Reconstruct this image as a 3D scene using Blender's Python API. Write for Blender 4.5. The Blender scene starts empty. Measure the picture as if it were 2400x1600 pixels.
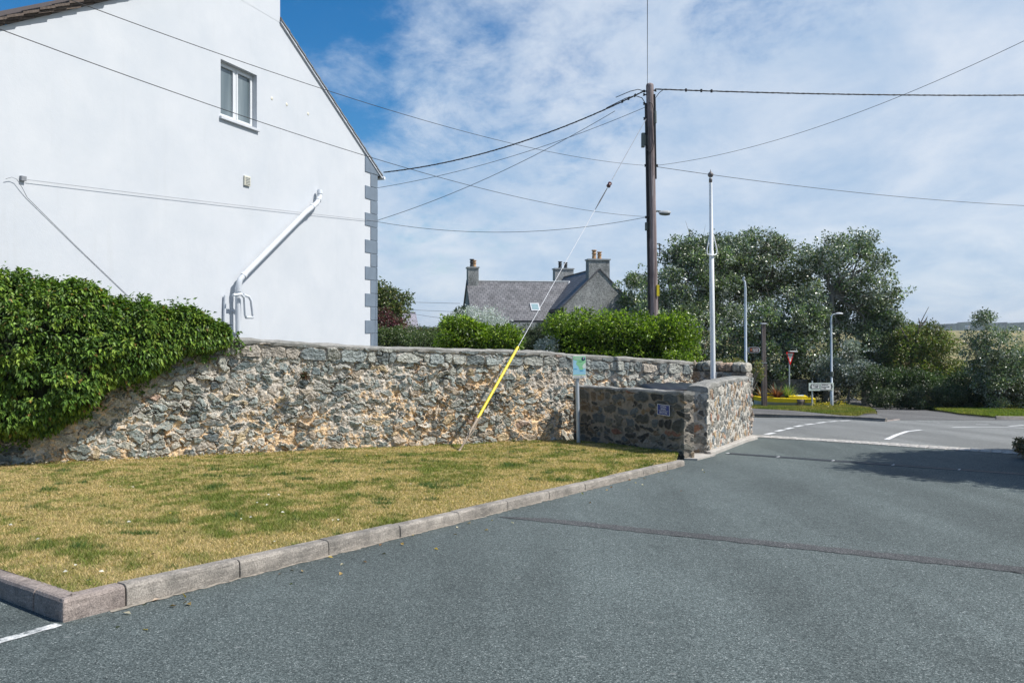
import bpy, bmesh, math, random
import numpy as np
from mathutils import Vector
random.seed(7)
RS = np.random.RandomState(11)
R = math.radians
SC = bpy.context.scene
COL = SC.collection
# ------------------------------------------------------------------ camera, sky, sun, exposure
F = 1867.0            # focal length in pixels of the 2400 px wide photograph (28 mm)
EYE = 1.6
HY = 768.0            # row of the horizon
cam_d = bpy.data.cameras.new('camera'); cam = bpy.data.objects.new('camera', cam_d); COL.objects.link(cam)
cam.location = (0, 0, EYE); cam.rotation_euler = (R(90), 0, 0)
cam_d.sensor_width = 36; cam_d.lens = 28; cam_d.shift_y = -(800-HY)/2400
cam_d.clip_start = 0.05; cam_d.clip_end = 9000
SC.camera = cam
SUN_EL = 52.0
SUN_V = Vector((1.0, -0.20, math.tan(R(SUN_EL))*math.hypot(1.0, 0.20))).normalized()
sd = bpy.data.lights.new('sun', 'SUN'); sd.energy = 5.0; sd.angle = R(0.53); sd.color = (1.0, 0.965, 0.91)
so = bpy.data.objects.new('sun', sd); COL.objects.link(so)
so.rotation_euler = SUN_V.to_track_quat('Z', 'Y').to_euler(); so.location = (30, 0, 40)
W = bpy.data.worlds.new('World'); SC.world = W; W.use_nodes = True
def build_world():
    nt = W.node_tree; N = nt.nodes; L = nt.links
    for n in list(N): N.remove(n)
    out = N.new('ShaderNodeOutputWorld')
    sky = N.new('ShaderNodeTexSky'); sky.sky_type = 'NISHITA'; sky.sun_disc = False
    sky.sun_elevation = R(SUN_EL); sky.sun_rotation = math.atan2(SUN_V.x, SUN_V.y)
    sky.air_density = 1.0; sky.dust_density = 0.4; sky.ozone_density = 2.5
    hs = N.new('ShaderNodeHueSaturation'); hs.inputs['Saturation'].default_value = 1.5; hs.inputs['Value'].default_value = 1.0
    L.new(sky.outputs[0], hs.inputs['Color'])
    bg = N.new('ShaderNodeBackground'); bg.inputs[1].default_value = 0.105; L.new(hs.outputs[0], bg.inputs[0])
    tc = N.new('ShaderNodeTexCoord')
    sp = N.new('ShaderNodeSeparateXYZ'); L.new(tc.outputs['Generated'], sp.inputs[0])
    def m(op, a, b=None, clamp=False):
        n = N.new('ShaderNodeMath'); n.operation = op; n.use_clamp = clamp
        for i, x in enumerate((a, b)):
            if x is None: continue
            if isinstance(x, (int, float)): n.inputs[i].default_value = x
            else: L.new(x, n.inputs[i])
        return n.outputs[0]
    zz = m('ADD', m('MAXIMUM', sp.outputs[2], 0.0), 0.30)
    px = m('DIVIDE', sp.outputs[0], zz); py = m('DIVIDE', sp.outputs[1], zz)
    cb = N.new('ShaderNodeCombineXYZ'); L.new(px, cb.inputs[0]); L.new(py, cb.inputs[1])
    def noise(scale, det, rough, off):
        mp = N.new('ShaderNodeMapping'); mp.inputs['Location'].default_value = off
        mp.inputs['Rotation'].default_value = (0, 0, R(25)); mp.inputs['Scale'].default_value = (1.25, 1.05, 1)
        L.new(cb.outputs[0], mp.inputs[0])
        n = N.new('ShaderNodeTexNoise'); n.inputs['Scale'].default_value = scale; n.inputs['Detail'].default_value = det
        n.inputs['Roughness'].default_value = rough; n.inputs['Distortion'].default_value = 0.25
        L.new(mp.outputs[0], n.inputs['Vector']); return n.outputs[0]
    n1 = noise(1.3, 9, 0.62, (3.1, 0.4, 0)); n2 = noise(5.0, 9, 0.66, (7.2, 1.3, 2)); n3 = noise(2.6, 9, .64, (1.2, 9.3, 4))
    v = m('ADD', m('MULTIPLY', n1, 0.6), m('MULTIPLY', n2, 0.4))
    # the cloud sheet is thinner towards the upper left, thicker to the right
    v = m('ADD', v, m('MULTIPLY', sp.outputs[0], 0.42))
    v = m('ADD', v, m('MULTIPLY', m('MAXIMUM', m('SUBTRACT', 0.24, sp.outputs[2]), 0.0), 1.15))
    v = m('SUBTRACT', v, m('MULTIPLY', m('MAXIMUM', m('SUBTRACT', sp.outputs[2], 0.16), 0.0), 0.18))
    v = m('ADD', v, 0.085)
    mr = N.new('ShaderNodeMapRange'); mr.inputs[1].default_value = 0.43; mr.inputs[2].default_value = 0.67; mr.interpolation_type = 'SMOOTHSTEP'
    mr.inputs[3].default_value = 0.04; mr.inputs[4].default_value = 0.92
    L.new(v, mr.inputs[0])
    cr = N.new('ShaderNodeValToRGB'); L.new(n3, cr.inputs[0])
    cr.color_ramp.elements[0].position = 0.34; cr.color_ramp.elements[0].color = (0.44, 0.575, 0.76, 1)
    cr.color_ramp.elements[1].position = 0.68; cr.color_ramp.elements[1].color = (0.70, 0.77, 0.87, 1)
    bc = N.new('ShaderNodeBackground'); bc.inputs[1].default_value = 0.90; L.new(cr.outputs[0], bc.inputs[0])
    mx = N.new('ShaderNodeMixShader'); L.new(mr.outputs[0], mx.inputs[0]); L.new(bg.outputs[0], mx.inputs[1]); L.new(bc.outputs[0], mx.inputs[2])
    L.new(mx.outputs[0], out.inputs[0])
build_world()
SC.view_settings.view_transform = 'Standard'; SC.view_settings.look = 'None'
SC.view_settings.exposure = 0.22; SC.view_settings.gamma = 1.0
SC.render.engine = 'CYCLES'
SC.cycles.max_bounces = 6; SC.cycles.transparent_max_bounces = 6

# ------------------------------------------------------------------ placing helpers
GZ = [(-60, 3.276), (18, -0.983), (30, -1.775), (45, -2.765), (60, -3.25), (90, -3.5), (4000, -3.5)]
def gz(y):
    for (a, za), (b, zb) in zip(GZ, GZ[1:]):
        if y <= b: return za + (zb-za)*(y-a)/(b-a)
    return GZ[-1][1]
GYa = np.array([p[0] for p in GZ], float); GZa = np.array([p[1] for p in GZ], float)
def gzn(y): return np.interp(y, GYa, GZa)
def at(u, v, y):
    return Vector(((u-1200)*y/F, y, EYE+(HY-v)*y/F))
def gp(u, v, off=0.0):
    lo, hi = 1.0, 600.0
    for _ in range(60):
        mid = (lo+hi)/2
        if EYE-(v-HY)*mid/F > gz(mid)+off: lo = mid
        else: hi = mid
    y = (lo+hi)/2
    return Vector(((u-1200)*y/F, y, gz(y)+off))
def px2d(u, v, off=0.0):
    p = gp(u, v, off); return (p.x, p.y)

# ------------------------------------------------------------------ noise in numpy
def _hash(ix, iy, iz, seed):
    h = (ix.astype(np.int64)*374761393 + iy.astype(np.int64)*668265263 + iz.astype(np.int64)*2147483647 + seed*974634777) & 0xffffffff
    h = ((h ^ (h >> 13))*1274126177) & 0xffffffff
    h = h ^ (h >> 16)
    return (h & 0xffffff)/float(0xffffff)
def vnoise(x, y, z=None, seed=0):
    x = np.asarray(x, float); y = np.asarray(y, float)
    z = np.zeros_like(x) if z is None else np.asarray(z, float)
    xi = np.floor(x); yi = np.floor(y); zi = np.floor(z)
    fx = x-xi; fy = y-yi; fz = z-zi
    fx = fx*fx*(3-2*fx); fy = fy*fy*(3-2*fy); fz = fz*fz*(3-2*fz)
    r = 0
    for dx in (0, 1):
        for dy in (0, 1):
            for dz in (0, 1):
                w = (fx if dx else 1-fx)*(fy if dy else 1-fy)*(fz if dz else 1-fz)
                r = r + w*_hash(xi+dx, yi+dy, zi+dz, seed)
    return r
def fbm(x, y, z=None, seed=0, oct=4, gain=0.5):
    r = 0; a = 1; t = 0; f = 1
    for o in range(oct):
        r = r + a*vnoise(x*f, y*f, None if z is None else z*f, seed+o*17); t += a; a *= gain; f *= 2.03
    return r/t

# ------------------------------------------------------------------ object helpers
def tag(o, label=None, cat=None, group=None, kind=None):
    if label: o['label'] = label
    if cat: o['category'] = cat
    if group: o['group'] = group
    if kind: o['kind'] = kind
    return o
def thing(name, loc, label, cat, group=None):
    o = bpy.data.objects.new(name, None); COL.objects.link(o); o.location = loc; o.empty_display_size = 0.2
    return tag(o, label, cat, group)
def wloc(o):
    v = Vector((0, 0, 0))
    while o is not None: v = v + o.location; o = o.parent
    return v
def link(name, me, mat, parent=None, base=None):
    """a mesh given in world coordinates becomes one object, whose origin is the parent's origin (or base)"""
    o = bpy.data.objects.new(name, me); COL.objects.link(o)
    off = wloc(parent) if parent is not None else Vector(base if base is not None else (0, 0, 0))
    if off.length > 0:
        n = len(me.vertices); a = np.empty(n*3, np.float32); me.vertices.foreach_get('co', a)
        a = a.reshape(-1, 3) - np.array(off, np.float32); me.vertices.foreach_set('co', a.ravel()); me.update()
    if parent is not None: o.parent = parent
    else: o.location = off
    if mat is not None:
        if isinstance(mat, (list, tuple)):
            for m_ in mat: me.materials.append(m_)
        else: me.materials.append(mat)
    return o
class MB:
    """collects shapes in world coordinates, then becomes ONE mesh object"""
    def __init__(s): s.v = []; s.f = []; s.uv = {}; s.sm = set()
    def add(s, vs, fs, uvs=None, smooth=False):
        b = len(s.v); s.v.extend([tuple(v) for v in vs])
        for i, f in enumerate(fs):
            if smooth: s.sm.add(len(s.f))
            if uvs is not None: s.uv[len(s.f)] = uvs[i]
            s.f.append([b+k for k in f])
        return s
    def hexa(s, c):   # 8 corners: bottom 4 ccw, top 4 ccw
        return s.add(c, [(3, 2, 1, 0), (4, 5, 6, 7), (0, 1, 5, 4), (1, 2, 6, 5), (2, 3, 7, 6), (3, 0, 4, 7)])
    def box(s, lo, hi):
        x0, y0, z0 = lo; x1, y1, z1 = hi
        return s.hexa([(x0, y0, z0), (x1, y0, z0), (x1, y1, z0), (x0, y1, z0), (x0, y0, z1), (x1, y0, z1), (x1, y1, z1), (x0, y1, z1)])
    def obox(s, o, ax, ay, az, lo, hi):   # oriented box: origin and three axes
        o = Vector(o); P = lambda a, b, c: o+ax*a+ay*b+az*c
        x0, y0, z0 = lo; x1, y1, z1 = hi
        return s.hexa([P(x0, y0, z0), P(x1, y0, z0), P(x1, y1, z0), P(x0, y1, z0), P(x0, y0, z1), P(x1, y0, z1), P(x1, y1, z1), P(x0, y1, z1)])
    def tube(s, pts, r, n=8, cap=True):
        pts = [Vector(p) for p in pts]; k = len(pts)
        rr = r if isinstance(r, (list, tuple)) else [r]*k
        vs = []; prev = None
        for i, p in enumerate(pts):
            d = (pts[min(i+1, k-1)]-pts[max(i-1, 0)]).normalized()
            if prev is None:
                a = Vector((0, 0, 1)) if abs(d.z) < 0.9 else Vector((1, 0, 0))
                x = d.cross(a).normalized()
            else: x = (prev - d*prev.dot(d)).normalized()
            prev = x; y = d.cross(x)
            for j in range(n):
                t = 2*math.pi*j/n; vs.append(p + (x*math.cos(t)+y*math.sin(t))*rr[i])
        fs = []
        for i in range(k-1):
            for j in range(n):
                fs.append((i*n+j, i*n+(j+1) % n, (i+1)*n+(j+1) % n, (i+1)*n+j))
        s.add(vs, fs, smooth=True)
        if cap:
            s.add(vs[:n], [tuple(range(n))[::-1]]); s.add(vs[-n:], [tuple(range(n))])
        return s
    def lathe(s, c, prof, n=16, ax=Vector((0, 0, 1))):   # profile (r, h) along ax
        c = Vector(c); a = Vector((1, 0, 0)) if abs(ax.x) < 0.9 else Vector((0, 1, 0))
        x = ax.cross(a).normalized(); y = ax.cross(x); vs = []; fs = []
        for r, h in prof:
            for j in range(n):
                t = 2*math.pi*j/n; vs.append(c+ax*h+(x*math.cos(t)+y*math.sin(t))*max(r, 1e-4))
        for i in range(len(prof)-1):
            for j in range(n): fs.append((i*n+j, i*n+(j+1) % n, (i+1)*n+(j+1) % n, (i+1)*n+j))
        s.add(vs, fs, smooth=True)
        return s
    def prism(s, poly, d):   # planar polygon of Vectors extruded by vector d
        n = len(poly); vs = [Vector(p) for p in poly]+[Vector(p)+d for p in poly]
        fs = [tuple(range(n))[::-1], tuple(range(n, 2*n))]+[(i, (i+1) % n, n+(i+1) % n, n+i) for i in range(n)]
        return s.add(vs, fs)
    def mesh(s, name):
        me = bpy.data.meshes.new(name); me.from_pydata(s.v, [], s.f)
        if s.uv:
            ul = me.uv_layers.new(name='UVMap')
            for p in me.polygons:
                if p.index in s.uv:
                    for li, uv in zip(p.loop_indices, s.uv[p.index]): ul.data[li].uv = uv
        if s.sm:
            for i in s.sm: me.polygons[i].use_smooth = True
        me.update(); return me
    def build(s, name, mat, parent=None, base=None, bevel=0.0, fix=True):
        me = s.mesh(name)
        if fix:
            bm = bmesh.new(); bm.from_mesh(me); bmesh.ops.recalc_face_normals(bm, faces=bm.faces); bm.to_mesh(me); bm.free()
        o = link(name, me, mat, parent, base)
        if bevel > 0:
            b = o.modifiers.new('bevel', 'BEVEL'); b.width = bevel; b.segments = 2; b.limit_method = 'ANGLE'; b.angle_limit = R(40)
        return o
def fast_mesh(name, co, quads, cols=None, smooth=False, nrm=4):
    me = bpy.data.meshes.new(name)
    nv = len(co); nf = len(quads); k = quads.shape[1]
    me.vertices.add(nv); me.vertices.foreach_set('co', np.asarray(co, np.float32).ravel())
    me.loops.add(nf*k); me.loops.foreach_set('vertex_index', np.asarray(quads, np.int32).ravel())
    me.polygons.add(nf); me.polygons.foreach_set('loop_start', np.arange(0, nf*k, k, dtype=np.int32))
    me.polygons.foreach_set('use_smooth', np.full(nf, smooth))
    me.update(calc_edges=True)
    if cols is not None:
        ca = me.color_attributes.new('Col', 'FLOAT_COLOR', 'POINT')
        c4 = np.ones((nv, 4), np.float32); c4[:, :cols.shape[1]] = cols
        ca.data.foreach_set('color', c4.ravel())
    return me
def leaves(co, d, nn, ln, wd, col, fold=0.25, droop=0.0):
    """co,d,nn: (N,3) base point, tip direction, face normal; ln, wd: (N,) -> verts, quads, colours (4 vertices a leaf, folded along its rib)"""
    d = d/np.linalg.norm(d, axis=1, keepdims=True)
    side = np.cross(d, nn); side /= np.linalg.norm(side, axis=1, keepdims=True)+1e-9
    up = np.cross(side, d)
    ln = ln[:, None]; wd = wd[:, None]
    v0 = co; v2 = co+d*ln - up*ln*droop
    v1 = co+d*ln*0.42+side*wd*0.5+up*wd*fold; v3 = co+d*ln*0.42-side*wd*0.5+up*wd*fold
    V = np.stack([v0, v1, v2, v3], 1).reshape(-1, 3)
    Q = np.arange(len(V)).reshape(-1, 4)
    C = np.repeat(col, 4, axis=0)
    return V, Q, C
def unit(n):
    v = RS.normal(size=(n, 3)); return v/np.linalg.norm(v, axis=1, keepdims=True)

# ------------------------------------------------------------------ materials
class NT:
    def __init__(s, name):
        s.m = bpy.data.materials.new(name); s.m.use_nodes = True; s.t = s.m.node_tree; s.N = s.t.nodes; s.L = s.t.links
        for n in list(s.N): s.N.remove(n)
        s.out = s.N.new('ShaderNodeOutputMaterial'); s.b = s.N.new('ShaderNodeBsdfPrincipled'); s.L.new(s.b.outputs[0], s.out.inputs[0])
        s.tc = s.N.new('ShaderNodeTexCoord'); s.hs = []
    def inp(s, n, k, v):
        if isinstance(v, (int, float)): n.inputs[k].default_value = v
        elif isinstance(v, tuple): n.inputs[k].default_value = v if len(v) != 3 or n.inputs[k].type != 'RGBA' else v+(1,)
        else: s.L.new(v, n.inputs[k])
    def map(s, scale=(1, 1, 1), rot=(0, 0, 0), src='Object', loc=(0, 0, 0)):
        mp = s.N.new('ShaderNodeMapping'); s.L.new(s.tc.outputs[src], mp.inputs[0]); mp.inputs['Scale'].default_value = scale
        mp.inputs['Rotation'].default_value = rot; mp.inputs['Location'].default_value = loc; return mp.outputs[0]
    def noise(s, scale, det=4, rough=0.55, vec=None, dist=0.0):
        n = s.N.new('ShaderNodeTexNoise'); n.inputs['Scale'].default_value = scale; n.inputs['Detail'].default_value = det
        n.inputs['Roughness'].default_value = rough; n.inputs['Distortion'].default_value = dist
        s.L.new(vec if vec is not None else s.tc.outputs['Object'], n.inputs['Vector']); return n.outputs[0]
    def vor(s, scale, vec=None, out='Distance', feature='F1'):
        n = s.N.new('ShaderNodeTexVoronoi'); n.inputs['Scale'].default_value = scale; n.feature = feature
        s.L.new(vec if vec is not None else s.tc.outputs['Object'], n.inputs['Vector']); return n.outputs[out]
    def ramp(s, fac, stops):
        n = s.N.new('ShaderNodeValToRGB'); s.L.new(fac, n.inputs[0]); e = n.color_ramp.elements
        while len(e) < len(stops): e.new(0.5)
        for i, (p, c) in enumerate(stops):
            e[i].position = p; e[i].color = (c, c, c, 1) if isinstance(c, (int, float)) else tuple(c)+(1,)
        return n.outputs[0]
    def mix(s, fac, a, b, mode='MIX'):
        n = s.N.new('ShaderNodeMix'); n.data_type = 'RGBA'; n.blend_type = mode
        s.inp(n, 0, fac)
        for k, v in ((6, a), (7, b)):
            if isinstance(v, tuple): n.inputs[k].default_value = tuple(v)+(1,)
            else: s.L.new(v, n.inputs[k])
        return n.outputs[2]
    def math(s, op, a, b=0.0, clamp=False):
        n = s.N.new('ShaderNodeMath'); n.operation = op; n.use_clamp = clamp; s.inp(n, 0, a); s.inp(n, 1, b); return n.outputs[0]
    def bump(s, h, strength=0.3, dist=0.01, prev=None):
        n = s.N.new('ShaderNodeBump'); n.inputs['Strength'].default_value = strength; n.inputs['Distance'].default_value = dist
        s.L.new(h, n.inputs['Height'])
        if prev is not None: s.L.new(prev, n.inputs['Normal'])
        s.L.new(n.outputs[0], s.b.inputs['Normal']); return n.outputs[0]
    def set(s, **k):
        for a, v in k.items():
            s.inp(s.b, {'base': 'Base Color', 'rough': 'Roughness', 'metal': 'Metallic', 'spec': 'Specular IOR Level', 'coat': 'Coat Weight',
                        'sub': 'Subsurface Weight', 'trans': 'Transmission Weight'}[a], v)
        return s
def simple(name, c, rough=0.6, var=0.12, scale=6.0, metal=0.0, bump=0.0, bscale=60.0, spec=0.5):
    t = NT(name); n = t.noise(scale, 5, 0.6)
    c2 = tuple(min(1, x*(1+var)) for x in c); c1 = tuple(x*(1-var) for x in c)
    t.set(base=t.ramp(n, [(0.3, c1), (0.7, c2)]), rough=rough, metal=metal, spec=spec)
    if bump: t.bump(t.noise(bscale, 4, 0.6), bump, 0.01)
    return t.m
def attr_mat(name, rough=0.85, nscale=60, nvar=0.35, bump=0.5, bdist=0.006, spec=0.3):
    t = NT(name); a = t.N.new('ShaderNodeVertexColor'); a.layer_name = 'Col'
    n = t.noise(nscale, 6, 0.65)
    f = t.ramp(n, [(0.25, 1-nvar), (0.75, 1+nvar)])
    n2 = t.noise(nscale*0.22, 5, 0.7); f2 = t.ramp(n2, [(0.3, 0.78), (0.7, 1.2)])
    c = t.mix(1.0, t.mix(1.0, a.outputs[0], f, 'MULTIPLY'), f2, 'MULTIPLY')
    t.set(base=c, rough=rough, spec=spec); t.bump(n, bump, bdist); return t.m
def leaf_mat(name, rough=0.45, spec=0.5, back=None, trans=0.25):
    t = NT(name); a = t.N.new('ShaderNodeVertexColor'); a.layer_name = 'Col'
    c = a.outputs[0]
    if back is not None:
        g = t.N.new('ShaderNodeNewGeometry'); c = t.mix(g.outputs['Backfacing'], c, back)
    t.set(base=c, rough=rough, spec=spec)
    tr = t.N.new('ShaderNodeBsdfTranslucent'); bc = t.mix(1.0, a.outputs[0], (1.3, 1.5, 0.5), 'MULTIPLY'); t.L.new(bc, tr.inputs[0])
    mx = t.N.new('ShaderNodeMixShader'); mx.inputs[0].default_value = trans; t.L.new(t.b.outputs[0], mx.inputs[1]); t.L.new(tr.outputs[0], mx.inputs[2])
    t.L.new(mx.outputs[0], t.out.inputs[0]); return t.m
MT = {}
def mk():
    # driveway asphalt: greenish grey, rolled-in chippings, mottled
    def asphalt(name, dark, light, lo, hi, patch=0.12):
        t = NT(name)
        v = t.vor(240, out='Color'); sp = t.N.new('ShaderNodeSeparateColor'); t.L.new(v, sp.inputs[0])
        v2 = t.vor(125, out='Color'); sp2 = t.N.new('ShaderNodeSeparateColor'); t.L.new(v2, sp2.inputs[0])
        g = t.math('ADD', t.math('MULTIPLY', sp.outputs[0], 0.5), t.math('MULTIPLY', sp2.outputs[0], 0.5))
        c = t.ramp(g, [(0.12, dark), (0.5, lo), (0.86, light), (0.97, hi)])
        b1 = t.noise(0.45, 5, 0.6); b2 = t.noise(3.5, 5, 0.65); b3 = t.noise(90, 3, .6)
        f = t.math('ADD', t.math('MULTIPLY', b1, 0.55), t.math('ADD', t.math('MULTIPLY', b2, 0.25), t.math('MULTIPLY', b3, 0.2)))
        c = t.mix(1.0, c, t.ramp(f, [(0.34, 1-patch*1.6), (0.52, 1.0), (0.68, 1+patch)]), 'MULTIPLY')
        # long faint wheel tracks
        tr = t.noise(1.0, 4, 0.6, t.map((0.9, 0.10, 1), (0, 0, R(-40))))
        c = t.mix(1.0, c, t.ramp(tr, [(0.40, 0.84), (0.6, 1.08)]), 'MULTIPLY')
        sp3 = t.vor(2.6, vec=t.map((1, 1.6, 1)), out='Distance'); c = t.mix(t.ramp(sp3, [(0.045, 0.35), (0.07, 0.0)]), c, (0.30, 0.31, 0.30))
        ol = t.noise(0.8, 5, 0.75, t.map((1, 1, 1), loc=(4, 2, 0))); c = t.mix(t.ramp(ol, [(0.60, 0.0), (0.74, 0.45)]), c, dark)
        t.set(base=c, rough=0.85, spec=0.3)
        h = t.math('ADD', t.math('MULTIPLY', t.vor(240), 1.0), t.math('MULTIPLY', t.noise(110, 4), .6))
        t.bump(h, 0.4, 0.004); return t.m
    MT['asphalt'] = asphalt('driveway_asphalt', (0.018, 0.025, 0.025), (0.19, 0.222, 0.215), (0.080, 0.100, 0.098), (0.52, 0.55, 0.53), 0.13)
    MT['road'] = asphalt('road_asphalt', (0.08, 0.083, 0.082), (0.29, 0.295, 0.285), (0.19, 0.195, 0.188), (0.46, 0.46, 0.44), 0.08)
    MT['path'] = asphalt('footpath_asphalt', (0.05, 0.05, 0.05), (0.22, 0.21, 0.2), (0.13, 0.128, 0.125), (0.36, 0.35, 0.33), 0.1)
    MT['seam'] = asphalt('seam_asphalt', (0.016, 0.018, 0.020), (0.15, 0.15, 0.15), (0.066, 0.070, 0.072), (0.5, 0.46, 0.44), 0.15)
    def concrete(name, c, stain, bump=0.35, sc=1.0):
        t = NT(name); n = t.noise(7*sc, 6, 0.65); n2 = t.noise(1.6*sc, 5, 0.7); n3 = t.noise(90, 4, 0.6)
        a = t.ramp(n, [(0.32, tuple(x*0.72 for x in c)), (0.62, c), (0.8, tuple(min(.9, x*1.18) for x in c))])
        a = t.mix(t.ramp(n2, [(0.42, 0.0), (0.62, 0.85)]), a, stain)
        sk = t.noise(1.0, 5, 0.7, t.map((3*sc, 3*sc, 34))); a = t.mix(t.ramp(sk, [(0.5, 0.0), (0.68, 0.5)]), a, tuple(min(.9, x*1.35) for x in c))
        pt = t.vor(34*sc, out='Distance'); a = t.mix(t.ramp(pt, [(0.06, 0.6), (0.14, 0.0)]), a, stain)
        a = t.mix(1.0, a, t.ramp(n3, [(0.3, 0.6), (0.7, 1.3)]), 'MULTIPLY')
        t.set(base=a, rough=0.92, spec=0.2); t.bump(t.math('ADD', n, t.math('MULTIPLY', n3, .7)), bump, 0.01); return t.m
    MT['kerb'] = concrete('kerb_concrete', (0.36, 0.325, 0.285), (0.15, 0.14, 0.125), 0.8, 1.6)
    MT['kerb_pink'] = concrete('kerb_reddish', (0.34, 0.285, 0.255), (0.19, 0.16, 0.145), 0.9, 1.8)
    MT['coping'] = concrete('coping_cement', (0.34, 0.33, 0.305), (0.17, 0.17, 0.155), 0.9, 1.5)
    MT['concrete'] = concrete('apron_concrete', (0.5, 0.47, 0.43), (0.36, 0.33, 0.3), 0.2)
    MT['sett'] = concrete('granite', (0.52, 0.50, 0.47), (0.36, 0.34, 0.31), 0.5, 3)
    MT['rubble'] = attr_mat('rubble_masonry', 0.9, 48, 0.62, 0.95, 0.014)
    MT['binwall'] = attr_mat('bin_wall_masonry', 0.9, 60, 0.45, 0.8, 0.010)
    # render of the house
    t = NT('white_render'); n = t.noise(0.8, 6, 0.65); n2 = t.noise(45, 4, 0.6); n3 = t.noise(6, 6, 0.7)
    c = t.ramp(n, [(0.3, (0.50, 0.53, 0.57)), (0.7, (0.565, 0.585, 0.615))])
    c = t.mix(t.ramp(n3, [(0.62, 0.0), (0.82, 0.22)]), c, (0.52, 0.50, 0.44))
    st = t.noise(1.0, 5, 0.7, t.map((5, 5, 0.35))); c = t.mix(t.ramp(st, [(0.56, 0.0), (0.78, 0.20)]), c, (0.42, 0.43, 0.42))
    t.set(base=c, rough=0.85, spec=0.25); t.bump(t.math('ADD', n2, t.math('MULTIPLY', n3, 2.5)), 0.16, 0.010); MT['render'] = t.m
    MT['quoin'] = simple('blue_grey_paint', (0.145, 0.185, 0.235), 0.8, 0.08, 4, bump=0.25, bscale=55)
    MT['upvc'] = simple('white_upvc', (0.64, 0.66, 0.68), 0.35, 0.03, 3)
    MT['sill'] = simple('painted_sill', (0.54, 0.56, 0.60), 0.6, 0.08, 8, bump=.2)
    t = NT('window_glass'); n = t.noise(1.0, 3, .5, t.map((2.2, 2.2, .25))); t.set(base=t.ramp(n, [(0.35, (0.07, 0.10, 0.115)), (0.7, (0.20, 0.24, 0.255))]), rough=0.03, spec=0.9); MT['glass'] = t.m  # vertical noise bands painted as reflection and curtain on the opaque pane
    MT['blind'] = simple('pale_curtain', (0.45, 0.47, 0.48), 0.9, 0.1, 5)
    MT['pipe'] = simple('white_painted_pipe', (0.58, 0.61, 0.65), 0.4, 0.05, 6)
    MT['vent'] = simple('cream_plastic', (0.62, 0.60, 0.5), 0.5, 0.05)
    MT['dark_slate'] = simple('dark_verge_slate', (0.10, 0.075, 0.06), 0.85, 0.5, 22, bump=0.6, bscale=80)
    MT['grey_trim'] = simple('grey_verge', (0.33, 0.35, 0.36), 0.6, 0.2, 8)
    # slates
    def slate(name, c1, c2, m_):
        t = NT(name); br = t.N.new('ShaderNodeTexBrick'); t.L.new(t.tc.outputs['UV'], br.inputs[0])
        br.inputs['Color1'].default_value = c1+(1,); br.inputs['Color2'].default_value = c2+(1,); br.inputs['Mortar'].default_value = m_+(1,)
        br.inputs['Scale'].default_value = 1.0; br.inputs['Mortar Size'].default_value = 0.018; br.inputs['Brick Width'].default_value = 0.3
        br.inputs['Row Height'].default_value = 0.22; br.inputs['Mortar Smooth'].default_value = 0.2
        mp = t.map((1, 1, 1), src='UV'); n = t.noise(1.5, 6, 0.7, mp); n2 = t.noise(9, 5, .7, mp)
        c = t.mix(1.0, br.outputs[0], t.ramp(n, [(0.35, 0.72), (0.7, 1.35)]), 'MULTIPLY')
        c = t.mix(t.ramp(n2, [(0.62, 0.0), (0.75, 0.55)]), c, (0.36, 0.34, 0.32))
        t.set(base=c, rough=0.7, spec=0.35); t.bump(br.outputs[1], -0.7, 0.03); return t.m
    MT['slate'] = slate('purple_grey_slate', (0.12, 0.12, 0.128), (0.19, 0.187, 0.196), (0.05, 0.05, 0.055))
    MT['slate2'] = slate('weathered_slate', (0.30, 0.28, 0.32), (0.36, 0.34, 0.38), (0.15, 0.14, 0.16))
    t = NT('pebbledash'); n = t.noise(0.9, 6, 0.7, t.map((1, 1, 0.6))); n2 = t.noise(26, 4, 0.7); n3 = t.vor(18, out='Color'); s3 = t.N.new('ShaderNodeSeparateColor'); t.L.new(n3, s3.inputs[0])
    c = t.ramp(n, [(0.32, (0.20, 0.205, 0.20)), (0.5, (0.33, 0.335, 0.325)), (0.7, (0.45, 0.45, 0.43))])
    c = t.mix(1.0, c, t.ramp(t.math('ADD', t.math('MULTIPLY', n2, .5), t.math('MULTIPLY', s3.outputs[0], .5)), [(0.25, 0.6), (0.75, 1.3)]), 'MULTIPLY'); t.set(base=c, rough=0.95, spec=0.1); t.bump(n2, 0.7, 0.03); MT['pebble'] = t.m
    MT['pot'] = simple('terracotta', (0.42, 0.25, 0.13), 0.8, 0.25, 8)
    MT['lead'] = simple('white_flashing', (0.55, 0.56, 0.58), 0.6, 0.1)
    MT['dark'] = simple('dark_paint', (0.03, 0.032, 0.035), 0.6, 0.2)
    MT['fasc'] = simple('dark_fascia', (0.05, 0.055, 0.06), 0.6, 0.2)
    # wood
    def wood(name, c1, c2, c3, sc=1.0):
        t = NT(name); v = t.map((16*sc, 16*sc, 0.5*sc)); n = t.noise(1.0, 7, 0.7, v, 0.6); n2 = t.noise(1.4, 5, 0.6)
        c = t.ramp(n, [(0.3, c1), (0.5, c2), (0.72, c3)]); c = t.mix(1.0, c, t.ramp(n2, [(0.3, 0.75), (0.7, 1.2)]), 'MULTIPLY')
        t.set(base=c, rough=0.85, spec=0.2); t.bump(n, 0.8, 0.02); return t.m
    MT['pole'] = wood('creosoted_pole', (0.07, 0.05, 0.048), (0.23, 0.185, 0.185), (0.48, 0.44, 0.43))
    MT['post'] = wood('weathered_post', (0.08, 0.055, 0.045), (0.17, 0.135, 0.12), (0.27, 0.24, 0.23))
    MT['bark'] = wood('bark', (0.07, 0.065, 0.05), (0.20, 0.185, 0.155), (0.36, 0.34, 0.30), .5)
    MT['twig'] = simple('dead_wood', (0.12, 0.10, 0.085), 0.9, 0.3, 12)
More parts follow.
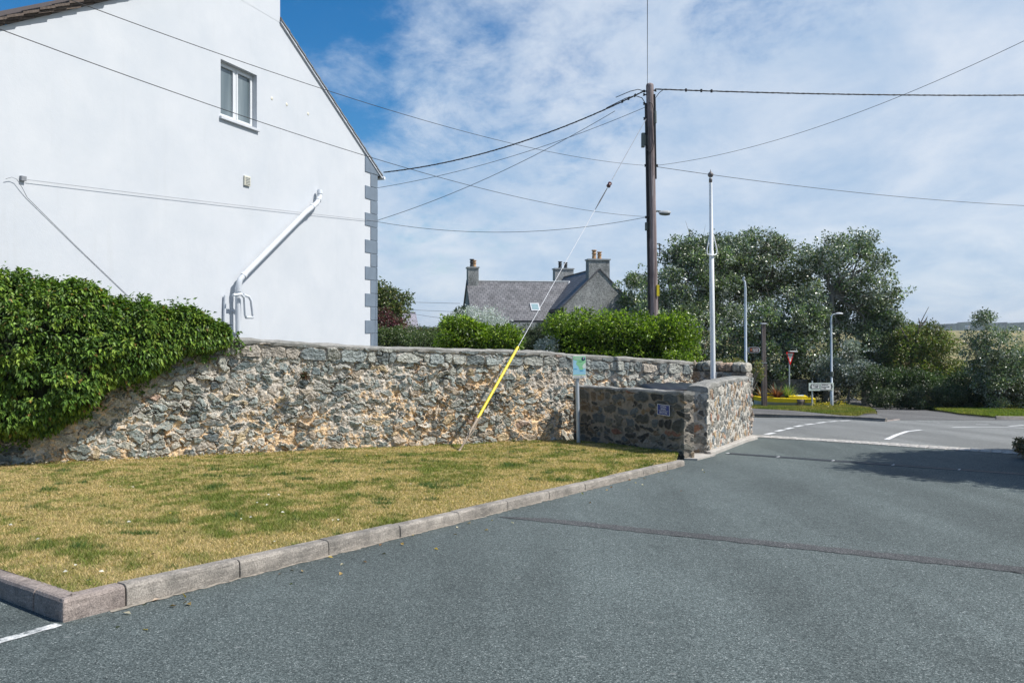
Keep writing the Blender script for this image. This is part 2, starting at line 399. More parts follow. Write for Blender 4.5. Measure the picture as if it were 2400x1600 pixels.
    MT['black'] = simple('black_rubber', (0.012, 0.012, 0.014), 0.55, 0.2)
    MT['wire'] = simple('dark_wire', (0.02, 0.02, 0.022), 0.6, 0.2)
    MT['grey_wire'] = simple('grey_wire', (0.22, 0.23, 0.25), 0.5, 0.1)
    MT['steel'] = simple('galvanised', (0.42, 0.44, 0.46), 0.45, 0.15, 9, metal=0.55)
    MT['white_metal'] = simple('white_painted_metal', (0.78, 0.79, 0.80), 0.4, 0.05, 4)
    MT['lamp_grey'] = simple('lamp_column_grey', (0.50, 0.55, 0.60), 0.4, 0.12, 5, metal=0.3)
    MT['drain'] = simple('cast_iron', (0.045, 0.052, 0.065), 0.6, 0.2, 9)
    MT['finial'] = simple('bronze_finial', (0.12, 0.11, 0.11), 0.5, 0.2)
    MT['yellow'] = simple('yellow_plastic', (0.80, 0.62, 0.02), 0.45, 0.06, 5)
    MT['yellow_paint'] = simple('yellow_boat_paint', (0.82, 0.60, 0.01), 0.5, 0.08, 6, bump=.1)
    MT['hull'] = simple('pale_boat_hull', (0.56, 0.62, 0.60), 0.5, 0.08, 4)
    MT['rust'] = simple('rusty_rod', (0.36, 0.29, 0.22), 0.9, 0.4, 30)
    MT['box_grey'] = simple('grey_box', (0.10, 0.12, 0.11), 0.6, 0.2)
    t = NT('lamp_bowl'); t.set(base=(0.5, 0.52, 0.53), rough=0.15); MT['bowl'] = t.m
    MT['bin'] = simple('black_bin_plastic', (0.012, 0.014, 0.020), 0.42, 0.2, 9, spec=.35)
    MT['bin_orange'] = simple('orange_plastic', (0.75, 0.10, 0.03), 0.5, 0.05)
    def flat(name, c, rough=0.45): 
        t = NT(name); n = t.noise(5, 4); t.set(base=t.ramp(n, [(0.3, tuple(x*.94 for x in c)), (0.7, c)]), rough=rough); return t.m
    MT['blue'] = flat('sign_blue', (0.012, 0.045, 0.25)); MT['s_white'] = flat('sign_white', (0.78, 0.79, 0.78)); MT['s_black'] = flat('sign_black', (0.015, 0.016, 0.02))
    MT['s_red'] = flat('sign_red', (0.62, 0.012, 0.012)); MT['s_brown'] = flat('sign_brown', (0.10, 0.03, 0.015)); MT['s_green'] = flat('map_green', (0.27, 0.60, 0.33))
    MT['s_cyan'] = flat('map_blue', (0.33, 0.62, 0.78)); MT['s_navy'] = flat('roundel_navy', (0.01, 0.06, 0.13)); MT['s_lblue'] = flat('map_label_blue', (0.12, 0.42, 0.66))
    MT['s_dgreen'] = flat('map_label_green', (0.16, 0.45, 0.25)); MT['s_orange'] = flat('icon_orange', (0.7, 0.18, 0.05)); MT['s_pale'] = flat('sign_pale_green', (0.68, 0.76, 0.70))
    MT['s_lime'] = flat('map_lime', (0.42, 0.62, 0.12))
    # worn road paint
    t = NT('road_paint'); n = t.noise(30, 5, 0.7); t.set(base=t.ramp(n, [(0.3, (0.5, 0.5, 0.49)), (0.55, (0.78, 0.78, 0.77))]), rough=0.7); t.bump(n, .2, .003); MT['paint'] = t.m
    t = NT('worn_paint'); n = t.noise(14, 6, 0.75); n2 = t.noise(90, 3)
    t.set(base=t.ramp(n, [(0.40, (0.13, 0.145, 0.145)), (0.5, (0.45, 0.46, 0.45)), (0.6, (0.72, 0.72, 0.70))]), rough=0.8); MT['wornpaint'] = t.m
    # lawn soil
    t = NT('dry_lawn'); n = t.noise(0.9, 6, 0.7); n2 = t.noise(40, 5, 0.7)
    c = t.ramp(n, [(0.35, (0.17, 0.18, 0.05)), (0.5, (0.36, 0.29, 0.13)), (0.65, (0.46, 0.36, 0.18))]); c = t.mix(1.0, c, t.ramp(n2, [(0.3, 0.5), (0.7, 1.2)]), 'MULTIPLY')
    t.set(base=c, rough=1.0, spec=0.05); t.bump(n2, 0.8, 0.03); MT['lawn'] = t.m
    MT['grass'] = leaf_mat('grass_blades', 0.7, 0.2, None, 0.3)
    t = NT('rough_grass'); n = t.noise(0.35, 6, 0.7); n2 = t.noise(6, 6, 0.75); n3 = t.noise(.02, 5, .6)
    c = t.ramp(n, [(0.35, (0.05, 0.075, 0.02)), (0.5, (0.10, 0.11, 0.035)), (0.65, (0.17, 0.15, 0.06))]); c = t.mix(1.0, c, t.ramp(n2, [(0.3, 0.5), (0.7, 1.35)]), 'MULTIPLY')
    c = t.mix(t.ramp(n3, [(.45, 0.0), (.6, .6)]), c, (0.24, 0.19, 0.09))
    t.set(base=c, rough=1.0, spec=0.05); t.bump(n2, 0.8, 0.1); MT['ground'] = t.m
    t = NT('dune_grass'); v = t.map((1, 1, 3)); n = t.noise(0.028, 7, 0.72, v); n2 = t.noise(0.22, 6, 0.75); n3 = t.noise(1.2, 4, .7)
    c = t.ramp(n, [(0.36, (0.075, 0.08, 0.035)), (0.45, (0.17, 0.17, 0.08)), (0.54, (0.30, 0.26, 0.14)), (0.64, (0.42, 0.32, 0.20))])
    c = t.mix(1.0, c, t.ramp(n2, [(0.3, 0.55), (0.7, 1.25)]), 'MULTIPLY'); c = t.mix(1.0, c, t.ramp(n3, [(0.3, 0.8), (0.7, 1.2)]), 'MULTIPLY')
    t.set(base=c, rough=1.0, spec=0.03); t.bump(n2, 0.6, 1.0); MT['dune'] = t.m
    t = NT('far_wood'); n = t.noise(0.03, 6, 0.7); t.set(base=t.ramp(n, [(0.3, (0.018, 0.033, 0.03)), (0.7, (0.05, 0.075, 0.055))]), rough=1.0, spec=0.0); MT['farwood'] = t.m
    MT['ivy'] = leaf_mat('ivy_leaf', 0.5, 0.35, None, 0.22)
    MT['laurel'] = leaf_mat('glossy_leaf', 0.40, 0.4, None, 0.33)
    MT['silver'] = leaf_mat('white_poplar_leaf', 0.34, 0.55, (0.50, 0.55, 0.47), 0.12)
    MT['silver2'] = leaf_mat('silver_shrub_leaf', 0.5, 0.4, (0.62, 0.66, 0.66), 0.12)
    MT['leaf'] = leaf_mat('green_leaf', 0.4, 0.45, (0.10, 0.14, 0.07), 0.25)
    MT['hedge_core'] = simple('shade_core', (0.018, 0.03, 0.010), 0.95, 0.4, 14)  # near-black green of the filler hulls, stands in for shade among the leaves
mk()

# ------------------------------------------------------------------ the ground
YB = [p[0] for p in GZ[1:-1]]
def sheet(name, poly, off, mat, depth=0.0, label=None, kind='structure', rag=0.0, cuts=0, parent=None):
    """a sheet that follows the ground: polygon in plan, `off` above the terrain"""
    poly = [Vector((p[0], p[1], 0)) for p in poly]
    if rag > 0:
        q = []
        for i, a in enumerate(poly):
            b = poly[(i+1) % len(poly)]; n = max(1, int((b-a).length/0.05)); n = min(n, 400)
            for k in range(n):
                c = a.lerp(b, k/n); q.append(c+Vector((RS.normal()*rag, RS.normal()*rag, 0)))
        poly = q
    bm = bmesh.new(); f = bm.faces.new([bm.verts.new(p) for p in poly])
    bmesh.ops.triangulate(bm, faces=[f])
    for y in YB:
        bmesh.ops.bisect_plane(bm, geom=bm.verts[:]+bm.edges[:]+bm.faces[:], plane_co=(0, y, 0), plane_no=(0, 1, 0), dist=1e-5)
    for v in bm.verts: v.co.z = gz(v.co.y)+off
    bmesh.ops.recalc_face_normals(bm, faces=bm.faces)
    if sum(f.normal.z for f in bm.faces) < 0: bmesh.ops.reverse_faces(bm, faces=bm.faces)
    if depth > 0:
        be = [e for e in bm.edges if e.is_boundary]
        r = bmesh.ops.extrude_edge_only(bm, edges=be)
        for v in [g for g in r['geom'] if isinstance(g, bmesh.types.BMVert)]: v.co.z -= depth
        bmesh.ops.recalc_face_normals(bm, faces=bm.faces)
    me = bpy.data.meshes.new(name); bm.to_mesh(me); bm.free()
    o = link(name, me, mat, parent)
    if kind and parent is None: o['kind'] = kind
    if label: o['label'] = label
    return o
# terrain: one sheet to the horizon, with dunes rising beyond the trees
def terrain():
    xs = np.concatenate([-np.geomspace(3000, 60, 26), np.arange(-55, 56, 5.0), np.geomspace(60, 3000, 60)])
    ys = np.array(sorted(set([-60, -30, 0, 18, 30, 45, 60, 75] + list(np.geomspace(90, 3200, 90)))))
    X, Y = np.meshgrid(xs, ys); Z = gzn(Y) - 0.02
    k = np.clip((Y-85)/80, 0, 1)
    d = (fbm(X/38, Y/55, seed=5, oct=5)-0.42)*9.0*np.clip(Y/260, 0, 1.1)
    ridge = np.exp(-((Y-330-0.25*X)/120)**2)*3.0*fbm(X/60+7, Y/90, seed=9)
    Z = Z + k*(np.maximum(d, -0.6)+ridge + np.clip((Y-150)/1200, 0, 1)*2.2)
    lim = EYE + (HY-778)*Y/F    # crests stay under the skyline row of the far wood
    Z = np.where(Y > 100, np.minimum(Z, np.maximum(lim, -3.5) + 0.15*d), Z)
    ny, nx = X.shape; idx = np.arange(nx*ny).reshape(ny, nx)
    q = np.stack([idx[:-1, :-1], idx[:-1, 1:], idx[1:, 1:], idx[1:, :-1]], -1).reshape(-1, 4)
    me = fast_mesh('ground', np.stack([X, Y, Z], -1).reshape(-1, 3), q, smooth=True)
    o = link('ground', me, [MT['ground'], MT['dune']]); o['kind'] = 'structure'
    yc = (Y[:-1, :-1]+Y[1:, 1:]).ravel()/2
    me.polygons.foreach_set('material_index', (yc > 78).astype(np.int32)); me.update()
terrain()
# key lines on the ground, read from the photograph
K0 = gp(147, 1459); K1 = gp(1602, 1091)
kd = (K1-K0); kd.z = 0; kd.normalize(); kn = Vector((-kd.y, kd.x, 0))      # kn points to the lawn
KL = gp(-60, 1377); kl = (KL-K0); kl.z = 0; kl.normalize()
S0 = gp(1765, 1024); S1 = gp(2400, 1066); sdv = (S1-S0); sdv.z = 0; sdv.normalize(); sn = Vector((-sdv.y, sdv.x, 0))
if sn.y < 0: sn = -sn
ext = lambda p, d, t: (p.x+d.x*t, p.y+d.y*t)
A = ext(S0, sdv, -14); B = ext(S0, sdv, 40)
sheet('driveway', [(-30, -8), (40, -8), (40, 6), B, A, (-30, 14)], 0.0, MT['asphalt'])
far = [px2d(1769, 978), px2d(2105, 983), px2d(2400, 985)]
fd = Vector((far[0][0]-far[1][0], far[0][1]-far[1][1], 0)).normalized()
fl = (far[0][0]+fd.x*45, far[0][1]+fd.y*45)
Aw = (S0.x+sn.x*0.3, S0.y+sn.y*0.3)
A2 = (Aw[0]-sdv.x*0.8, Aw[1]-sdv.y*0.8)
roadL = (-3.0, 34.0)
sheet('main_road', [A2, (B[0]+sn.x*0.3, B[1]+sn.y*0.3), (70, 20), (90, 36), far[2], px2d(2250, 984), far[1], far[0], fl, (-30, 52), (-6, 24.5)], 0.004, MT['road'])
# granite setts between driveway and road, one sett after another
def setts():
    mb = MB(); t = -0.2
    for row in range(4):
        t = -0.25 + (row % 2)*0.1
        while t < 26:
            l = 0.17+0.06*RS.rand(); o0 = row*0.165; g = 0.013
            p = Vector((S0.x, S0.y, 0))+sdv*(t+g)+sn*(o0+g); q = sdv*(l-2*g); w = sn*(0.165-2*g); hgt = 0.010+0.006*RS.rand()
            c = [p, p+q, p+q+w, p+w]; b = [Vector((v.x, v.y, gz(v.y)-0.02)) for v in c]; tp = [Vector((v.x, v.y, gz(v.y)+hgt)) for v in c]
            mb.hexa(b+tp); t += l
    o = mb.build('sett_strip', MT['sett'], bevel=0.008); o['kind'] = 'structure'
setts()
sheet('sett_bedding', [ext(S0, sdv, -0.4), ext(S0, sdv, 26), (S0.x+sdv.x*26+sn.x*.68, S0.y+sdv.y*26+sn.y*.68), (S0.x-sdv.x*.4+sn.x*.68, S0.y-sdv.y*.4+sn.y*.68)], 0.007, simple('bedding_mortar', (0.22, 0.2, 0.18), 0.95, .2, 20, bump=.4))
# seam across the driveway
def seam():
    a = gp(1165, 1211); b = gp(2400, 1343); d = (b-a); d.z = 0; L_ = d.length; d.normalize(); n = Vector((-d.y, d.x, 0))
    if n.y < 0: n = -n
    sheet('asphalt_seam', [(a.x, a.y), (a.x+d.x*14, a.y+d.y*14), (a.x+d.x*14+n.x*.20, a.y+d.y*14+n.y*.20), (a.x+d.x*5+n.x*.24, a.y+d.y*5+n.y*.24), (a.x+d.x*.5+n.x*.20, a.y+d.y*.5+n.y*.20)], 0.004, MT['seam'], rag=0.012)
seam()
# ------------------------------------------------------------------ drain channel
def drain():
    a = gp(1700, 1063.5); b = gp(2400, 1113); d = (b-a); d.z = 0; d.normalize(); n = Vector((-d.y, d.x, 0)); n = n if n.y > 0 else -n
    root = thing('drain_channel', (a.x, a.y, gz(a.y)), 'long slotted metal drain channel crossing the driveway in short lengths', 'drain')
    W_ = 0.20; T = 13.0
    def P(t, w, z): return Vector((a.x+d.x*t+n.x*w, a.y+d.y*t+n.y*w, gz(a.y+d.y*t+n.y*w)+z))
    m1 = MB()
    for w0, w1 in ((0, .016), (W_-.016, W_)):
        m1.hexa([P(0, w0, -.02), P(T, w0, -.02), P(T, w1, -.02), P(0, w1, -.02), P(0, w0, .008), P(T, w0, .008), P(T, w1, .008), P(0, w1, .008)])
    m1.build('frame', MT['drain'], root)
    m2 = MB(); m2.add([P(0, .016, .0035), P(T, .016, .0035), P(T, W_-.016, .0035), P(0, W_-.016, .0035)], [(0, 1, 2, 3)]); m2.build('channel', MT['dark'], root)
    i = 0; t = 0
    while t < T-1:
        g = MB(); k = 0
        while k < 1.0:
            g.hexa([P(t+k, .018, .002), P(t+k+.012, .018, .002), P(t+k+.012, W_-.018, .002), P(t+k, W_-.018, .002), P(t+k, .018, .007), P(t+k+.012, .018, .007), P(t+k+.012, W_-.018, .007), P(t+k, W_-.018, .007)]); k += .045
        g.build('grating', MT['drain'], root)
        c = MB(); c.hexa([P(t-.01, .03, .002), P(t+.014, .03, .002), P(t+.014, W_-.03, .002), P(t-.01, W_-.03, .002), P(t-.01, .03, .011), P(t+.014, .03, .011), P(t+.014, W_-.03, .011), P(t-.01, W_-.03, .011)])
        c.build('clip', MT['lead'], root); t += 1.0
drain()
# road paint
def strip(name, pts, w, mat, off=0.009, rag=0.0):
    """pts in plan, along the line; width w"""
    n = len(pts); Lf = []; Rt = []
    for i, p in enumerate(pts):
        a = pts[max(i-1, 0)]; b = pts[min(i+1, n-1)]; d = Vector((b[0]-a[0], b[1]-a[1], 0)).normalized(); q = Vector((-d.y, d.x, 0))*w/2
        Lf.append((p[0]+q.x, p[1]+q.y)); Rt.append((p[0]-q.x, p[1]-q.y))
    return sheet(name, Lf+Rt[::-1], off, mat, rag=rag)
def z1(x, y): return px2d(1700+x/3.336, 680+y/3.336)
for a, b in (((315, 1129), (390, 1114)), ((397, 1104), (462, 1091)), ((468, 1087), (535, 1074)), ((542, 1068), (612, 1056)), ((620, 1053), (702, 1044)), ((712, 1040), (798, 1030)), ((804, 1029), (885, 1023)), ((892, 1023), (985, 1019))):
    p0, p1 = Vector(z1(*a)), Vector(z1(*b)); strip('road_marking', [tuple(p0.lerp(p1, .05)), tuple(p0.lerp(p1, .86))], 0.15, MT['paint'])
strip('road_marking', [z1(1262, 1168), z1(1340, 1132), z1(1420, 1105), z1(1530, 1093)], 0.12, MT['paint'])
strip('road_marking', [z1(1775, 1073), z1(1950, 1069), z1(2130, 1070), z1(2335, 1077), z1(2600, 1086)], 0.12, MT['paint'])
strip('road_marking', [z1(1960, 1050), z1(2060, 1051)], 0.10, MT['paint'])
strip('road_marking', [z1(2220, 1064), z1(2335, 1056)], 0.10, MT['paint'])
strip('road_marking', [z1(1500, 1022), z1(1680, 1040)], 0.05, MT['wornpaint'])
strip('parking_bay_line', [px2d(-60, 1521), px2d(0, 1502), px2d(70, 1483), px2d(137, 1463)], 0.085, MT['wornpaint'], 0.004, rag=0.004)
# ------------------------------------------------------------------ kerbs
def kup(t): return float(np.interp(t, [0, 1, 4, 11], [.155, .142, .108, .088]))
def kerb_run(P, pts_d, length, up, name, mat, start=0.0, stone=0.914, wid=0.125, inner=None, gap=0.008):
    mb = MB(); d, n = pts_d
    t = start; splay = up < .14
    while t < length:
        l = min(stone, length-t); a = t+gap/2; b = t+l-gap/2
        prof = [(0, -0.05), (0, up*0.5), (0.004, up*0.82), (0.014, up*0.94), (0.034, up), (wid, up), (wid, -0.05)]
        if splay: prof = [(0, -0.05), (0, up*0.15), (0.045, up*0.82), (0.055, up*0.95), (0.075, up), (wid, up), (wid, -0.05)]
        vs = []
        jit = RS.normal()*0.0025
        for s_ in np.linspace(a, b, 5):
            sc = kup(s_)/.15 if up == .15 else 1.0
            for w, z in [(w_, z_*sc if z_ > 0 else z_) for w_, z_ in prof]:
                q = P+d*s_+n*(w+jit); vs.append((q.x, q.y, gz(q.y)+z+jit))
        k = len(prof); fs = []
        for i in range(4):
            for j in range(k-1): fs.append((i*k+j, i*k+j+1, (i+1)*k+j+1, (i+1)*k+j))
        fs.append(tuple(range(k))); fs.append(tuple(range(4*k, 5*k))[::-1])
        mb.add(vs, fs); t += l
    o = mb.build(name, mat, bevel=0.006); o['kind'] = 'structure'; return o
Klen = (Vector((K1.x, K1.y, 0))-Vector((K0.x, K0.y, 0))).length
K0f = Vector((K0.x, K0.y, 0))
kerb_run(K0f, (kd, kn), Klen+0.05, 0.15, 'kerb', MT['kerb'], start=0.42)
kln = Vector((-kl.y, kl.x, 0)); kln = kln if kln.dot(kd) > 0 else -kln
kerb_run(K0f, (kl, kln), 9.0, 0.15, 'kerb', MT['kerb_pink'], start=0.42)
def corner_kerb():   # the L-shaped corner stone
    mb = MB(); up = 0.15; w = 0.125
    prof = [(0, -0.05), (0, up*0.5), (0.004, up*0.82), (0.014, up*0.94), (0.034, up), (w, up), (w, -0.05)]
    vs = []
    dirs = [(K0f+kl*0.416, kln), (K0f+kl*0.06, kln), (K0f, (kln+kn)), (K0f+kd*0.06, kn), (K0f+kd*0.416, kn)]
    for p, n in dirs:
        for o_, z in prof:
            q = p+n*o_; vs.append((q.x, q.y, gz(q.y)+z))
    k = len(prof); fs = [(i*k+j, i*k+j+1, (i+1)*k+j+1, (i+1)*k+j) for i in range(4) for j in range(k-1)]
    fs += [tuple(range(k)), tuple(range(4*k, 5*k))[::-1]]
    o = mb.add(vs, fs).build('kerb', MT['kerb_pink'], bevel=0.01); o['kind'] = 'structure'
corner_kerb()
# thin line of mortar and grit along the foot of the kerb
a_ = K0f+kd*0.3; b_ = K0f+kd*(Klen-.05)
sheet('kerb_grit', [(a_.x, a_.y), (b_.x, b_.y), (b_.x-kn.x*.03, b_.y-kn.y*.03), (a_.x-kn.x*.035, a_.y-kn.y*.035)], 0.004, simple('grit', (0.27, 0.24, 0.2), 0.95, 0.45, 30, bump=.5), rag=0.012)

# ------------------------------------------------------------------ stone walls: every stone modelled by displacement
PAL_MAIN = [((0.19, 0.215, 0.20), 5), ((0.255, 0.285, 0.27), 4.5), ((0.125, 0.15, 0.15), 3), ((0.33, 0.33, 0.29), 3.5), ((0.40, 0.39, 0.35), 2.5), ((0.36, 0.31, 0.25), 1.6), ((0.28, 0.20, 0.16), 0.15), ((0.10, 0.12, 0.125), 0.8), ((0.42, 0.34, 0.22), .8)]
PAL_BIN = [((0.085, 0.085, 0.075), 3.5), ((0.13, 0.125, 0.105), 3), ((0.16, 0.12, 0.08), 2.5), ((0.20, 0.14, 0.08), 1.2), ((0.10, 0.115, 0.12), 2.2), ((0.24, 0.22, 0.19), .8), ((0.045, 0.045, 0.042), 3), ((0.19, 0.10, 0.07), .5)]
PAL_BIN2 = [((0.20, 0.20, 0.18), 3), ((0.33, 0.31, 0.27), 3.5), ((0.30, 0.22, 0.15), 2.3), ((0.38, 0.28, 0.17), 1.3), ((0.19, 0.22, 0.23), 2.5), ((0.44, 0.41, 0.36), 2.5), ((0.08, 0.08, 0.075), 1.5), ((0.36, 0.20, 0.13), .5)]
def stone_field(S, T, Hs, p, seed):
    """S,T: sample coordinates in metres; Hs: wall height at each sample. returns displacement and colour"""
    r = np.random.RandomState(seed)
    smin, smax = S.min()-0.5, S.max()+0.5; tmin, tmax = T.min()-0.3, T.max()+0.3
    seeds = []; z = tmin
    while z < tmax:
        rh = p['h']*(0.65+0.8*r.rand()); x = smin
        while x < smax:
            w = p['w']*(0.45+1.3*r.rand()**1.4)
            seeds.append((x+w/2+r.normal()*.02, z+rh/2+r.normal()*rh*p.get('mess', .28), w, rh*(0.75+.5*r.rand())))
            if r.rand() < p.get('split', 0.3): seeds.append((x+w*r.rand(), z+rh*r.rand(), w*.5, rh*.5))
            x += w
        z += rh
    sd_ = np.array(seeds); n = len(sd_)
    ang = r.normal(size=n)*p.get('rot', 0.28); ca = np.cos(ang); sa = np.sin(ang)
    pal = p['pal']; wts = np.array([c[1] for c in pal]); pc = np.array([c[0] for c in pal])[r.choice(len(pal), n, p=wts/wts.sum())]
    pc = pc*(0.8+0.4*r.rand(n))[:, None]
    tx = r.normal(size=n)*p.get('tilt', .1); ty = r.normal(size=n)*p.get('tilt', .1); lift = r.rand(n)
    # domain warp for ragged outlines
    wS = S+(fbm(S*9, T*9, seed=seed+1, oct=3)-.5)*p.get('warp', .07); wT = T+(fbm(S*9+50, T*9, seed=seed+2, oct=3)-.5)*p.get('warp', .07)
    N = len(S); f1 = np.full(N, 9.0); f2 = np.full(N, 9.0); i1 = np.zeros(N, int)
    order = np.argsort(wS); bins = np.array_split(order, max(1, N//4000))
    for b in bins:
        s_, t_ = wS[b], wT[b]; lo, hi = s_.min()-0.45, s_.max()+0.45
        c = np.where((sd_[:, 0] > lo) & (sd_[:, 0] < hi))[0]
        dx = s_[:, None]-sd_[c, 0][None]; dy = t_[:, None]-sd_[c, 1][None]
        u = (dx*ca[c]+dy*sa[c])/(sd_[c, 2]*0.5); v = (-dx*sa[c]+dy*ca[c])/(sd_[c, 3]*0.5)
        dd = (np.abs(u)**p.get('pw', 2.6)+np.abs(v)**p.get('pw', 2.6))**(1/p.get('pw', 2.6))
        k = np.argpartition(dd, 1, axis=1)[:, :2]; a = np.take_along_axis(dd, k, 1)
        sw = a[:, 0] > a[:, 1]; k[sw] = k[sw][:, ::-1]; a = np.sort(a, axis=1)
        f1[b] = a[:, 0]; f2[b] = a[:, 1]; i1[b] = c[k[:, 0]]
    edge = (f2-f1)      # 0 on the joint
    lim = p.get('lim', 1.2)
    st = np.clip((edge-p['joint'])/p.get('soft', .14), 0, 1)*np.clip((lim-f1)/.16, 0, 1)
    st = st*st*(3-2*st)
    lx = wS-sd_[i1, 0]; ly = wT-sd_[i1, 1]
    rough = fbm(S*30, T*30, seed=seed+4, oct=3)-.5
    ba = ang[i1]*1.6+(r.rand(n)[i1]-.5)*.5; bu = lx*np.cos(ba)+ly*np.sin(ba)+i1*3.7; bv = -lx*np.sin(ba)+ly*np.cos(ba)
    bed = fbm(bu*7, bv*42+i1*.7, seed=seed+6, oct=3)-.5       # layered cleavage of the schist
    face = (0.35+0.65*lift[i1])*p['relief'] + tx[i1]*lx + ty[i1]*ly + bed*p.get('bed', .014) + rough*p.get('grain', .010)
    mort = p.get('mdepth', -.012)+(fbm(S*14, T*14, seed=seed+8, oct=4)-.5)*p.get('mrough', .03)
    if 'flush' in p: mort = mort + p['flush']*p['relief']*np.clip((fbm(S*1.4, T*1.4, seed=seed+9, oct=3)-.4)*5, 0, 1)
    disp = mort*(1-st)+np.maximum(face, mort)*st
    cm = np.array(p['mortar'])[None]*(0.75+.5*fbm(S*20, T*20, seed=seed+10, oct=3))[:, None]
    col = pc[i1]*(1+0.9*bed+0.5*rough)[:, None]
    st2 = st*(face > mort-.002)
    C = cm*(1-st2[:, None])+col*st2[:, None]
    # dark open joints here and there
    gapn = np.clip((vnoise(S*4, T*5, seed=seed+12)-p.get('open', .72))*5, 0, 1)*np.clip(1-edge/.09, 0, 1)*(1-st)
    disp = disp-gapn*.05; C = C*(1-.75*gapn)[:, None]
    if 'lichen' in p:
        m = p['lichen'](S, T, Hs); nn = fbm(S*3.5, T*3.5, seed=seed+20, oct=5, gain=.7)+.35*(vnoise(S*36, T*36, seed=seed+22)-.5)
        k = np.clip((nn+m-.62)*7, 0, 1)*np.clip(1.0-st2*.85, 0, 1)
        oc = np.array([0.74, 0.49, 0.25])[None]*(0.8+.5*vnoise(S*40, T*40, seed=seed+21))[:, None]
        C = C*(1-.75*k[:, None])+oc*.75*k[:, None]
    wh = np.clip((fbm(S*6+9, T*6, seed=seed+30, oct=5, gain=.7)-.60)*6, 0, 1)*p.get('white', .5)
    C = C*(1-wh[:, None])+np.array([.52, .51, .48])[None]*wh[:, None]
    if 'top' in p:    # the top course: larger stones with lime wash, less lichen
        C = np.where(((Hs-T) < p['top'])[:, None], C*0.93, C)
    return disp, np.clip(C, .01, .9)
def stone_wall(name, path, thick, top, p, ds=0.015, dz=0.015, back_ds=0.08, seed=1, parent=None, mat=None, ends=(True, True), zb=-.12, batter=0.0, nback=1):
    """closed ring of masonry round the path. the front is the side to the right of the path direction turned to the camera"""
    P = [Vector((a, b, 0)) for a, b in path]
    def sub(p0, p1, d):
        n = max(2, int((p1-p0).length/d)); return [p0.lerp(p1, i/n) for i in range(n)]
    nrm = []
    for i in range(len(P)):
        a = P[max(i-1, 0)]; b = P[min(i+1, len(P)-1)]; d = (b-a).normalized(); nrm.append(Vector((d.y, -d.x, 0)))
    ring = []; rn = []; 
    for i in range(len(P)-1):
        pts = sub(P[i], P[i+1], ds)
        for k, q in enumerate(pts):
            ring.append(q); t = k/len(pts); rn.append((nrm[i]*(1-t)+nrm[i+1]*t).normalized())
    Bk = [P[i]-nrm[i]*thick for i in range(len(P))]
    dd = (P[-1]-P[-2]).normalized()
    for q in sub(P[-1], Bk[-1], ds if ends[1] else back_ds): ring.append(q); rn.append(dd)
    rb = Bk[::-1]; nb = nrm[::-1]
    for i in range(len(rb)-1):
        for q in sub(rb[i], rb[i+1], back_ds): ring.append(q); rn.append(-nb[i])
    d0 = (P[0]-P[1]).normalized()
    for q in sub(Bk[0], P[0], ds if ends[0] else back_ds): ring.append(q); rn.append(d0)
    m = len(ring); XY = np.array([(q.x, q.y) for q in ring]); NN = np.array([(q.x, q.y) for q in rn])
    NN = (NN+np.roll(NN, 1, 0)*.5+np.roll(NN, -1, 0)*.5); NN /= np.linalg.norm(NN, axis=1, keepdims=True)
    seg = np.linalg.norm(np.roll(XY, -1, 0)-XY, axis=1); s = np.concatenate([[0], np.cumsum(seg)[:-1]])
    ztop = np.array([top(x, y) for x, y in XY]); zbot = gzn(XY[:, 1])+zb
    H = ztop-zbot; nz = int(H.max()/dz); tt = np.linspace(0, 1, nz+1)
    S = np.repeat(s[:, None], nz+1, 1); Hm = np.repeat(H[:, None], nz+1, 1); T = Hm*tt[None]
    Tn = T - Hm       # courses follow the top of the wall
    disp, C = stone_field(S.ravel(), (Tn if p.get('hang') else T).ravel(), (np.zeros_like(Hm) if p.get('hang') else Hm).ravel(), p, seed)
    disp = disp.reshape(S.shape)
    inset = -batter*T/np.maximum(Hm, .1)
    Xv = XY[:, 0][:, None]+NN[:, 0][:, None]*(disp+inset); Yv = XY[:, 1][:, None]+NN[:, 1][:, None]*(disp+inset); Zv = zbot[:, None]+T
    V = np.stack([Xv, Yv, Zv], -1).reshape(-1, 3)
    idx = np.arange(m*(nz+1)).reshape(m, nz+1); nx = np.roll(idx, -1, 0)
    Q = np.stack([idx[:, :-1], nx[:, :-1], nx[:, 1:], idx[:, 1:]], -1).reshape(-1, 4)
    me = fast_mesh(name, V, Q, C, smooth=False)
    return link(name, me, mat or MT['rubble'], parent), (P, Bk, nrm)
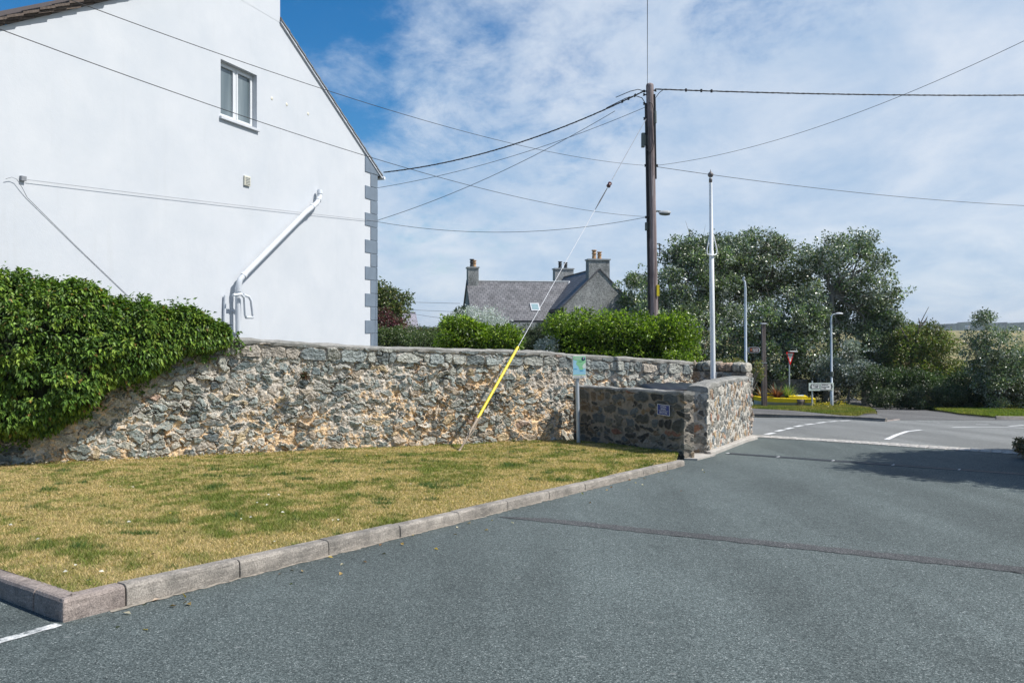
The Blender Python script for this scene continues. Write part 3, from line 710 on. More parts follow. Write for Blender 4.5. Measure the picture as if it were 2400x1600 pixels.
def coping(P, Bk, top, hgt, over, parent, mat, name='coping', step=0.05, seed=3, round_=0.5, ends=True):
    """cement coping: rounded cross-section following the wall"""
    prof = []; n = 9
    c0 = []
    fr = []; bk = []
    for i in range(len(P)-1):
        k = max(2, int((P[i+1]-P[i]).length/step))
        for j in range(k+(1 if i == len(P)-2 else 0)):
            t = j/k; fr.append(P[i].lerp(P[i+1], t)); bk.append(Bk[i].lerp(Bk[i+1], t))
    d0 = (fr[0]-fr[1]).normalized()*over; d1 = (fr[-1]-fr[-2]).normalized()*over
    if ends: fr.insert(0, fr[0]+d0); bk.insert(0, bk[0]+d0); fr.append(fr[-1]+d1); bk.append(bk[-1]+d1)
    us = [-.0, 0.0, .06, .2, .4, .6, .8, .94, 1.0, 1.0]; hs = [-.6, .35, .8, .95, 1, 1, .95, .8, .35, -.6]
    vs = []; m = len(us)
    for f, b in zip(fr, bk):
        ax = (b-f); L_ = ax.length; ax.normalize()
        z0 = top(f.x, f.y)
        for u, h in zip(us, hs):
            q = f+ax*(-over+u*(L_+2*over)); nz_ = (vnoise(np.array([q.x*6]), np.array([q.y*6+h*3]), seed=seed)[0]-.5)
            q = q+ax*nz_*.02*(1 if h < .9 else 0)
            n2_ = (fbm(np.array([q.x*2.2]), np.array([q.y*2.2]), seed=seed+5, oct=3)[0]-.5); vs.append((q.x, q.y, z0+hgt*h+nz_*.024*(1 if h > 0 else 1.3)+n2_*.05*(1 if h > 0 else 0)))
    fs = []
    for i in range(len(fr)-1):
        for j in range(m-1): fs.append((i*m+j, i*m+j+1, (i+1)*m+j+1, (i+1)*m+j))
        fs.append((i*m+m-1, i*m, (i+1)*m, (i+1)*m+m-1))
    fs.append(tuple(range(m))); fs.append(tuple(range((len(fr)-1)*m, len(fr)*m))[::-1])
    mb = MB(); mb.add(vs, fs, smooth=False); return mb.build(name, mat, parent)

WPTS = [(-14.0, 9.4), (-8.35, 13.0), (-5.22, 14.79), (-1.1, 16.78), (.8, 17.8), (2.6, 18.85), (4.55, 20.1)]
wxs = np.array([p[0] for p in WPTS]); wys = np.array([p[1] for p in WPTS])
def wtop(x, y):   # height of the top of the garden wall, by x
    return float(np.interp(x, [-14, -8.35, -5.22, -3.2, .8, 1.25, 4.55, 6.2], [1.75, 1.58, 1.36, 1.20, 1.02, 0.965, 0.70, .66]))
def lich(S, T, H):   # S runs from the left end of the wall
    return 0.17*np.clip((S-8)/7, -0.8, 1) + 0.18*np.clip(1-T/1.2, 0, 1) - 0.15*np.clip((T-1.3)/.4, 0, 1) + .0
P_MAIN = dict(h=.135, w=.27, mess=.34, split=.5, rot=.42, tilt=.16, relief=.044, bed=.022, grain=.024, joint=.15, soft=.12, warp=.13, mortar=(.51, .46, .395), mrough=.07, mdepth=-.012, flush=.72, lim=1.12, pal=PAL_MAIN, lichen=lich, white=.36, open=.50, pw=2.3)
def main_wall():
    root = thing('stone_garden_wall', (-8.35, 13.0, gz(13)), 'long rubble stone garden wall with orange lichen behind the lawn, below the white house', 'wall')
    o, (P, Bk, nr) = stone_wall('masonry', WPTS, 0.45, lambda x, y: wtop(x, y)-.25, P_MAIN, ds=.0145, dz=.0145, seed=4, parent=root, back_ds=.12, batter=.03, ends=(False, True))
    return root, P, Bk
mw_root, mP, mB = main_wall()
def ring_course():
    # the course of large upright stones under the coping: its bottom hangs from the wall top
    P = [Vector((a, b, 0)) for a, b in WPTS]; nr = []
    for i in range(len(P)):
        a = P[max(i-1, 0)]; b = P[min(i+1, len(P)-1)]; d = (b-a).normalized(); nr.append(Vector((d.y, -d.x, 0)))
    pts = []; ns = []
    for i in range(len(P)-1):
        k = int((P[i+1]-P[i]).length/.0145)
        for j in range(k): pts.append(P[i].lerp(P[i+1], j/k)); ns.append((nr[i].lerp(nr[i+1], j/k)).normalized())
    pts.append(P[-1]); ns.append(nr[-1])
    # turn the end round the corner
    dd = (P[-1]-P[-2]).normalized()
    for j in range(1, 28): pts.append(P[-1]-nr[-1]*.45*j/27); ns.append(dd)
    XY = np.array([(q.x, q.y) for q in pts]); N_ = np.array([(q.x, q.y) for q in ns])
    s = np.concatenate([[0], np.cumsum(np.linalg.norm(np.diff(XY, axis=0), axis=1))])
    nz = 19; hh = .27; tt = np.linspace(0, 1, nz+1)
    S = np.repeat(s[:, None], nz+1, 1); T = np.repeat((tt*hh)[None], len(s), 0)
    p2 = dict(P_MAIN); p2.update(h=.30, w=.33, mess=.04, split=.35, rot=.16, relief=.045, tilt=.10, joint=.05, warp=.06, bed=.018, white=.25, pal=[((.25, .275, .265), 5), ((.33, .335, .30), 4), ((.18, .205, .205), 3), ((.38, .34, .29), 1.6), ((.28, .19, .15), .25)], flush=.2, open=.55)
    p2['lichen'] = lambda S, T, H: S*0-.10
    disp, C = stone_field(S.ravel(), T.ravel(), S.ravel()*0+hh, p2, 31)
    disp = disp.reshape(S.shape)-.012
    zt = np.array([wtop(x, y) for x, y in XY]) 
    V = np.stack([XY[:, 0][:, None]+N_[:, 0][:, None]*disp, XY[:, 1][:, None]+N_[:, 1][:, None]*disp, zt[:, None]-hh+T-.0], -1).reshape(-1, 3)
    idx = np.arange(len(V)).reshape(len(s), nz+1)
    Q = np.stack([idx[:-1, :-1], idx[1:, :-1], idx[1:, 1:], idx[:-1, 1:]], -1).reshape(-1, 4)
    link('top_course', fast_mesh('top_course', V, Q, C), MT['rubble'], mw_root)
ring_course()
# the masonry stops 25 cm below the top, so fill the core up to the coping
def wall_core():
    mb = MB(); 
    for i in range(len(mP)-1):
        a, b, c, d = mP[i]+(mB[i]-mP[i])*.09, mP[i+1]+(mB[i+1]-mP[i+1])*.09, mB[i+1], mB[i]
        zs = [wtop(q.x, q.y) for q in (mP[i], mP[i+1], mP[i+1], mP[i])]
        mb.hexa([Vector((q.x, q.y, z-.3)) for q, z in zip((a, b, c, d), zs)]+[Vector((q.x, q.y, z-.005)) for q, z in zip((a, b, c, d), zs)])
    mb.build('core', MT['coping'], mw_root)
wall_core()
coping(mP, mB, wtop, .055, .022, mw_root, MT['coping'])
# dried plant growing from the wall face
def wall_tuft():
    c = at(713, 880, 15.12); n = 260
    d = unit(n)*np.array([1, .8, .7]); d[:, 1] -= .7; col = np.array([.12, .05, .03])*(0.5+RS.rand(n)[:, None]*1.4)
    V, Q, C = leaves(np.array(c)[None]+RS.normal(size=(n, 3))*.03, d, unit(n), .05+.06*RS.rand(n), .018+0*RS.rand(n), col)
    tag(link('wall_fern', fast_mesh('wall_fern', V, Q, C), MT['leaf'], base=c), 'small dried brown fern tuft growing out of the rubble wall face', 'plant')
wall_tuft()
# end piece of the boundary wall, turned towards the road
E0 = (4.42, 20.55); E1 = (5.72, 19.5)
def end_wall():
    root = thing('stone_pier_wall', (5.72, 19.5, gz(19.5)), 'short stone wall with round upright coping stones, ending the garden wall at the road', 'wall')
    top = lambda x, y: 0.50
    p = dict(P_MAIN); p.update(h=.15, w=.36, mess=.1, split=.2, relief=.03, pal=[((.20, .18, .15), 3), ((.30, .22, .16), 2), ((.36, .30, .25), 2), ((.40, .22, .14), 1.2), ((.26, .28, .27), 2)], flush=.2, white=.2, mortar=(.42, .38, .33))
    p.pop('lichen')
    o, (P, Bk, nr) = stone_wall('masonry', [E0, E1], .40, top, p, seed=12, parent=root, ds=.016, dz=.016)
    # cock-and-hen coping stones
    d = (P[1]-P[0]); L_ = d.length; d.normalize(); n = nr[0]; t = .02
    while t < L_-.02:
        w = .13+.12*RS.rand(); w = min(w, L_-t+.02); h = .20+.08*RS.rand(); cc = P[0]+d*(t+w/2)-n*.2
        vs = []; fs = []; M_, K_ = 9, 16; sd_n = RS.rand()*50
        for i in range(M_+1):
            ph = math.pi*i/M_
            for j in range(K_):
                th = 2*math.pi*j/K_; e = .5
                cx = math.copysign(abs(math.cos(th))**e, math.cos(th))*math.sin(ph)**.35; cy = math.copysign(abs(math.sin(th))**e, math.sin(th))*math.sin(ph)**.35
                k_ = .80+.40*float(fbm(np.array([cx*1.6+sd_n]), np.array([cy*1.6]), np.array([ph*1.4]), seed=3, oct=3)[0])
                q = cc+d*(cx*w*.52*k_)+n*(cy*.21*k_); vs.append((q.x, q.y, .50+h/2-math.cos(ph)*h*.52*k_))
        for i in range(M_):
            for j in range(K_): fs.append((i*K_+j, i*K_+(j+1) % K_, (i+1)*K_+(j+1) % K_, (i+1)*K_+j))
        MB().add(vs, fs).build('coping_stone', simple('coping_stone_%d' % int(t*100), [(.30, .29, .25), (.36, .26, .19), (.17, .18, .17), (.42, .39, .33), (.26, .22, .18)][int(RS.randint(5))], .9, .55, 16, bump=.9, bscale=38), root); t += w-.01
end_wall()
# ------------------------------------------------------------------ bin store
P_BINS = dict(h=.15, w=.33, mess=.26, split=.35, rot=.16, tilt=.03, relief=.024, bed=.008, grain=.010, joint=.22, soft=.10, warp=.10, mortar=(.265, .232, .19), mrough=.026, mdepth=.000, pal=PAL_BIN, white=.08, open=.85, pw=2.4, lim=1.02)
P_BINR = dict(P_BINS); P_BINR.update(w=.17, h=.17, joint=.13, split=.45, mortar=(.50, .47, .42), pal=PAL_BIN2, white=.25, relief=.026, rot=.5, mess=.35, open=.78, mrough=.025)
FW0 = (1.38, 17.75); FW1 = (3.115, 14.43)
def ftop(x, y): return float(np.interp(y, [14.43, 17.75], [.40, .285]))
def front_bin_wall():
    root = thing('bin_store_front_wall', (FW1[0], FW1[1], gz(14.43)), 'low shaded stone wall with flush mortar and cement coping, front of the bin store', 'wall')
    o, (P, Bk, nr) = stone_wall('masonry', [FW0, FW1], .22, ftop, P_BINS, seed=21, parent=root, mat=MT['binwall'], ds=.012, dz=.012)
    coping(P, Bk, ftop, .045, .018, root, MT['coping'])
    return P, nr
fP, fN = front_bin_wall()
RW0 = (3.41, 15.47); RW1 = (3.75, 15.30); RW2 = (5.75, 19.25)
def rtop(x, y): return float(np.interp(y, [15.3, 15.6, 16.4, 18.2, 19.0, 19.4], [.40, .46, .47, .42, .385, .30]))
def right_bin_wall():
    root = thing('bin_store_side_wall', (RW1[0], RW1[1], gz(15.3)), 'sunlit pebbly stone wall with sloping cement coping, roadside wall of the bin store', 'wall')
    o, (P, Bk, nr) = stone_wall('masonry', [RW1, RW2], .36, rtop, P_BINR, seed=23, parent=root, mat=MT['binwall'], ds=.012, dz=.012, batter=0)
    coping(P, Bk, rtop, .06, .02, root, MT['coping'])
    # concrete plinth along the foot
    d = (P[1]-P[0]).normalized(); n = nr[0]; mb = MB()
    pl = []
    for t, w in ((-.12, .02), (-.12, .10), (0.1, .13), (1.5, .15), (3.2, .17), (4.2, .22), (4.55, .12), (4.55, -.02)):
        q = P[0]+d*t+n*w; pl.append(q)
    pl.append(P[0]-n*.1+d*4.4); pl.append(P[0]-n*.1+d*.1)
    vs = [Vector((q.x, q.y, gz(q.y)-.03)) for q in pl]+[Vector((q.x, q.y, gz(q.y)+.075)) for q in pl]; k = len(pl)
    mb.add(vs, [tuple(range(k))[::-1], tuple(range(k, 2*k))]+[(i, (i+1) % k, k+(i+1) % k, k+i) for i in range(k)])
    mb.build('plinth', MT['concrete'], root, bevel=.02)
right_bin_wall()
ap = [px2d(1603, 1077), px2d(1625, 1082), px2d(1672, 1068), px2d(1640, 1062)]
a0 = Vector((3.2, 14.5, 0)); a1 = Vector((3.78, 15.2, 0))
sheet('bin_store_floor', [(3.12, 14.40), (3.34, 14.34), (3.86, 15.12), (3.80, 15.6), (5.3, 19.3), (4.3, 19.8), (1.5, 18.0), (3.1, 14.9)], 0.028, MT['concrete'], depth=.04)
# blue plaque on the bin store wall
def text_mesh(body, size, font_w=1.0, bold=0.0):
    cu = bpy.data.curves.new('t', 'FONT'); cu.body = body; cu.size = size; cu.align_x = 'CENTER'; cu.align_y = 'CENTER'; cu.offset = bold; cu.extrude = 0.0006; cu.resolution_u = 3; cu.space_character = 1.0
    ob = bpy.data.objects.new('t', cu); COL.objects.link(ob); dg = bpy.context.evaluated_depsgraph_get(); dg.update()
    me = bpy.data.meshes.new_from_object(ob.evaluated_get(dg)); bpy.data.objects.remove(ob); bpy.data.curves.remove(cu)
    n = len(me.vertices); a = np.empty(n*3, np.float32); me.vertices.foreach_get('co', a); a = a.reshape(-1, 3)
    fs = [tuple(p.vertices) for p in me.polygons]; bpy.data.meshes.remove(me); a[:, 0] *= font_w; return a, fs
def put_text(mb, body, size, o, ax, az, nrm, u, v, w=1.0, bold=0.0, lift=0.004, align='C'):
    a, fs = text_mesh(body, size, w, bold)
    if align == 'L': u = u - a[:, 0].min()
    vs = [o+ax*(u+float(p[0]))+az*(v+float(p[1]))+nrm*(lift+float(p[2])) for p in a]; mb.add(vs, fs)
def serif(mb, o, ax, az, nrm, u, v, w, h, lift): mb.obox(o+nrm*lift, ax, az, nrm, (u-w/2, v-h/2, 0), (u+w/2, v+h/2, .0012))
def plaque():
    n = fN[1]; d = Vector((-n.y, n.x, 0)); d = d if d.x > 0 else -d; up = Vector((0, 0, 1))
    # on the wall plane: find where px 1559 meets it
    best = None
    for t in np.linspace(0, 1, 400):
        q = fP[0].lerp(fP[1], t); e = abs(1200+q.x/q.y*F-1559)
        if best is None or e < best[0]: best = (e, q)
    q = best[1]; z = EYE-(960-HY)*q.y/F; o = Vector((q.x, q.y, z))+n*.035
    d = (fP[1]-fP[0]).normalized()
    root = thing('bin_store_sign', o, 'small blue bilingual bin store plaque with white border on the shaded wall', 'sign')
    w = .37
    MB().obox(o, d, up, n, (-w/2, -.1, 0), (w/2, .1, .008)).build('board', MT['blue'], root, bevel=.002)
    b = MB()
    for a0, a1, b0, b1 in ((-w/2, w/2, .091, .1), (-w/2, w/2, -.1, -.091), (-w/2, -w/2+.012, -.091, .091), (w/2-.012, w/2, -.091, .091)): b.obox(o+n*.0085, d, up, n, (a0, b0, 0), (a1, b1, .0015))
    b.build('border', MT['s_white'], root)
    t = MB(); put_text(t, 'STORFA', .050, o, d, up, n, 0, .057, .95, .0, .0095); put_text(t, 'BINIAU', .050, o, d, up, n, 0, .013, .95, .0, .0095); put_text(t, 'BIN STORE', .050, o, d, up, n, 0, -.053, .95, .0, .0095)
    t.obox(o+n*.0095, d, up, n, (-.14, -.019, 0), (.14, -.014, .001))
    t.build('lettering', MT['s_white'], root)
plaque()
# four-wheeled bin behind the wall
def bin_():
    c = Vector((3.42, 16.72, gz(16.7)+.03)); ang = math.atan2(3.5, -1.5)
    ax = Vector((1, .12, 0)).normalized(); ay = Vector((-ax.y, ax.x, 0)); up = Vector((0, 0, 1))
    root = thing('wheeled_bin', c, 'large black wheeled waste bin with domed lid, standing in the stone bin store', 'bin')
    b = MB(); P = lambda x, y, z: c+ax*x+ay*y+up*z
    b.hexa([P(-.50, -.40, .18), P(.50, -.40, .18), P(.50, .40, .18), P(-.50, .40, .18), P(-.60, -.50, 1.18), P(.60, -.50, 1.18), P(.60, .50, 1.18), P(-.60, .50, 1.18)])
    b.build('body', MT['bin'], root, bevel=.04)
    l = MB(); vs = []; n1 = 15; n2 = 9
    for i in range(n1):
        for j in range(n2):
            u = -1+2*i/(n1-1); v = -1+2*j/(n2-1); rr = (1-abs(u)**4)*(1-abs(v)**3)
            vs.append(P(u*.65, v*.54, 1.20+.085*max(rr, 0)**.45+.05*(v)+.012*math.cos(u*14)))
    fs = [(i*n2+j, (i+1)*n2+j, (i+1)*n2+j+1, i*n2+j+1) for i in range(n1-1) for j in range(n2-1)]
    k = len(vs); vs += [v-up*.045 for v in vs]; fs += [tuple(k+q for q in f[::-1]) for f in fs]
    rim = [i*n2 for i in range(n1)]+[(n1-1)*n2+j for j in range(1, n2)]+[i*n2+n2-1 for i in range(n1-2, -1, -1)]+[j for j in range(n2-2, 0, -1)]
    fs += [(rim[i], rim[(i+1) % len(rim)], k+rim[(i+1) % len(rim)], k+rim[i]) for i in range(len(rim))]
    o = l.add(vs, fs, smooth=True).build('lid', MT['bin'], root)
    h = MB()
    h.tube([P(-.5, -.56, 1.22), P(.5, -.56, 1.22)], .018, 8); h.build('handle', MT['bin'], root)
    MB().obox(P(.40, -.545, 1.10), ax, ay, up, (-.12, -.012, -.02), (.17, .0, .03)).build('sticker', MT['bin_orange'], root)
    for sx in (-.42, .42):
        for sy in (-.3, .3):
            w = MB(); w.lathe(P(sx, sy, .09)-ay*.02, [(.001, 0), (.085, 0), (.09, .01), (.09, .03), (.085, .04), (.001, .04)], 14, ay); w.build('wheel', MT['black'], root)
bin_()

# ------------------------------------------------------------------ lawn
def lawn():
    # edge points: kerb inner line, wall foot
    kin0 = K0f+kn*.12; kin1 = K0f+kd*(Klen-.02)+kn*.12
    kl0 = K0f+kln*.12+kl*9
    cor = K0f+(kn+kln)*.115
    near = [kl0, cor, kin1]
    farp = [(3.05, 14.6), (1.45, 17.8), (.8, 17.85), (-1.1, 16.85), (-5.22, 14.85), (-8.35, 13.05), (-14, 9.5)]
    poly = [(kl0.x, kl0.y), (cor.x, cor.y), (kin1.x, kin1.y)]+farp
    # point-in-polygon on a grid
    xs = np.arange(-14, 3.6, .08); ys = np.arange(4.8, 18.1, .08)
    def inside(X, Y):
        r = np.zeros(X.shape, bool); n = len(poly)
        for i in range(n):
            x0, y0 = poly[i]; x1, y1 = poly[(i+1) % n]
            c = ((y0 > Y) != (y1 > Y)) & (X < (x1-x0)*(Y-y0)/(y1-y0+1e-12)+x0); r ^= c
        return r
    def kdist(X, Y):
        a = (X-K0f.x)*kn.x+(Y-K0f.y)*kn.y; b = (X-K0f.x)*kln.x+(Y-K0f.y)*kln.y; return np.minimum(a, b)
    def wallz(X, Y):
        wy = np.interp(X, wxs, wys); return wy-Y
    def hz(X, Y):
        base = gzn(Y); rise = .142*np.clip(1-wallz(X, Y)/6.0*0, 0, 1)
        k = np.clip(kdist(X, Y)/.5, 0, 1); w = np.clip(wallz(X, Y)/3.0, 0, 1)
        tk = (X-K0f.x)*kd.x+(Y-K0f.y)*kd.y; ku = np.interp(tk, [0, 1, 4, 11], [.155, .142, .108, .088]); return base+ku-.018+.03*k-(ku-.05)*(1-w)+(fbm(X*1.3, Y*1.3, seed=44)-.5)*.05*k
    bm = bmesh.new(); f = bm.faces.new([bm.verts.new((a, b, 0)) for a, b in poly]); bmesh.ops.triangulate(bm, faces=[f])
    for x in np.arange(-14, 3.6, .25): bmesh.ops.bisect_plane(bm, geom=bm.verts[:]+bm.edges[:]+bm.faces[:], plane_co=(x, 0, 0), plane_no=(1, 0, 0), dist=1e-5)
    for y in np.arange(5, 18.1, .25): bmesh.ops.bisect_plane(bm, geom=bm.verts[:]+bm.edges[:]+bm.faces[:], plane_co=(0, y, 0), plane_no=(0, 1, 0), dist=1e-5)
    co = np.array([v.co[:] for v in bm.verts]); z = hz(co[:, 0], co[:, 1])
    for v, zz in zip(bm.verts, z): v.co.z = zz
    bmesh.ops.recalc_face_normals(bm, faces=bm.faces)
    if sum(f.normal.z for f in bm.faces) < 0: bmesh.ops.reverse_faces(bm, faces=bm.faces)
    for f in bm.faces: f.smooth = True
    me = bpy.data.meshes.new('lawn'); bm.to_mesh(me); bm.free(); o = link('lawn', me, MT['lawn']); o['kind'] = 'structure'
    # blades, denser near the camera
    N = 1500000; X = RS.uniform(-12, 3.5, N); Y = RS.uniform(4.9, 18.0, N)
    keep = (RS.rand(N) < np.clip(7.5/Y, 0, 1)**1.5) & (np.abs(X/Y) < .68) & inside(X, Y); X = X[keep]; Y = Y[keep]
    n = len(X); print('BLADES', n)
    g = fbm(X*.9+3, Y*.9, seed=51, oct=4, gain=.6); g2 = fbm(X*3.2, Y*3.2, seed=57, oct=3); kdx = kdist(X, Y); wd_ = wallz(X, Y)
    # greener near the front corner and at the shaded wall foot
    dfw = ((X-3.115)*(-.884)+(Y-14.43)*(-.467))
    g3 = fbm(X*9, Y*9, seed=61, oct=3)
    green = (g-.5)*2.2+(g2-.5)*2.6+(g3-.5)*2.2+.16*np.exp(-((X+3.4)**2/3.0+(Y-6.6)**2/2.0))*2+.9*np.exp(-(dfw/.35)**2)*(Y > 13.9)*(X > 1)+.45*np.exp(-(wd_/.25)**2)*(X > -4)+RS.normal(size=n)*.22
    green = np.clip(green+.10, 0, 1)[:, None]
    dk = np.clip((fbm(X*2.1+30, Y*3.4, seed=66, oct=4, gain=.65)-.655)*9, 0, 1)[:, None]
    straw = np.array([.57, .43, .225])[None]*(.45+.95*RS.rand(n)[:, None]); gr = np.array([.155, .19, .045])[None]*(.6+.9*RS.rand(n)[:, None])
    C0 = straw*(1-green)+gr*green
    C0 = C0*(1-dk)+np.array([.06, .125, .035])[None]*dk*(.7+.6*RS.rand(n)[:, None]); lim = np.array([.34, .34, .08])[None]; t_ = (RS.rand(n) < .18)[:, None]; C0 = np.where(t_, C0*.5+lim*.5, C0)
    hgt = (.013+.020*RS.rand(n))*(1+.9*green[:, 0]*RS.rand(n)); hgt *= np.where(kdx < .10, 1.9, 1)*(1+.8*dk[:, 0])
    a = RS.uniform(0, 2*np.pi, n); w = np.clip(Y*.0006, .0032, .012); lean = hgt*(.3+.9*RS.rand(n)); b = RS.uniform(0, 2*np.pi, n)
    Z = hz(X, Y)-.004
    v0 = np.stack([X-np.cos(a)*w, Y-np.sin(a)*w, Z], -1); v1 = np.stack([X+np.cos(a)*w, Y+np.sin(a)*w, Z], -1)
    v2 = np.stack([X+np.cos(b)*lean, Y+np.sin(b)*lean, Z+hgt], -1)
    V = np.stack([v0, v1, v2], 1).reshape(-1, 3); Q = np.arange(len(V)).reshape(-1, 3)
    tag(link('lawn_grass', fast_mesh('lawn_grass', V, Q, np.repeat(C0, 3, 0)), MT['grass']), 'parched straw and green mown grass blades on the lawn', 'grass', kind='stuff')
    # fallen leaves on the lawn and on the asphalt by the kerb
    n = 420; X = RS.uniform(-8.5, 3, n); Y = RS.uniform(5, 17.5, n); k = inside(X, Y) & ((RS.rand(n) < .25) | (wallz(X, Y) < .55)); X = X[k]; Y = Y[k]
    # more under the ivy
    m = 380; Xi = RS.uniform(-9.5, -4.8, m); Yi = np.interp(Xi, wxs, wys)-np.abs(RS.normal(size=m))*.28-.05; X = np.concatenate([X, Xi]); Y = np.concatenate([Y, Yi]); Z = hz(X, Y)+.035
    tk = RS.uniform(.1, Klen, 46); ok = -np.abs(RS.normal(size=46))*.35-.03
    Xk = K0f.x+kd.x*tk+kn.x*ok; Yk = K0f.y+kd.y*tk+kn.y*ok; X = np.concatenate([X, Xk]); Y = np.concatenate([Y, Yk]); Z = np.concatenate([Z, gzn(Yk)+.008])
    n = len(X); d = unit(n); d[:, 2] *= .3; nn = unit(n)*.5+np.array([0, 0, 1.0])
    pal = np.array([[.40, .27, .09], [.22, .12, .05], [.5, .45, .33], [.12, .07, .04], [.42, .30, .05]])[RS.randint(0, 5, n)]
    V, Q, C = leaves(np.stack([X, Y, Z], -1), d, nn, .028+.035*RS.rand(n), .02+.018*RS.rand(n), pal, fold=.3)
    tag(link('leaf_litter', fast_mesh('leaf_litter', V, Q, C), MT['leaf']), 'scattered dry brown leaves on the lawn edge and asphalt', 'leaf litter', kind='stuff')
    # white clover-like daisies: tiny pale specks
    n = 26; X = RS.uniform(-5, 0, n); Y = RS.uniform(5.5, 10, n); k = inside(X, Y); X = X[k]; Y = Y[k]; n = len(X)
    V, Q, C = leaves(np.stack([X, Y, hz(X, Y)+.03], -1), unit(n)*[1, 1, .2], np.tile([0, -.4, 1.0], (n, 1)), .03+.015*RS.rand(n), .026+0*X, np.tile([.7, .68, .62], (n, 1)))
    tag(link('clover_flowers', fast_mesh('clover_flowers', V, Q, C), MT['leaf']), 'tiny pale clover heads dotted about the near end of the lawn', 'flowers', kind='stuff')
    return hz
lawn_z = lawn()

# ------------------------------------------------------------------ white house
HX, HZ0, HU0 = 700.0, 27.0, -317.0          # vanishing offset of the gable, depth and column of its right-hand corner
HL = math.hypot(HX, F)
HD = Vector((HX/HL, F/HL, 0)); HN = Vector((HD.y, -HD.x, 0)); HC = Vector((HU0*HZ0/F, HZ0, 0))
def hw(u_px, v_px):
    u = u_px-1200; z = HZ0*(HX-HU0)/(HX-u); return (z-HZ0)/HD.y, EYE+(HY-v_px)*z/F      # -> (s, height)
def HP(s, h, o=0.0): q = HC+HD*s+HN*o; return Vector((q.x, q.y, h))
def white_house():
    root = thing('white_house', (HC.x, HC.y, gz(HC.y)), 'large white rendered house gable with blue grey quoins and one upper window', 'house')
    g0 = gz(HC.y)-.6
    sA, hA = hw(656, 52); sB, hB = hw(880, 396)
    sl = (hA-hB)/(sA-sB)         # negative: roof rises to the left
    sL0, hL0 = hw(0, 62); sL1, hL1 = hw(262, 0); sl2 = (hL1-hL0)/(sL1-sL0)
    sr = (hB-sl*sB-(hL0-sl2*sL0))/(sl2-sl); hr = hB+sl*(sr-sB)
    s_r = 0.0; h_r = hB+sl*(0-sB)
    s_l = 2*sr; h_l = hL0+sl2*(s_l-sL0)
    chr_ = sA; chl = 2*sr-chr_
    roofh = lambda s: (hB+sl*(s-sB)) if s > sr else (hL0+sl2*(s-sL0))
    w0, wt0 = hw(517, 139); w1, wt1 = hw(602, 176); _, wb0 = hw(517, 272); _, wb1 = hw(604, 300)
    wt = (wt0+wt1)/2; wb = (wb0+wb1)/2-.02
    th = .30
    def pan(mb, poly):   # front face with thickness
        mb.prism([HP(s, h) for s, h in poly], -HN*th)
    mb = MB()
    # front skin as one outline with a hole bridged at the window
    mb.add([HP(s, h) for s, h in [(s_l, g0), (w0, g0), (w0, roofh(w0)), (sr, hr), (s_l, h_l)]], [(0, 1, 2, 3, 4)]) if w0 > sr else None
    if w0 <= sr:
        mb.add([HP(s, h) for s, h in [(s_l, g0), (w0, g0), (w0, roofh(w0)), (s_l, h_l)]], [(0, 1, 2, 3)])
    mid = [(w0, wt), (w1, wt), (w1, roofh(w1))]+([(sr, hr)] if w0 < sr < w1 else [])+[(w0, roofh(w0))]
    mb.add([HP(s, h) for s, h in [(w0, g0), (w1, g0), (w1, wb), (w0, wb)]], [(0, 1, 2, 3)])
    mb.add([HP(s, h) for s, h in mid], [tuple(range(len(mid)))])
    rest = [(w1, g0), (s_r, g0), (s_r, h_r)]+([(sr, hr)] if sr > w1 else [])+[(w1, roofh(w1))]
    mb.add([HP(s, h) for s, h in rest], [tuple(range(len(rest)))])
    # reveals
    for a, b in (((w0, wb), (w0, wt)), ((w0, wt), (w1, wt)), ((w1, wt), (w1, wb)), ((w1, wb), (w0, wb))):
        mb.add([HP(*a), HP(*b), HP(b[0], b[1], -th), HP(a[0], a[1], -th)], [(0, 1, 2, 3)])
    # the other three walls
    D = 9.0
    mb.add([HP(s_r, g0), HP(s_r, g0, -D), HP(s_r, h_r-.08, -D), HP(s_r, h_r-.08)], [(0, 1, 2, 3)])
    mb.add([HP(s_l, g0), HP(s_l, g0, -D), HP(s_l, h_l-.08, -D), HP(s_l, h_l-.08)], [(0, 1, 2, 3)])
    mb.add([HP(s_l, g0, -D), HP(s_r, g0, -D), HP(s_r, h_r-.08, -D), HP(sr, hr-.08, -D), HP(s_l, h_l-.08, -D)], [(0, 1, 2, 3, 4)])
    mb.build('wall', MT['render'], root, fix=False)
    # chimney, flush with the gable
    c = MB(); zt = hr+1.9
    c.add([HP(chl, roofh(chl)-.02, .004), HP(chr_, roofh(chr_)-.02, .004), HP(chr_, zt, .004), HP(chl, zt, .004)], [(0, 1, 2, 3)]); zb = roofh(chr_)-.3
    c.prism([HP(chl, zb, -.001), HP(chr_, zb, -.001), HP(chr_, zt, -.001), HP(chl, zt, -.001)], -HN*.9)
    ch = c.build('chimney', MT['render'], root, fix=False)
    m = MB(); m.prism([HP(chl-.06, zt, .07), HP(chr_+.06, zt, .07), HP(chr_+.06, zt+.14, .07), HP(chl-.06, zt+.14, .07)], -HN*1.04); m.build('chimney_cap', MT['render'], ch)
    # roof: two slabs; the verge is a stack of separate slates
    r = MB()
    for a, b, o_ in (((0.32, h_r+sl*.32), (chr_, roofh(chr_)), .03), ((chr_, roofh(chr_)), (sr, hr), -.6), ((s_l-.32, h_l-sl2*.32), (chl, roofh(chl)), .03), ((chl, roofh(chl)), (sr, hr), -.6)):
        p = [HP(a[0], a[1]+.02, o_), HP(b[0], b[1]+.02, o_), HP(b[0], b[1]+.14, o_), HP(a[0], a[1]+.14, o_)]; r.prism(p, -HN*(D+.07+o_))
    r.build('roof', MT['dark_slate'], root)
    v = MB(); dR = (HP(chr_, roofh(chr_))-HP(.30, roofh(0)+sl*.30)); n_ = int(dR.length/.42)
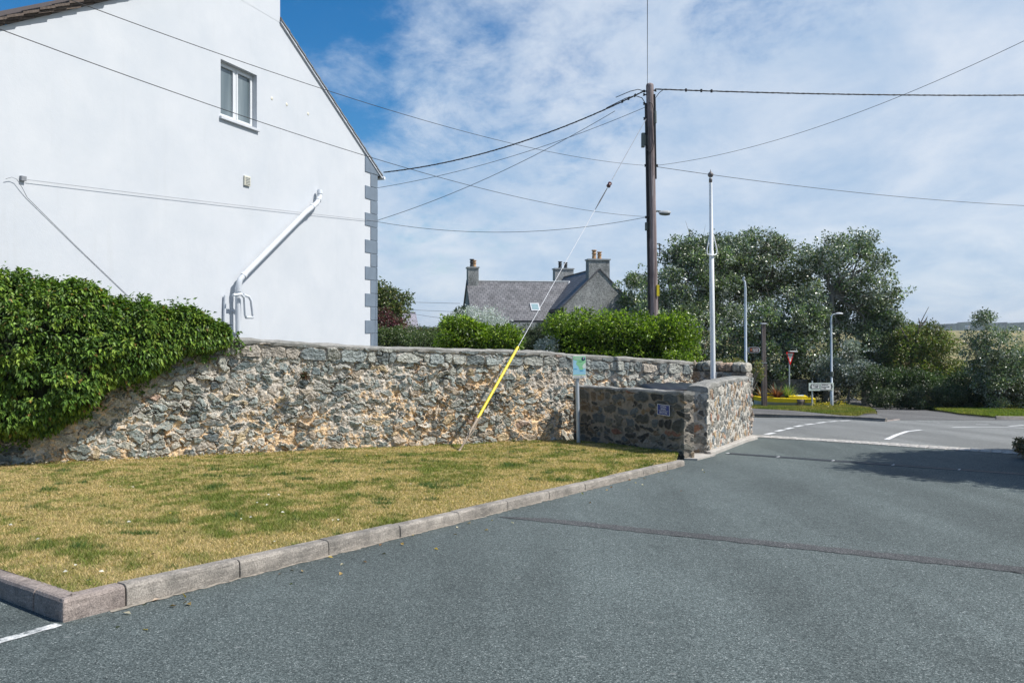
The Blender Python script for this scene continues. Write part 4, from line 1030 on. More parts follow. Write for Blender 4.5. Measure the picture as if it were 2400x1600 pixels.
    up = Vector((0, 0, 1))
    for i in range(n_):       # right verge: thin grey slate edges over a cement fillet
        a = HP(.30, roofh(0)+sl*.30)+dR*(i/n_); b = HP(.30, roofh(0)+sl*.30)+dR*((i+1.04)/n_)
        v.hexa([a+HN*.075+up*.05, a-HN*.2+up*.05, b-HN*.2+up*.03, b+HN*.075+up*.03, a+HN*.075+up*.10, a-HN*.2+up*.10, b-HN*.2+up*.055, b+HN*.075+up*.055])
    v.build('verge_slates', simple('verge_grey', (.20, .21, .22), .6, .25, 8), root)
    v = MB(); a = HP(.30, roofh(0)+sl*.30); v.prism([a+HN*.05-up*.03, a+dR+HN*.05-up*.03, a+dR+HN*.05+up*.035, a+HN*.05+up*.035], -HN*.045); v.build('verge_fillet', MT['sill'], root)
    v = MB(); dL = HP(chl, roofh(chl))-HP(s_l-.3, roofh(s_l)-sl2*.3); n_ = int(dL.length/.36)
    for i in range(n_):       # left verge: thick old slates in steps
        a = HP(s_l-.3, roofh(s_l)-sl2*.3)+dL*(i/n_); b = HP(s_l-.3, roofh(s_l)-sl2*.3)+dL*((i+1.0)/n_)
        for k in range(3):
            o = .07+.05*k+RS.rand()*.03; z = .0+.055*k+RS.rand()*.012
            v.hexa([a+HN*o+up*(z+.02), a-HN*.3+up*(z+.02), b-HN*.3+up*(z-.01), b+HN*o+up*(z-.01), a+HN*o+up*(z+.07), a-HN*.3+up*(z+.07), b-HN*.3+up*(z+.04), b+HN*o+up*(z+.04)])
    v.build('old_verge_slates', MT['dark_slate'], root)
    # window
    fr = MB(); o0 = -.20; o1 = -.135
    def bar(s0, s1, h0, h1, oa=o0, ob=o1, m_=fr): m_.hexa([HP(s0, h0, oa), HP(s1, h0, oa), HP(s1, h0, ob), HP(s0, h0, ob), HP(s0, h1, oa), HP(s1, h1, oa), HP(s1, h1, ob), HP(s0, h1, ob)])
    f = .055; bar(w0, w1, wb, wb+f); bar(w0, w1, wt-f, wt); bar(w0, w0+f, wb+f, wt-f); bar(w1-f, w1, wb+f, wt-f); sm = (w0+w1)/2; bar(sm-.035, sm+.035, wb+f, wt-f)
    wf = fr.build('window', MT['upvc'], root, bevel=.004)
    for a, b in ((w0+f, sm-.035), (sm+.035, w1-f)):
        sash = MB(); q = .06
        for args in ((a, b, wb+f, wb+f+q), (a, b, wt-f-q, wt-f), (a, a+q, wb+f+q, wt-f-q), (b-q, b, wb+f+q, wt-f-q)): bar(*args, oa=-.19, ob=-.12, m_=sash)
        sash.build('sash', MT['upvc'], wf, bevel=.004)
        g = MB(); g.add([HP(a+q, wb+f+q, -.165), HP(b-q, wb+f+q, -.165), HP(b-q, wt-f-q, -.165), HP(a+q, wt-f-q, -.165)], [(0, 1, 2, 3)]); g.build('pane', MT['glass'], wf, fix=False)
    s_ = MB(); bar(w0-.05, w1+.05, wb-.07, wb-.002, oa=-.13, ob=.07, m_=s_); s_.build('sill', MT['sill'], root, bevel=.006)
    # quoins
    edges_v = [404, 436, 465, 496, 525, 556.5, 586, 617, 646, 679, 709, 740, 771, 803]
    hs = []
    for y in [412, 444, 472.5, 505.6, 534, 566, 595, 628, 657, 689.5, 719, 751, 780, 812, 842, 874]:
        _, h = hw(883, y); hs.append(h)
    hs = [h for h in np.linspace(hs[0], hs[-1], len(hs))]
    wl, wn = hw(855, 600)[0], hw(868, 600)[0]
    for i in range(len(hs)-1):
        s0 = wn if i % 2 == 0 else wl; q = MB(); g = .018
        q.hexa([HP(s0, hs[i+1]+g, -.01), HP(.022, hs[i+1]+g, -.01), HP(.022, hs[i+1]+g, .022), HP(s0, hs[i+1]+g, .022), HP(s0, hs[i]-g*.2, -.01), HP(.022, hs[i]-g*.2, -.01), HP(.022, hs[i]-g*.2, .022), HP(s0, hs[i]-g*.2, .022)])
        q.build('quoin', MT['quoin'], root, bevel=.005)
    q = MB(); q.prism([HP(wl, hs[0]+.01, .022), HP(.022, hs[0]+.01, .022), HP(.24, hs[0]+.05, .022), HP(.24, roofh(0)+sl*.24-.02, .022), HP(wl, roofh(wl)-.02, .022)], -HN*.05)
    q.build('eaves_quoin', MT['quoin'], root)
    # gutter end at the eaves corner
    gt = MB(); gt.tube([HP(.36, h_r+sl*.36+.03, .10), HP(.36, h_r+sl*.36+.03, -D)], .06, 10); gt.build('gutter', MT['upvc'], root)
    # air vent
    a, h0 = hw(570, 434); b, h1 = hw(584, 415); vt = MB(); bar(a, b, h0, h1, oa=0, ob=.05, m_=vt)
    vo = vt.build('vent', MT['vent'], root, bevel=.01)
    for k in range(5): v2 = MB(); hh = h0+(h1-h0)*(.15+.16*k); v2.hexa([HP(a+.03, hh, .05), HP(b-.03, hh, .05), HP(b-.03, hh, .062), HP(a+.03, hh, .062), HP(a+.03, hh+.012, .05), HP(b-.03, hh+.012, .05), HP(b-.03, hh+.012, .062), HP(a+.03, hh+.012, .062)]); v2.build('louvre', MT['grey_trim'], vo)
    # soil pipe: stub, long diagonal, bends and the overflow loops at its foot
    W3 = lambda u, v, o: HP(*hw(u, v), o)
    p = MB(); R_ = .072
    pp = [W3(740, 446, .14), W3(738, 464, .17), W3(729, 477, .20), W3(700, 500, .22), W3(560, 640, .22), W3(546, 655, .22), W3(544, 672, .20), W3(544, 690, .18), W3(545, 800, .18)]
    p.tube(pp[:1]+[pp[0].lerp(pp[1], .6)]+pp[1:], R_, 14)
    po = p.build('soil_pipe', MT['pipe'], root)
    for q0, q1 in ((pp[0], pp[1]), (pp[1], pp[2]), (pp[2], pp[3]), (pp[4], pp[5]), (pp[6], pp[7])):
        d = (q1-q0).normalized(); c0 = q0.lerp(q1, .35); m = MB(); m.tube([c0-d*.05, c0+d*.05], R_+.013, 14); m.build('collar', MT['pipe'], po)
    for u, v in ((545, 745),):
        c0 = W3(u, v, .18); m = MB(); m.tube([c0+up*.10, c0+up*.16, c0+up*.16-HN*.18], .018, 6); m.build('bracket', MT['pipe'], po)
    m = MB(); m.tube([W3(523, 692, .30), W3(540, 690, .33), W3(547, 698, .34), W3(549, 738, .34), W3(551, 744, .34), W3(567, 744, .34), W3(567, 738, .34), W3(563, 705, .34), W3(558, 696, .34), W3(548, 691, .30)], .036, 8); m.build('overflow_pipe', MT['pipe'], po)
    m = MB(); m.tube([W3(523, 692, .06), W3(522, 720, .06), W3(521, 800, .06)], .035, 8); m.build('small_pipe', MT['pipe'], po)
    # cable bracket at the left, and marks on the render
    m = MB(); bar(*[hw(45, 0)[0], hw(57, 0)[0]], hw(50, 424)[1], hw(50, 413)[1], oa=0, ob=.06, m_=m); m.build('cable_bracket', MT['grey_wire'], root)
    for u, v in ((637, 231), (672, 245), (722, 267)):
        m = MB(); m.lathe(W3(u, v, -.004), [(.05, 0), (.05, .007), (.03, .010), (.001, .010)], 10, HN); m.build('plugged_hole', MT['vent'], root)
    return dict(h_r=h_r, hs=hs)
HINFO = white_house()

# ------------------------------------------------------------------ utility pole
PZ = 25.0
PB = at(1536, 0, PZ); PT = at(1523, 200, PZ)
PB.z = gz(PZ)
def pole_at(v):   # centre of the pole at image row v
    z = EYE+(HY-v)*PZ/F; t = (z-PB.z)/(PT.z-PB.z); return Vector((PB.x+(PT.x-PB.x)*t, PZ, z))
def utility_pole():
    root = thing('utility_pole', (PB.x, PB.y, PB.z), 'tall weathered wooden utility pole with cables and street lantern behind the hedge', 'utility pole')
    n = 26; mb = MB(); pts = [PB.lerp(PT, i/n)+Vector((0, 0, -.3 if i == 0 else 0)) for i in range(n+1)]; rr = [.164-.046*i/n+.002*RS.normal() for i in range(n+1)]
    mb.tube(pts, rr, 16, cap=False); mb.lathe(PT-Vector((0, 0, .01)), [(.119, 0), (.10, .05), (.04, .075), (.001, .08)], 16)
    mb.build('shaft', MT['pole'], root)
    X = Vector((1, 0, 0)); Y = Vector((0, 1, 0)); Z = Vector((0, 0, 1))
    def duct(pts, r, name='conduit', mat='black'): m = MB(); m.tube(pts, r, 8); return m.build(name, MT[mat], root)
    duct([pole_at(v)+X*(-.145)+Y*(-.05) for v in (245, 330, 420, 520, 640, 720, 800)], .038)
    duct([pole_at(v)+X*(-.10)+Y*(-.14) for v in (300, 420, 560)], .018)
    duct([pole_at(v)+X*(.125+(.01 if v < 500 else .0))+Y*(-.05) for v in (222, 300, 360, 420)], .028)
    duct([pole_at(v)+X*.14+Y*(-.07) for v in (262, 290)], .045, 'cable_joint', 'box_grey')
    pts = [pole_at(243)+X*(-.06)+Y*(-.16), pole_at(246)+X*.03+Y*(-.17), pole_at(260)+X*.08+Y*(-.14), pole_at(330)+X*.09+Y*(-.13), pole_at(352)+X*.03+Y*(-.17), pole_at(362)+X*(-.05)+Y*(-.17), pole_at(352)+X*(-.14)+Y*(-.1)]
    duct(pts, .012, 'loose_cable')
    for v0, v1, x, w, d in ((313, 346, -.25, .10, .16), (522, 541, -.20, .07, .10)):
        a = pole_at(v0); b = pole_at(v1); m = MB(); m.box((b.x+x-w/2, PZ-.12, b.z), (b.x+x+w/2, PZ-.12+d, a.z)); m.box((b.x+x, PZ-.08, b.z+.05), (b.x-.10, PZ-.04, a.z-.05)); m.build('cable_box', MT['box_grey'], root, bevel=.01)
    # yellow plate, step bracket
    a = pole_at(668); b = pole_at(694); m = MB(); m.box((b.x+.085, PZ-.150, b.z), (b.x+.165, PZ-.105, a.z)); m.build('warning_plate', MT['yellow'], root)
    m = MB(); a = pole_at(571); b = pole_at(600); q = .022
    m.tube([a+X*.12, a+X*.23], q*.8, 6); m.tube([a+X*.23, b+X*.23], q, 6); m.tube([b+X*.12, b+X*.23], q*.8, 6); m.build('step_loop', MT['wire'], root)
    # street lantern on its short arm
    a = pole_at(497); m = MB(); m.tube([a+X*.1, a+X*.16+Z*.03, a+X*.28+Z*.02], .028, 8); arm = m.build('lamp_arm', MT['box_grey'], root)
    hood = MB(); c = pole_at(500)+X*.34; vs = []; fs = []; n1, n2 = 12, 12
    prof = lambda u: (.10*(math.sin(math.pi*min(1, .12+.8*u)))**.6)
    for i in range(n1):
        u = i/(n1-1); r = .02+.085*math.sin(math.pi*(.10+.72*u))**.7
        for j in range(n2):
            t = math.pi*j/(n2-1); vs.append(c+X*(-.12+.36*u)+Y*(-math.cos(t)*r)+Z*(math.sin(t)*r*.9))
    fs = [(i*n2+j, i*n2+j+1, (i+1)*n2+j+1, (i+1)*n2+j) for i in range(n1-1) for j in range(n2-1)]
    hood.add(vs, fs, smooth=True); hood.add([vs[(n1-1)*n2+j] for j in range(n2)], [tuple(range(n2))]); hood.add([vs[j] for j in range(n2)], [tuple(range(n2))])
    hood.build('lantern_hood', MT['grey_trim'], arm)
    bw = MB(); vs = []
    for i in range(n1):
        u = i/(n1-1); r = .018+.075*math.sin(math.pi*(.10+.72*u))**.7
        for j in range(n2):
            t = math.pi*j/(n2-1); vs.append(c+X*(-.10+.32*u)+Y*(-math.cos(t)*r)-Z*(math.sin(t)*r*.75+.002))
    bw.add(vs, fs, smooth=True).build('lantern_bowl', MT['box_grey'], arm)
    # shackles and clamps on the head of the pole
    for v, x in ((214, -.12), (222, -.13), (212, .12), (243, -.13), (278, -.13), (388, -.12), (388, .13), (509, -.13)):
        m = MB(); c = pole_at(v)+X*x; m.tube([c-X*math.copysign(.05, x), c+X*math.copysign(.06, x)], .022, 8); m.lathe(c+X*math.copysign(.06, x)-Z*.035, [(.001, 0), (.035, .0), (.02, .035), (.035, .07), (.001, .07)], 10); m.build('insulator', MT['wire'], root)
utility_pole()
# ------------------------------------------------------------------ cables
def cable(pts, r, label, cat='overhead cable', name='overhead_cable', mat='wire', group=None, n=6):
    m = MB(); m.tube(pts, r, n); o = m.build(name, MT[mat], base=pts[0]); return tag(o, label, cat, group)
def hang(a, b, sag, n=28): return [a.lerp(b, i/n)-Vector((0, 0, sag*4*(i/n)*(1-i/n))) for i in range(n+1)]
X_ = Vector((1, 0, 0)); Y_ = Vector((0, 1, 0)); Z_ = Vector((0, 0, 1))
PHL = lambda v: pole_at(v)+X_*(-.17)
PHR = lambda v: pole_at(v)+X_*(.17)
corner = HP(.28, HINFO['h_r']-.15, .06); corner = at(899, 404, HZ0+.45)
def twisted(a, b, sag, r, turns, rr, k):  # one strand of a bundle
    P = hang(a, b, sag, 90); out = []
    for i, p in enumerate(P): t = i/90*turns*2*math.pi+k*2*math.pi/4; out.append(p+Y_*math.cos(t)*rr+Z_*math.sin(t)*rr)
    return out
def bundle(a, b, sag, label, r=.016, rr=.022, turns=26, clamp=()):
    root = thing('supply_cable_bundle', a, label, 'overhead cable')
    for k in range(3): m = MB(); m.tube(twisted(a, b, sag, r, turns, rr, k), r, 6); m.build('strand', MT['wire'], root)
    P = hang(a, b, sag, 90)
    for t in clamp:
        p = P[int(t*90)]; m = MB(); d = (P[min(90, int(t*90)+1)]-p).normalized(); m.obox(p, d, Y_, Z_, (-.03, -.03, -.045), (.03, .03, .05)); m.build('clamp', MT['wire'], root, bevel=.01)
    return P
bundle(corner, PHL(213), .42, 'thick twisted black cable from the white house eaves to the pole top', r=.015, rr=.011, turns=60, clamp=(.93, .95, .97))
bR = at(2600, 221, 25.4)
bundle(PHR(209), bR, .10, 'thick twisted black cable running right from the pole top out of frame', r=.015, rr=.011, turns=60, clamp=(.075, .105, .13))
# tails curving down to the head of the pole
cable([PHL(212)+X_*-.9-Z_*.22, PHL(212)+X_*-.45+Z_*-.03, PHL(212)+X_*-.2+Z_*.03, PHL(214)], .012, 'short black cable tail arching into the left of the pole top')
cable([PHL(222)+X_*-1.2-Z_*.42, PHL(222)+X_*-.6-Z_*.12, PHL(222)+X_*-.3-Z_*.03, PHL(226)+X_*-.08-Z_*.05, PHL(240)], .013, 'lower black cable tail drooping beside the left of the pole top')
cable([PHR(209)+X_*.25-Z_*.02, PHR(214)+X_*.12-Z_*.05, PHR(230)+X_*.0, PHR(260)], .012, 'black cable tail dropping down the right of the pole top')
wallpt = lambda u, v, o=-.12: HP(hw(u, v)[0]+.03, hw(u, v)[1], o)
cable(hang(wallpt(882, 441), PHL(252), .30), .008, 'thin dark cable from below the eaves corner to the pole, under the thick bundle', n=5)
cable(hang(wallpt(884, 518), pole_at(232)+X_*-1.1-Z_*.38, .28), .009, 'dark cable rising steeply from the quoin corner to join the pole top bundle', n=5)
cable(hang(wallpt(884, 518), PHL(509), .42), .0075, 'thin cable hanging almost level between the quoin corner and the pole', n=5, mat='wire')
cable(hang(wallpt(56, 421, .05), wallpt(884, 518, .04), .02), .0048, 'thin grey wire stretched along the white gable from the bracket', n=5, mat='grey_wire')
cable([wallpt(5, 419, .05), wallpt(18, 415, .06), wallpt(30, 420, .06), wallpt(44, 440, .05), wallpt(58, 462, .02), wallpt(180, 582, .012), wallpt(330, 725, .012)], .0055, 'thin grey wire running diagonally down the white gable into the ivy', n=5, mat='grey_wire')
A6 = at(-150, -120, 8.5)
cable(hang(A6, PHL(388), .45, 40), .0055, 'upper thin wire crossing in front of the white gable to the pole', n=5)
cable(hang(PHR(391), at(2700, 489, 34), .35), .009, 'thin wire from the pole passing behind the flagpole finial to the right edge', n=5)
A7 = at(-200, -6, 8.0)
cable(hang(A7, PHL(508), .45, 40), .0055, 'lower thin wire crossing in front of the gable window to the pole', n=5)
cable(hang(PHR(388), at(2550, 22, 15), .50), .006, 'thin wire rising from the pole to the upper right corner of the sky', n=5)
cable([at(1517.5, 203, PZ-.12), at(1517.5, 100, 20), at(1517.5, -10, 16), at(1517.5, -300, 11)], .008, 'single wire seen rising vertically above the pole top', n=5)
# stay wire with insulator and yellow guard
G0 = gp(1077, 1056, .1); ST = pole_at(280)-X_*.14-Y_*.08
def stay():
    root = thing('stay_wire', G0, 'angled stay wire with yellow guard tube, anchored in the lawn before the stone wall', 'stay wire')
    d = ST-G0
    def tv(v):   # parameter of the point seen at image row v
        lo, hi = 0, 1
        for _ in range(50):
            m_ = (lo+hi)/2; p = G0+d*m_; r = HY-(p.z-EYE)/p.y*F
            if r > v: lo = m_
            else: hi = m_
        return (lo+hi)/2
    P = lambda v: G0+d*tv(v)
    m = MB(); m.tube([P(981), P(560), P(442)], .0075, 6); m.build('wire', MT['lead'], root); m = MB(); m.tube([P(421), ST], .009, 6); m.build('wire', MT['grey_wire'], root)
    m = MB(); m.tube([P(441), P(470), P(492)], [.012, .018, .008], 6); m.build('wire_grip', MT['wire'], root)
    m = MB(); m.tube([P(813), P(981)], .029, 12); m.build('guard_tube', MT['yellow'], root)
    m = MB(); m.tube([P(980), P(1008)], [.03, .021], 8); m.tube([P(1000), G0-d*.01], .019, 8); m.build('anchor_rod', MT['rust'], root)
    c = P(433); m = MB(); e = d.normalized()
    m.lathe(c-e*.09, [(.02, 0), (.06, .02), (.045, .09), (.06, .16), (.02, .18)], 12, e); m.build('insulator', simple('brown_porcelain', (.09, .035, .03), .25), root)
stay()
# dry stick leaning on the wall by the stay anchor
cable([G0+X_*-.02, G0+X_*.25+Y_*.18+Z_*.34, G0+X_*.38+Y_*.30+Z_*.62], .012, 'dry dead stem leaning against the wall behind the stay anchor', 'plant', 'dead_plant', 'rust')

# ------------------------------------------------------------------ flagpole
def flagpole():
    y = 18.3; b = at(1673, 0, y); b.z = gz(y)+.03; t = at(1665.5, 416, y)
    root = thing('flagpole', b, 'tall white flagpole with dark onion finial standing in the bin store', 'flagpole')
    m = MB(); P = lambda k: b.lerp(t, k)
    m.tube([P(0), P(.45), P(.72), P(.721), P(1)], [.062, .057, .052, .046, .036], 16); m.build('mast', MT['white_metal'], root)
    m = MB(); m.lathe(t, [(.001, -.12), (.038, -.12), (.038, -.03), (.026, -.015), (.026, .0), (.055, .025), (.066, .06), (.06, .09), (.03, .12), (.012, .14), (.004, .185), (.001, .185)], 14); m.build('finial', MT['finial'], root)
    # cleat ring with two curved arms
    zc = EYE+(HY-597)*y/F; c = b.lerp(t, (zc-b.z)/(t.z-b.z)); m = MB()
    for sx in (-1, 1):
        m.tube([c+Vector((sx*.04, 0, .46)), c+Vector((sx*.075, -.02, .30)), c+Vector((sx*.115, -.03, .10)), c+Vector((sx*.105, -.03, .01)), c+Vector((sx*.05, -.05, -.02))], .014, 8)
    m.tube([c+Vector((-.105, -.03, .01)), c+Vector((-.03, -.075, -.02)), c+Vector((.03, -.075, -.02)), c+Vector((.105, -.03, .01))], .016, 8); m.build('halyard_hook', MT['white_metal'], root)
    m = MB(); zz = EYE+(HY-880)*y/F; c2 = b.lerp(t, (zz-b.z)/(t.z-b.z)); m.obox(c2, X_, Y_, Z_, (.05, -.04, -.08), (.075, .0, .08)); m.build('cleat', MT['grey_trim'], root)
flagpole()
# ------------------------------------------------------------------ map board on its post
def map_sign():
    y = 17.0; b = at(1356, 0, y); b.z = gz(y)+.02; t = at(1351.5, 838, y)
    root = thing('map_board', b, 'green and blue map notice on a slim grey post before the bin store', 'sign')
    m = MB(); m.tube([b-Z_*.1, t-Y_*0], .040, 14); m.build('post', MT['lamp_grey'], root)
    n = Vector((.22, -1, 0)).normalized(); d = Vector((-n.y, n.x, 0)); up = (Z_+Vector((0, 0, 0))).normalized()
    c = at(1356, 859.5, y)+n*.05; w, h = .142, .233
    bo = MB(); bo.obox(c, d, up, n, (-w, -h, 0), (w, h, .008)); bo.build('board', MT['s_white'], root, bevel=.002)
    def rect(name, mat, u0, u1, v0, v1, l): q = MB(); q.obox(c+n*(.008+l), d, up, n, (u0, v0, 0), (u1, v1, .0008)); q.build(name, MT[mat], root)
    # map sheet: land, sea (in outline), labels, footer
    rect('map_sheet', 's_cyan', -w+.004, w-.004, -.165, h-.004, .0002)
    def poly(name, mat, pts, l): q = MB(); q.prism([c+n*(.008+l)+d*a+up*b_ for a, b_ in pts], n*.0008); q.build(name, MT[mat], root)
    poly('map_land', 's_green', [(-w+.004, .16), (-.05, .13), (-.075, .06), (-.02, .01), (.0, -.05), (.05, -.075), (.11, -.02), (w-.004, .03), (w-.004, h-.004), (-w+.004, h-.004)], .0014)
    poly('map_hills', 's_pale', [(.06, .01), (.09, -.03), (w-.006, -.03), (w-.006, .09), (.10, .07)], .0024)
    rect('green_band', 's_lime', -w+.004, w-.004, -.176, -.166, .0002)
    rect('map_label', 's_dgreen', -.015, .065, .105, .128, .0036); rect('map_label', 's_lblue', -.125, -.05, -.05, -.028, .0036); rect('map_label', 's_lblue', .01, .09, -.088, -.062, .0036)
    t_ = MB(); put_text(t_, 'Llwybr Arfordir', .026, c, d, up, n, -.035, .205, .8, 0, .0125)
    for k in range(3): t_.obox(c+n*.0125, d, up, n, (-.12, .185-.009*k, 0), (.03, .189-.009*k, .0005))
    t_.build('heading', MT['s_white'], root)
    f = MB(); 
    for k in range(2): f.obox(c+n*.0085, d, up, n, (-.12, -.195-.014*k, 0), (.01, -.199-.014*k, .0006))
    for k in range(4): f.obox(c+n*.0085, d, up, n, (.02+.022*k, -.215, 0), (.035+.022*k, -.203, .0006))
    f.obox(c+n*.0085, d, up, n, (.03, -.197, 0), (.05, -.188, .0006)); f.build('footer', MT['s_black'], root)
    r = MB(); rc = c+n*.0125+d*.088+up*.175; r.lathe(rc, [(.001, 0), (.040, 0), (.040, .0012), (.001, .0012)], 24, n); ro = r.build('roundel', MT['s_navy'], root)
    r = MB(); r.prism([rc+n*.0016+d*a+up*b_ for a, b_ in ((-.012, 0), (.012, 0), (.008, .017), (-.008, .017))], n*.0005); r.build('emblem', MT['s_orange'], ro)
    r = MB(); r.prism([rc+n*.0016+d*a+up*b_ for a, b_ in ((-.018, -.006), (-.012, -.016), (.012, -.016), (.018, -.006), (0, -.001))], n*.0005); r.build('emblem', MT['s_lblue'], ro)
map_sign()

# ------------------------------------------------------------------ across the road: pavement, verge, track
ob = 0.10
kf0 = px2d(1600, 974, ob); k_line = [px2d(1600, 972, ob), px2d(1769, 970, ob), px2d(1900, 973.5, ob), px2d(2000, 977, ob), px2d(2075, 981, ob)]
gr_line = [px2d(1600, 950, ob), px2d(1769, 957, ob), px2d(1860, 962, ob), px2d(1910, 967, ob), px2d(1970, 973, ob), px2d(2010, 975, ob)]
sheet('pavement', k_line+[px2d(2052, 969, ob), px2d(2010, 974.5, ob)]+gr_line[::-1][1:], ob, MT['path'], depth=.14)
sheet('verge', gr_line+[px2d(2030, 968, ob), px2d(2053, 963, ob), px2d(2040, 957, ob), px2d(1990, 950, ob), px2d(1985, 946, ob), px2d(1975, 941, ob), px2d(1600, 932, ob)], ob+.004, MT['ground'], depth=.14)
def seg_kerb(pts, name='kerb'):
    for i in range(len(pts)-1):
        a = Vector((pts[i][0], pts[i][1], 0)); b = Vector((pts[i+1][0], pts[i+1][1], 0)); d = (b-a); L_ = d.length; d.normalize(); n = Vector((-d.y, d.x, 0)); n = n if n.y > 0 else -n
        kerb_run(a-n*.02, (d, n), L_, .125, name, MT['kerb'], stone=.914)
seg_kerb([k_line[0], k_line[1], k_line[2], k_line[3], k_line[4]])
dk = Vector((k_line[4][0], k_line[4][1], 0)); de = Vector(px2d(2112, 983.5)+(0,))
dd_ = (de-dk); ll = dd_.length; dd_.normalize(); nn_ = Vector((-dd_.y, dd_.x, 0)); nn_ = nn_ if nn_.y > 0 else -nn_
kerb_run(dk, (dd_, nn_), ll, .03, 'dropped_kerb', MT['kerb_pink'])
sheet('track', [px2d(2056, 981), px2d(2112, 984), px2d(2250, 984.5), px2d(2400, 986), px2d(2520, 987), px2d(2520, 984), px2d(2330, 982), px2d(2250, 974), px2d(2180, 963), px2d(2105, 951), px2d(2060, 944), px2d(2010, 938), px2d(2000, 930), px2d(1985, 930), px2d(1978, 941), px2d(1992, 948), px2d(2045, 957), px2d(2056, 964)], .012, MT['path'])
sheet('verge', [px2d(2108, 949), px2d(2180, 960), px2d(2250, 971.5), px2d(2330, 979), px2d(2520, 982), px2d(2640, 983), px2d(2640, 950), px2d(2108, 940)], .06, MT['ground'], depth=.1)
seg_kerb([px2d(2335, 981.5, .02), px2d(2600, 984, .02)])

def grass_patch(name, poly, off, n, label, hmin=.04, hmax=.12, col=((.10, .16, .03), (.26, .24, .07)), w=.012):
    P = np.array(poly); X = RS.uniform(P[:, 0].min(), P[:, 0].max(), n*6); Y = RS.uniform(P[:, 1].min(), P[:, 1].max(), n*6); r = np.zeros(len(X), bool)
    for i in range(len(P)):
        x0, y0 = P[i]; x1, y1 = P[(i+1) % len(P)]; c = ((y0 > Y) != (y1 > Y)) & (X < (x1-x0)*(Y-y0)/(y1-y0+1e-12)+x0); r ^= c
    X = X[r][:n]; Y = Y[r][:n]; m = len(X); g = fbm(X*.8, Y*.8, seed=70, oct=3)[:, None]
    C0 = np.array(col[0])[None]*(1-np.clip(g*2-.5, 0, 1))+np.array(col[1])[None]*np.clip(g*2-.5, 0, 1); C0 = C0*(.6+.9*RS.rand(m)[:, None])
    h = RS.uniform(hmin, hmax, m); a = RS.uniform(0, 6.28, m); b = RS.uniform(0, 6.28, m); Z = gzn(Y)+off
    v0 = np.stack([X-np.cos(a)*w, Y-np.sin(a)*w, Z], -1); v1 = np.stack([X+np.cos(a)*w, Y+np.sin(a)*w, Z], -1); v2 = np.stack([X+np.cos(b)*h*.6, Y+np.sin(b)*h*.6, Z+h], -1)
    V = np.stack([v0, v1, v2], 1).reshape(-1, 3)
    return tag(link(name, fast_mesh(name, V, np.arange(len(V)).reshape(-1, 3), np.repeat(C0, 3, 0)), MT['grass']), label, 'grass', kind='stuff')
grass_patch('verge_grass', gr_line+[px2d(2030, 968, ob), px2d(2053, 963, ob), px2d(2040, 957, ob), px2d(1990, 950, ob), px2d(1985, 946, ob), px2d(1600, 934, ob)], ob, 60000, 'short green and rusty grass on the verge under the signs', .03, .11, ((.12, .17, .035), (.25, .22, .06)), .014)
grass_patch('verge_grass', [px2d(2108, 949), px2d(2180, 960), px2d(2250, 971.5), px2d(2330, 979), px2d(2520, 982), px2d(2640, 960), px2d(2108, 940)], .06, 60000, 'strip of green grass along the roadside bushes at the right', .04, .12, ((.12, .19, .03), (.27, .26, .06)), .014)
def weeds():
    n = 90; u = np.concatenate([RS.uniform(1905, 1945, 60), RS.uniform(1962, 1985, 40)]); v = np.concatenate([RS.uniform(948, 956, 60), RS.uniform(946, 953, 40)])
    P = np.array([np.array(gp(a, b, ob))+[0, 0, .08+.12*RS.rand()] for a, b in zip(u, v)]); m = len(P)
    P = np.repeat(P, 3, 0)+RS.normal(size=(m*3, 3))*.04; m = len(P)
    V, Q, C = leaves(P, unit(m), unit(m), .07+0*RS.rand(m), .06+0*RS.rand(m), np.tile([.72, .55, .03], (m, 1))*(.6+.5*RS.rand(m)[:, None]))
    tag(link('ragwort_flowers', fast_mesh('ragwort_flowers', V, Q, C), MT['leaf']), 'small yellow wild flowers scattered in the verge grass', 'flowers', kind='stuff')
weeds()
# ------------------------------------------------------------------ street furniture across the road
def lamp_column(name, u, vtop, vbase, y, arm, label, sgn=1, r=.055):
    b = at(u+1.5, 0, y); b.z = gz(y)+ob*.8; t = at(u, vtop, y); root = thing(name, b, label, 'street lamp')
    m = MB(); P = lambda k: b.lerp(t, k)
    m.tube([P(0), P(.24), P(.245), P(.93), P(.985)+X_*sgn*.02, P(1)+X_*sgn*.10], [r*1.55, r*1.5, r, r*.85, r*.7, r*.5], 12); m.build('column', MT['lamp_grey'], root)
    c = P(1)+X_*sgn*.1; a = MB(); a.tube([c-X_*sgn*.02, c+X_*sgn*arm*.5+Z_*.03], .028, 8); a.build('bracket', MT['lamp_grey'], root)
    h = MB(); vs = []; n1, n2 = 10, 12
    for i in range(n1):
        q = i/(n1-1); rr = .03+.095*math.sin(math.pi*(.06+.8*q))**.7
        for j in range(n2):
            th = 2*math.pi*j/n2; vs.append(c+X_*sgn*(arm*.35+q*arm)+Y_*math.cos(th)*rr+Z_*(.03+math.sin(th)*rr*(.6 if math.sin(th) > 0 else .3)))
    fs = [(i*n2+j, i*n2+(j+1) % n2, (i+1)*n2+(j+1) % n2, (i+1)*n2+j) for i in range(n1-1) for j in range(n2)]
    h.add(vs, fs, smooth=True); h.add(vs[:n2], [tuple(range(n2))]); h.add(vs[-n2:], [tuple(range(n2))]); h.build('lantern', MT['lead'], root)
    return root, b, t
lr, lb, lt = lamp_column('street_lamp', 1948, 737, 957, 39.5, .34, 'slim grey street lamp with lantern pointing right, beside the white direction sign')
m = MB(); q_ = at(1949, 876, 39.5); m.tube([q_+Z_*.12, q_-Z_*.12], .10, 12); m.build('collar_box', MT['box_grey'], lr)
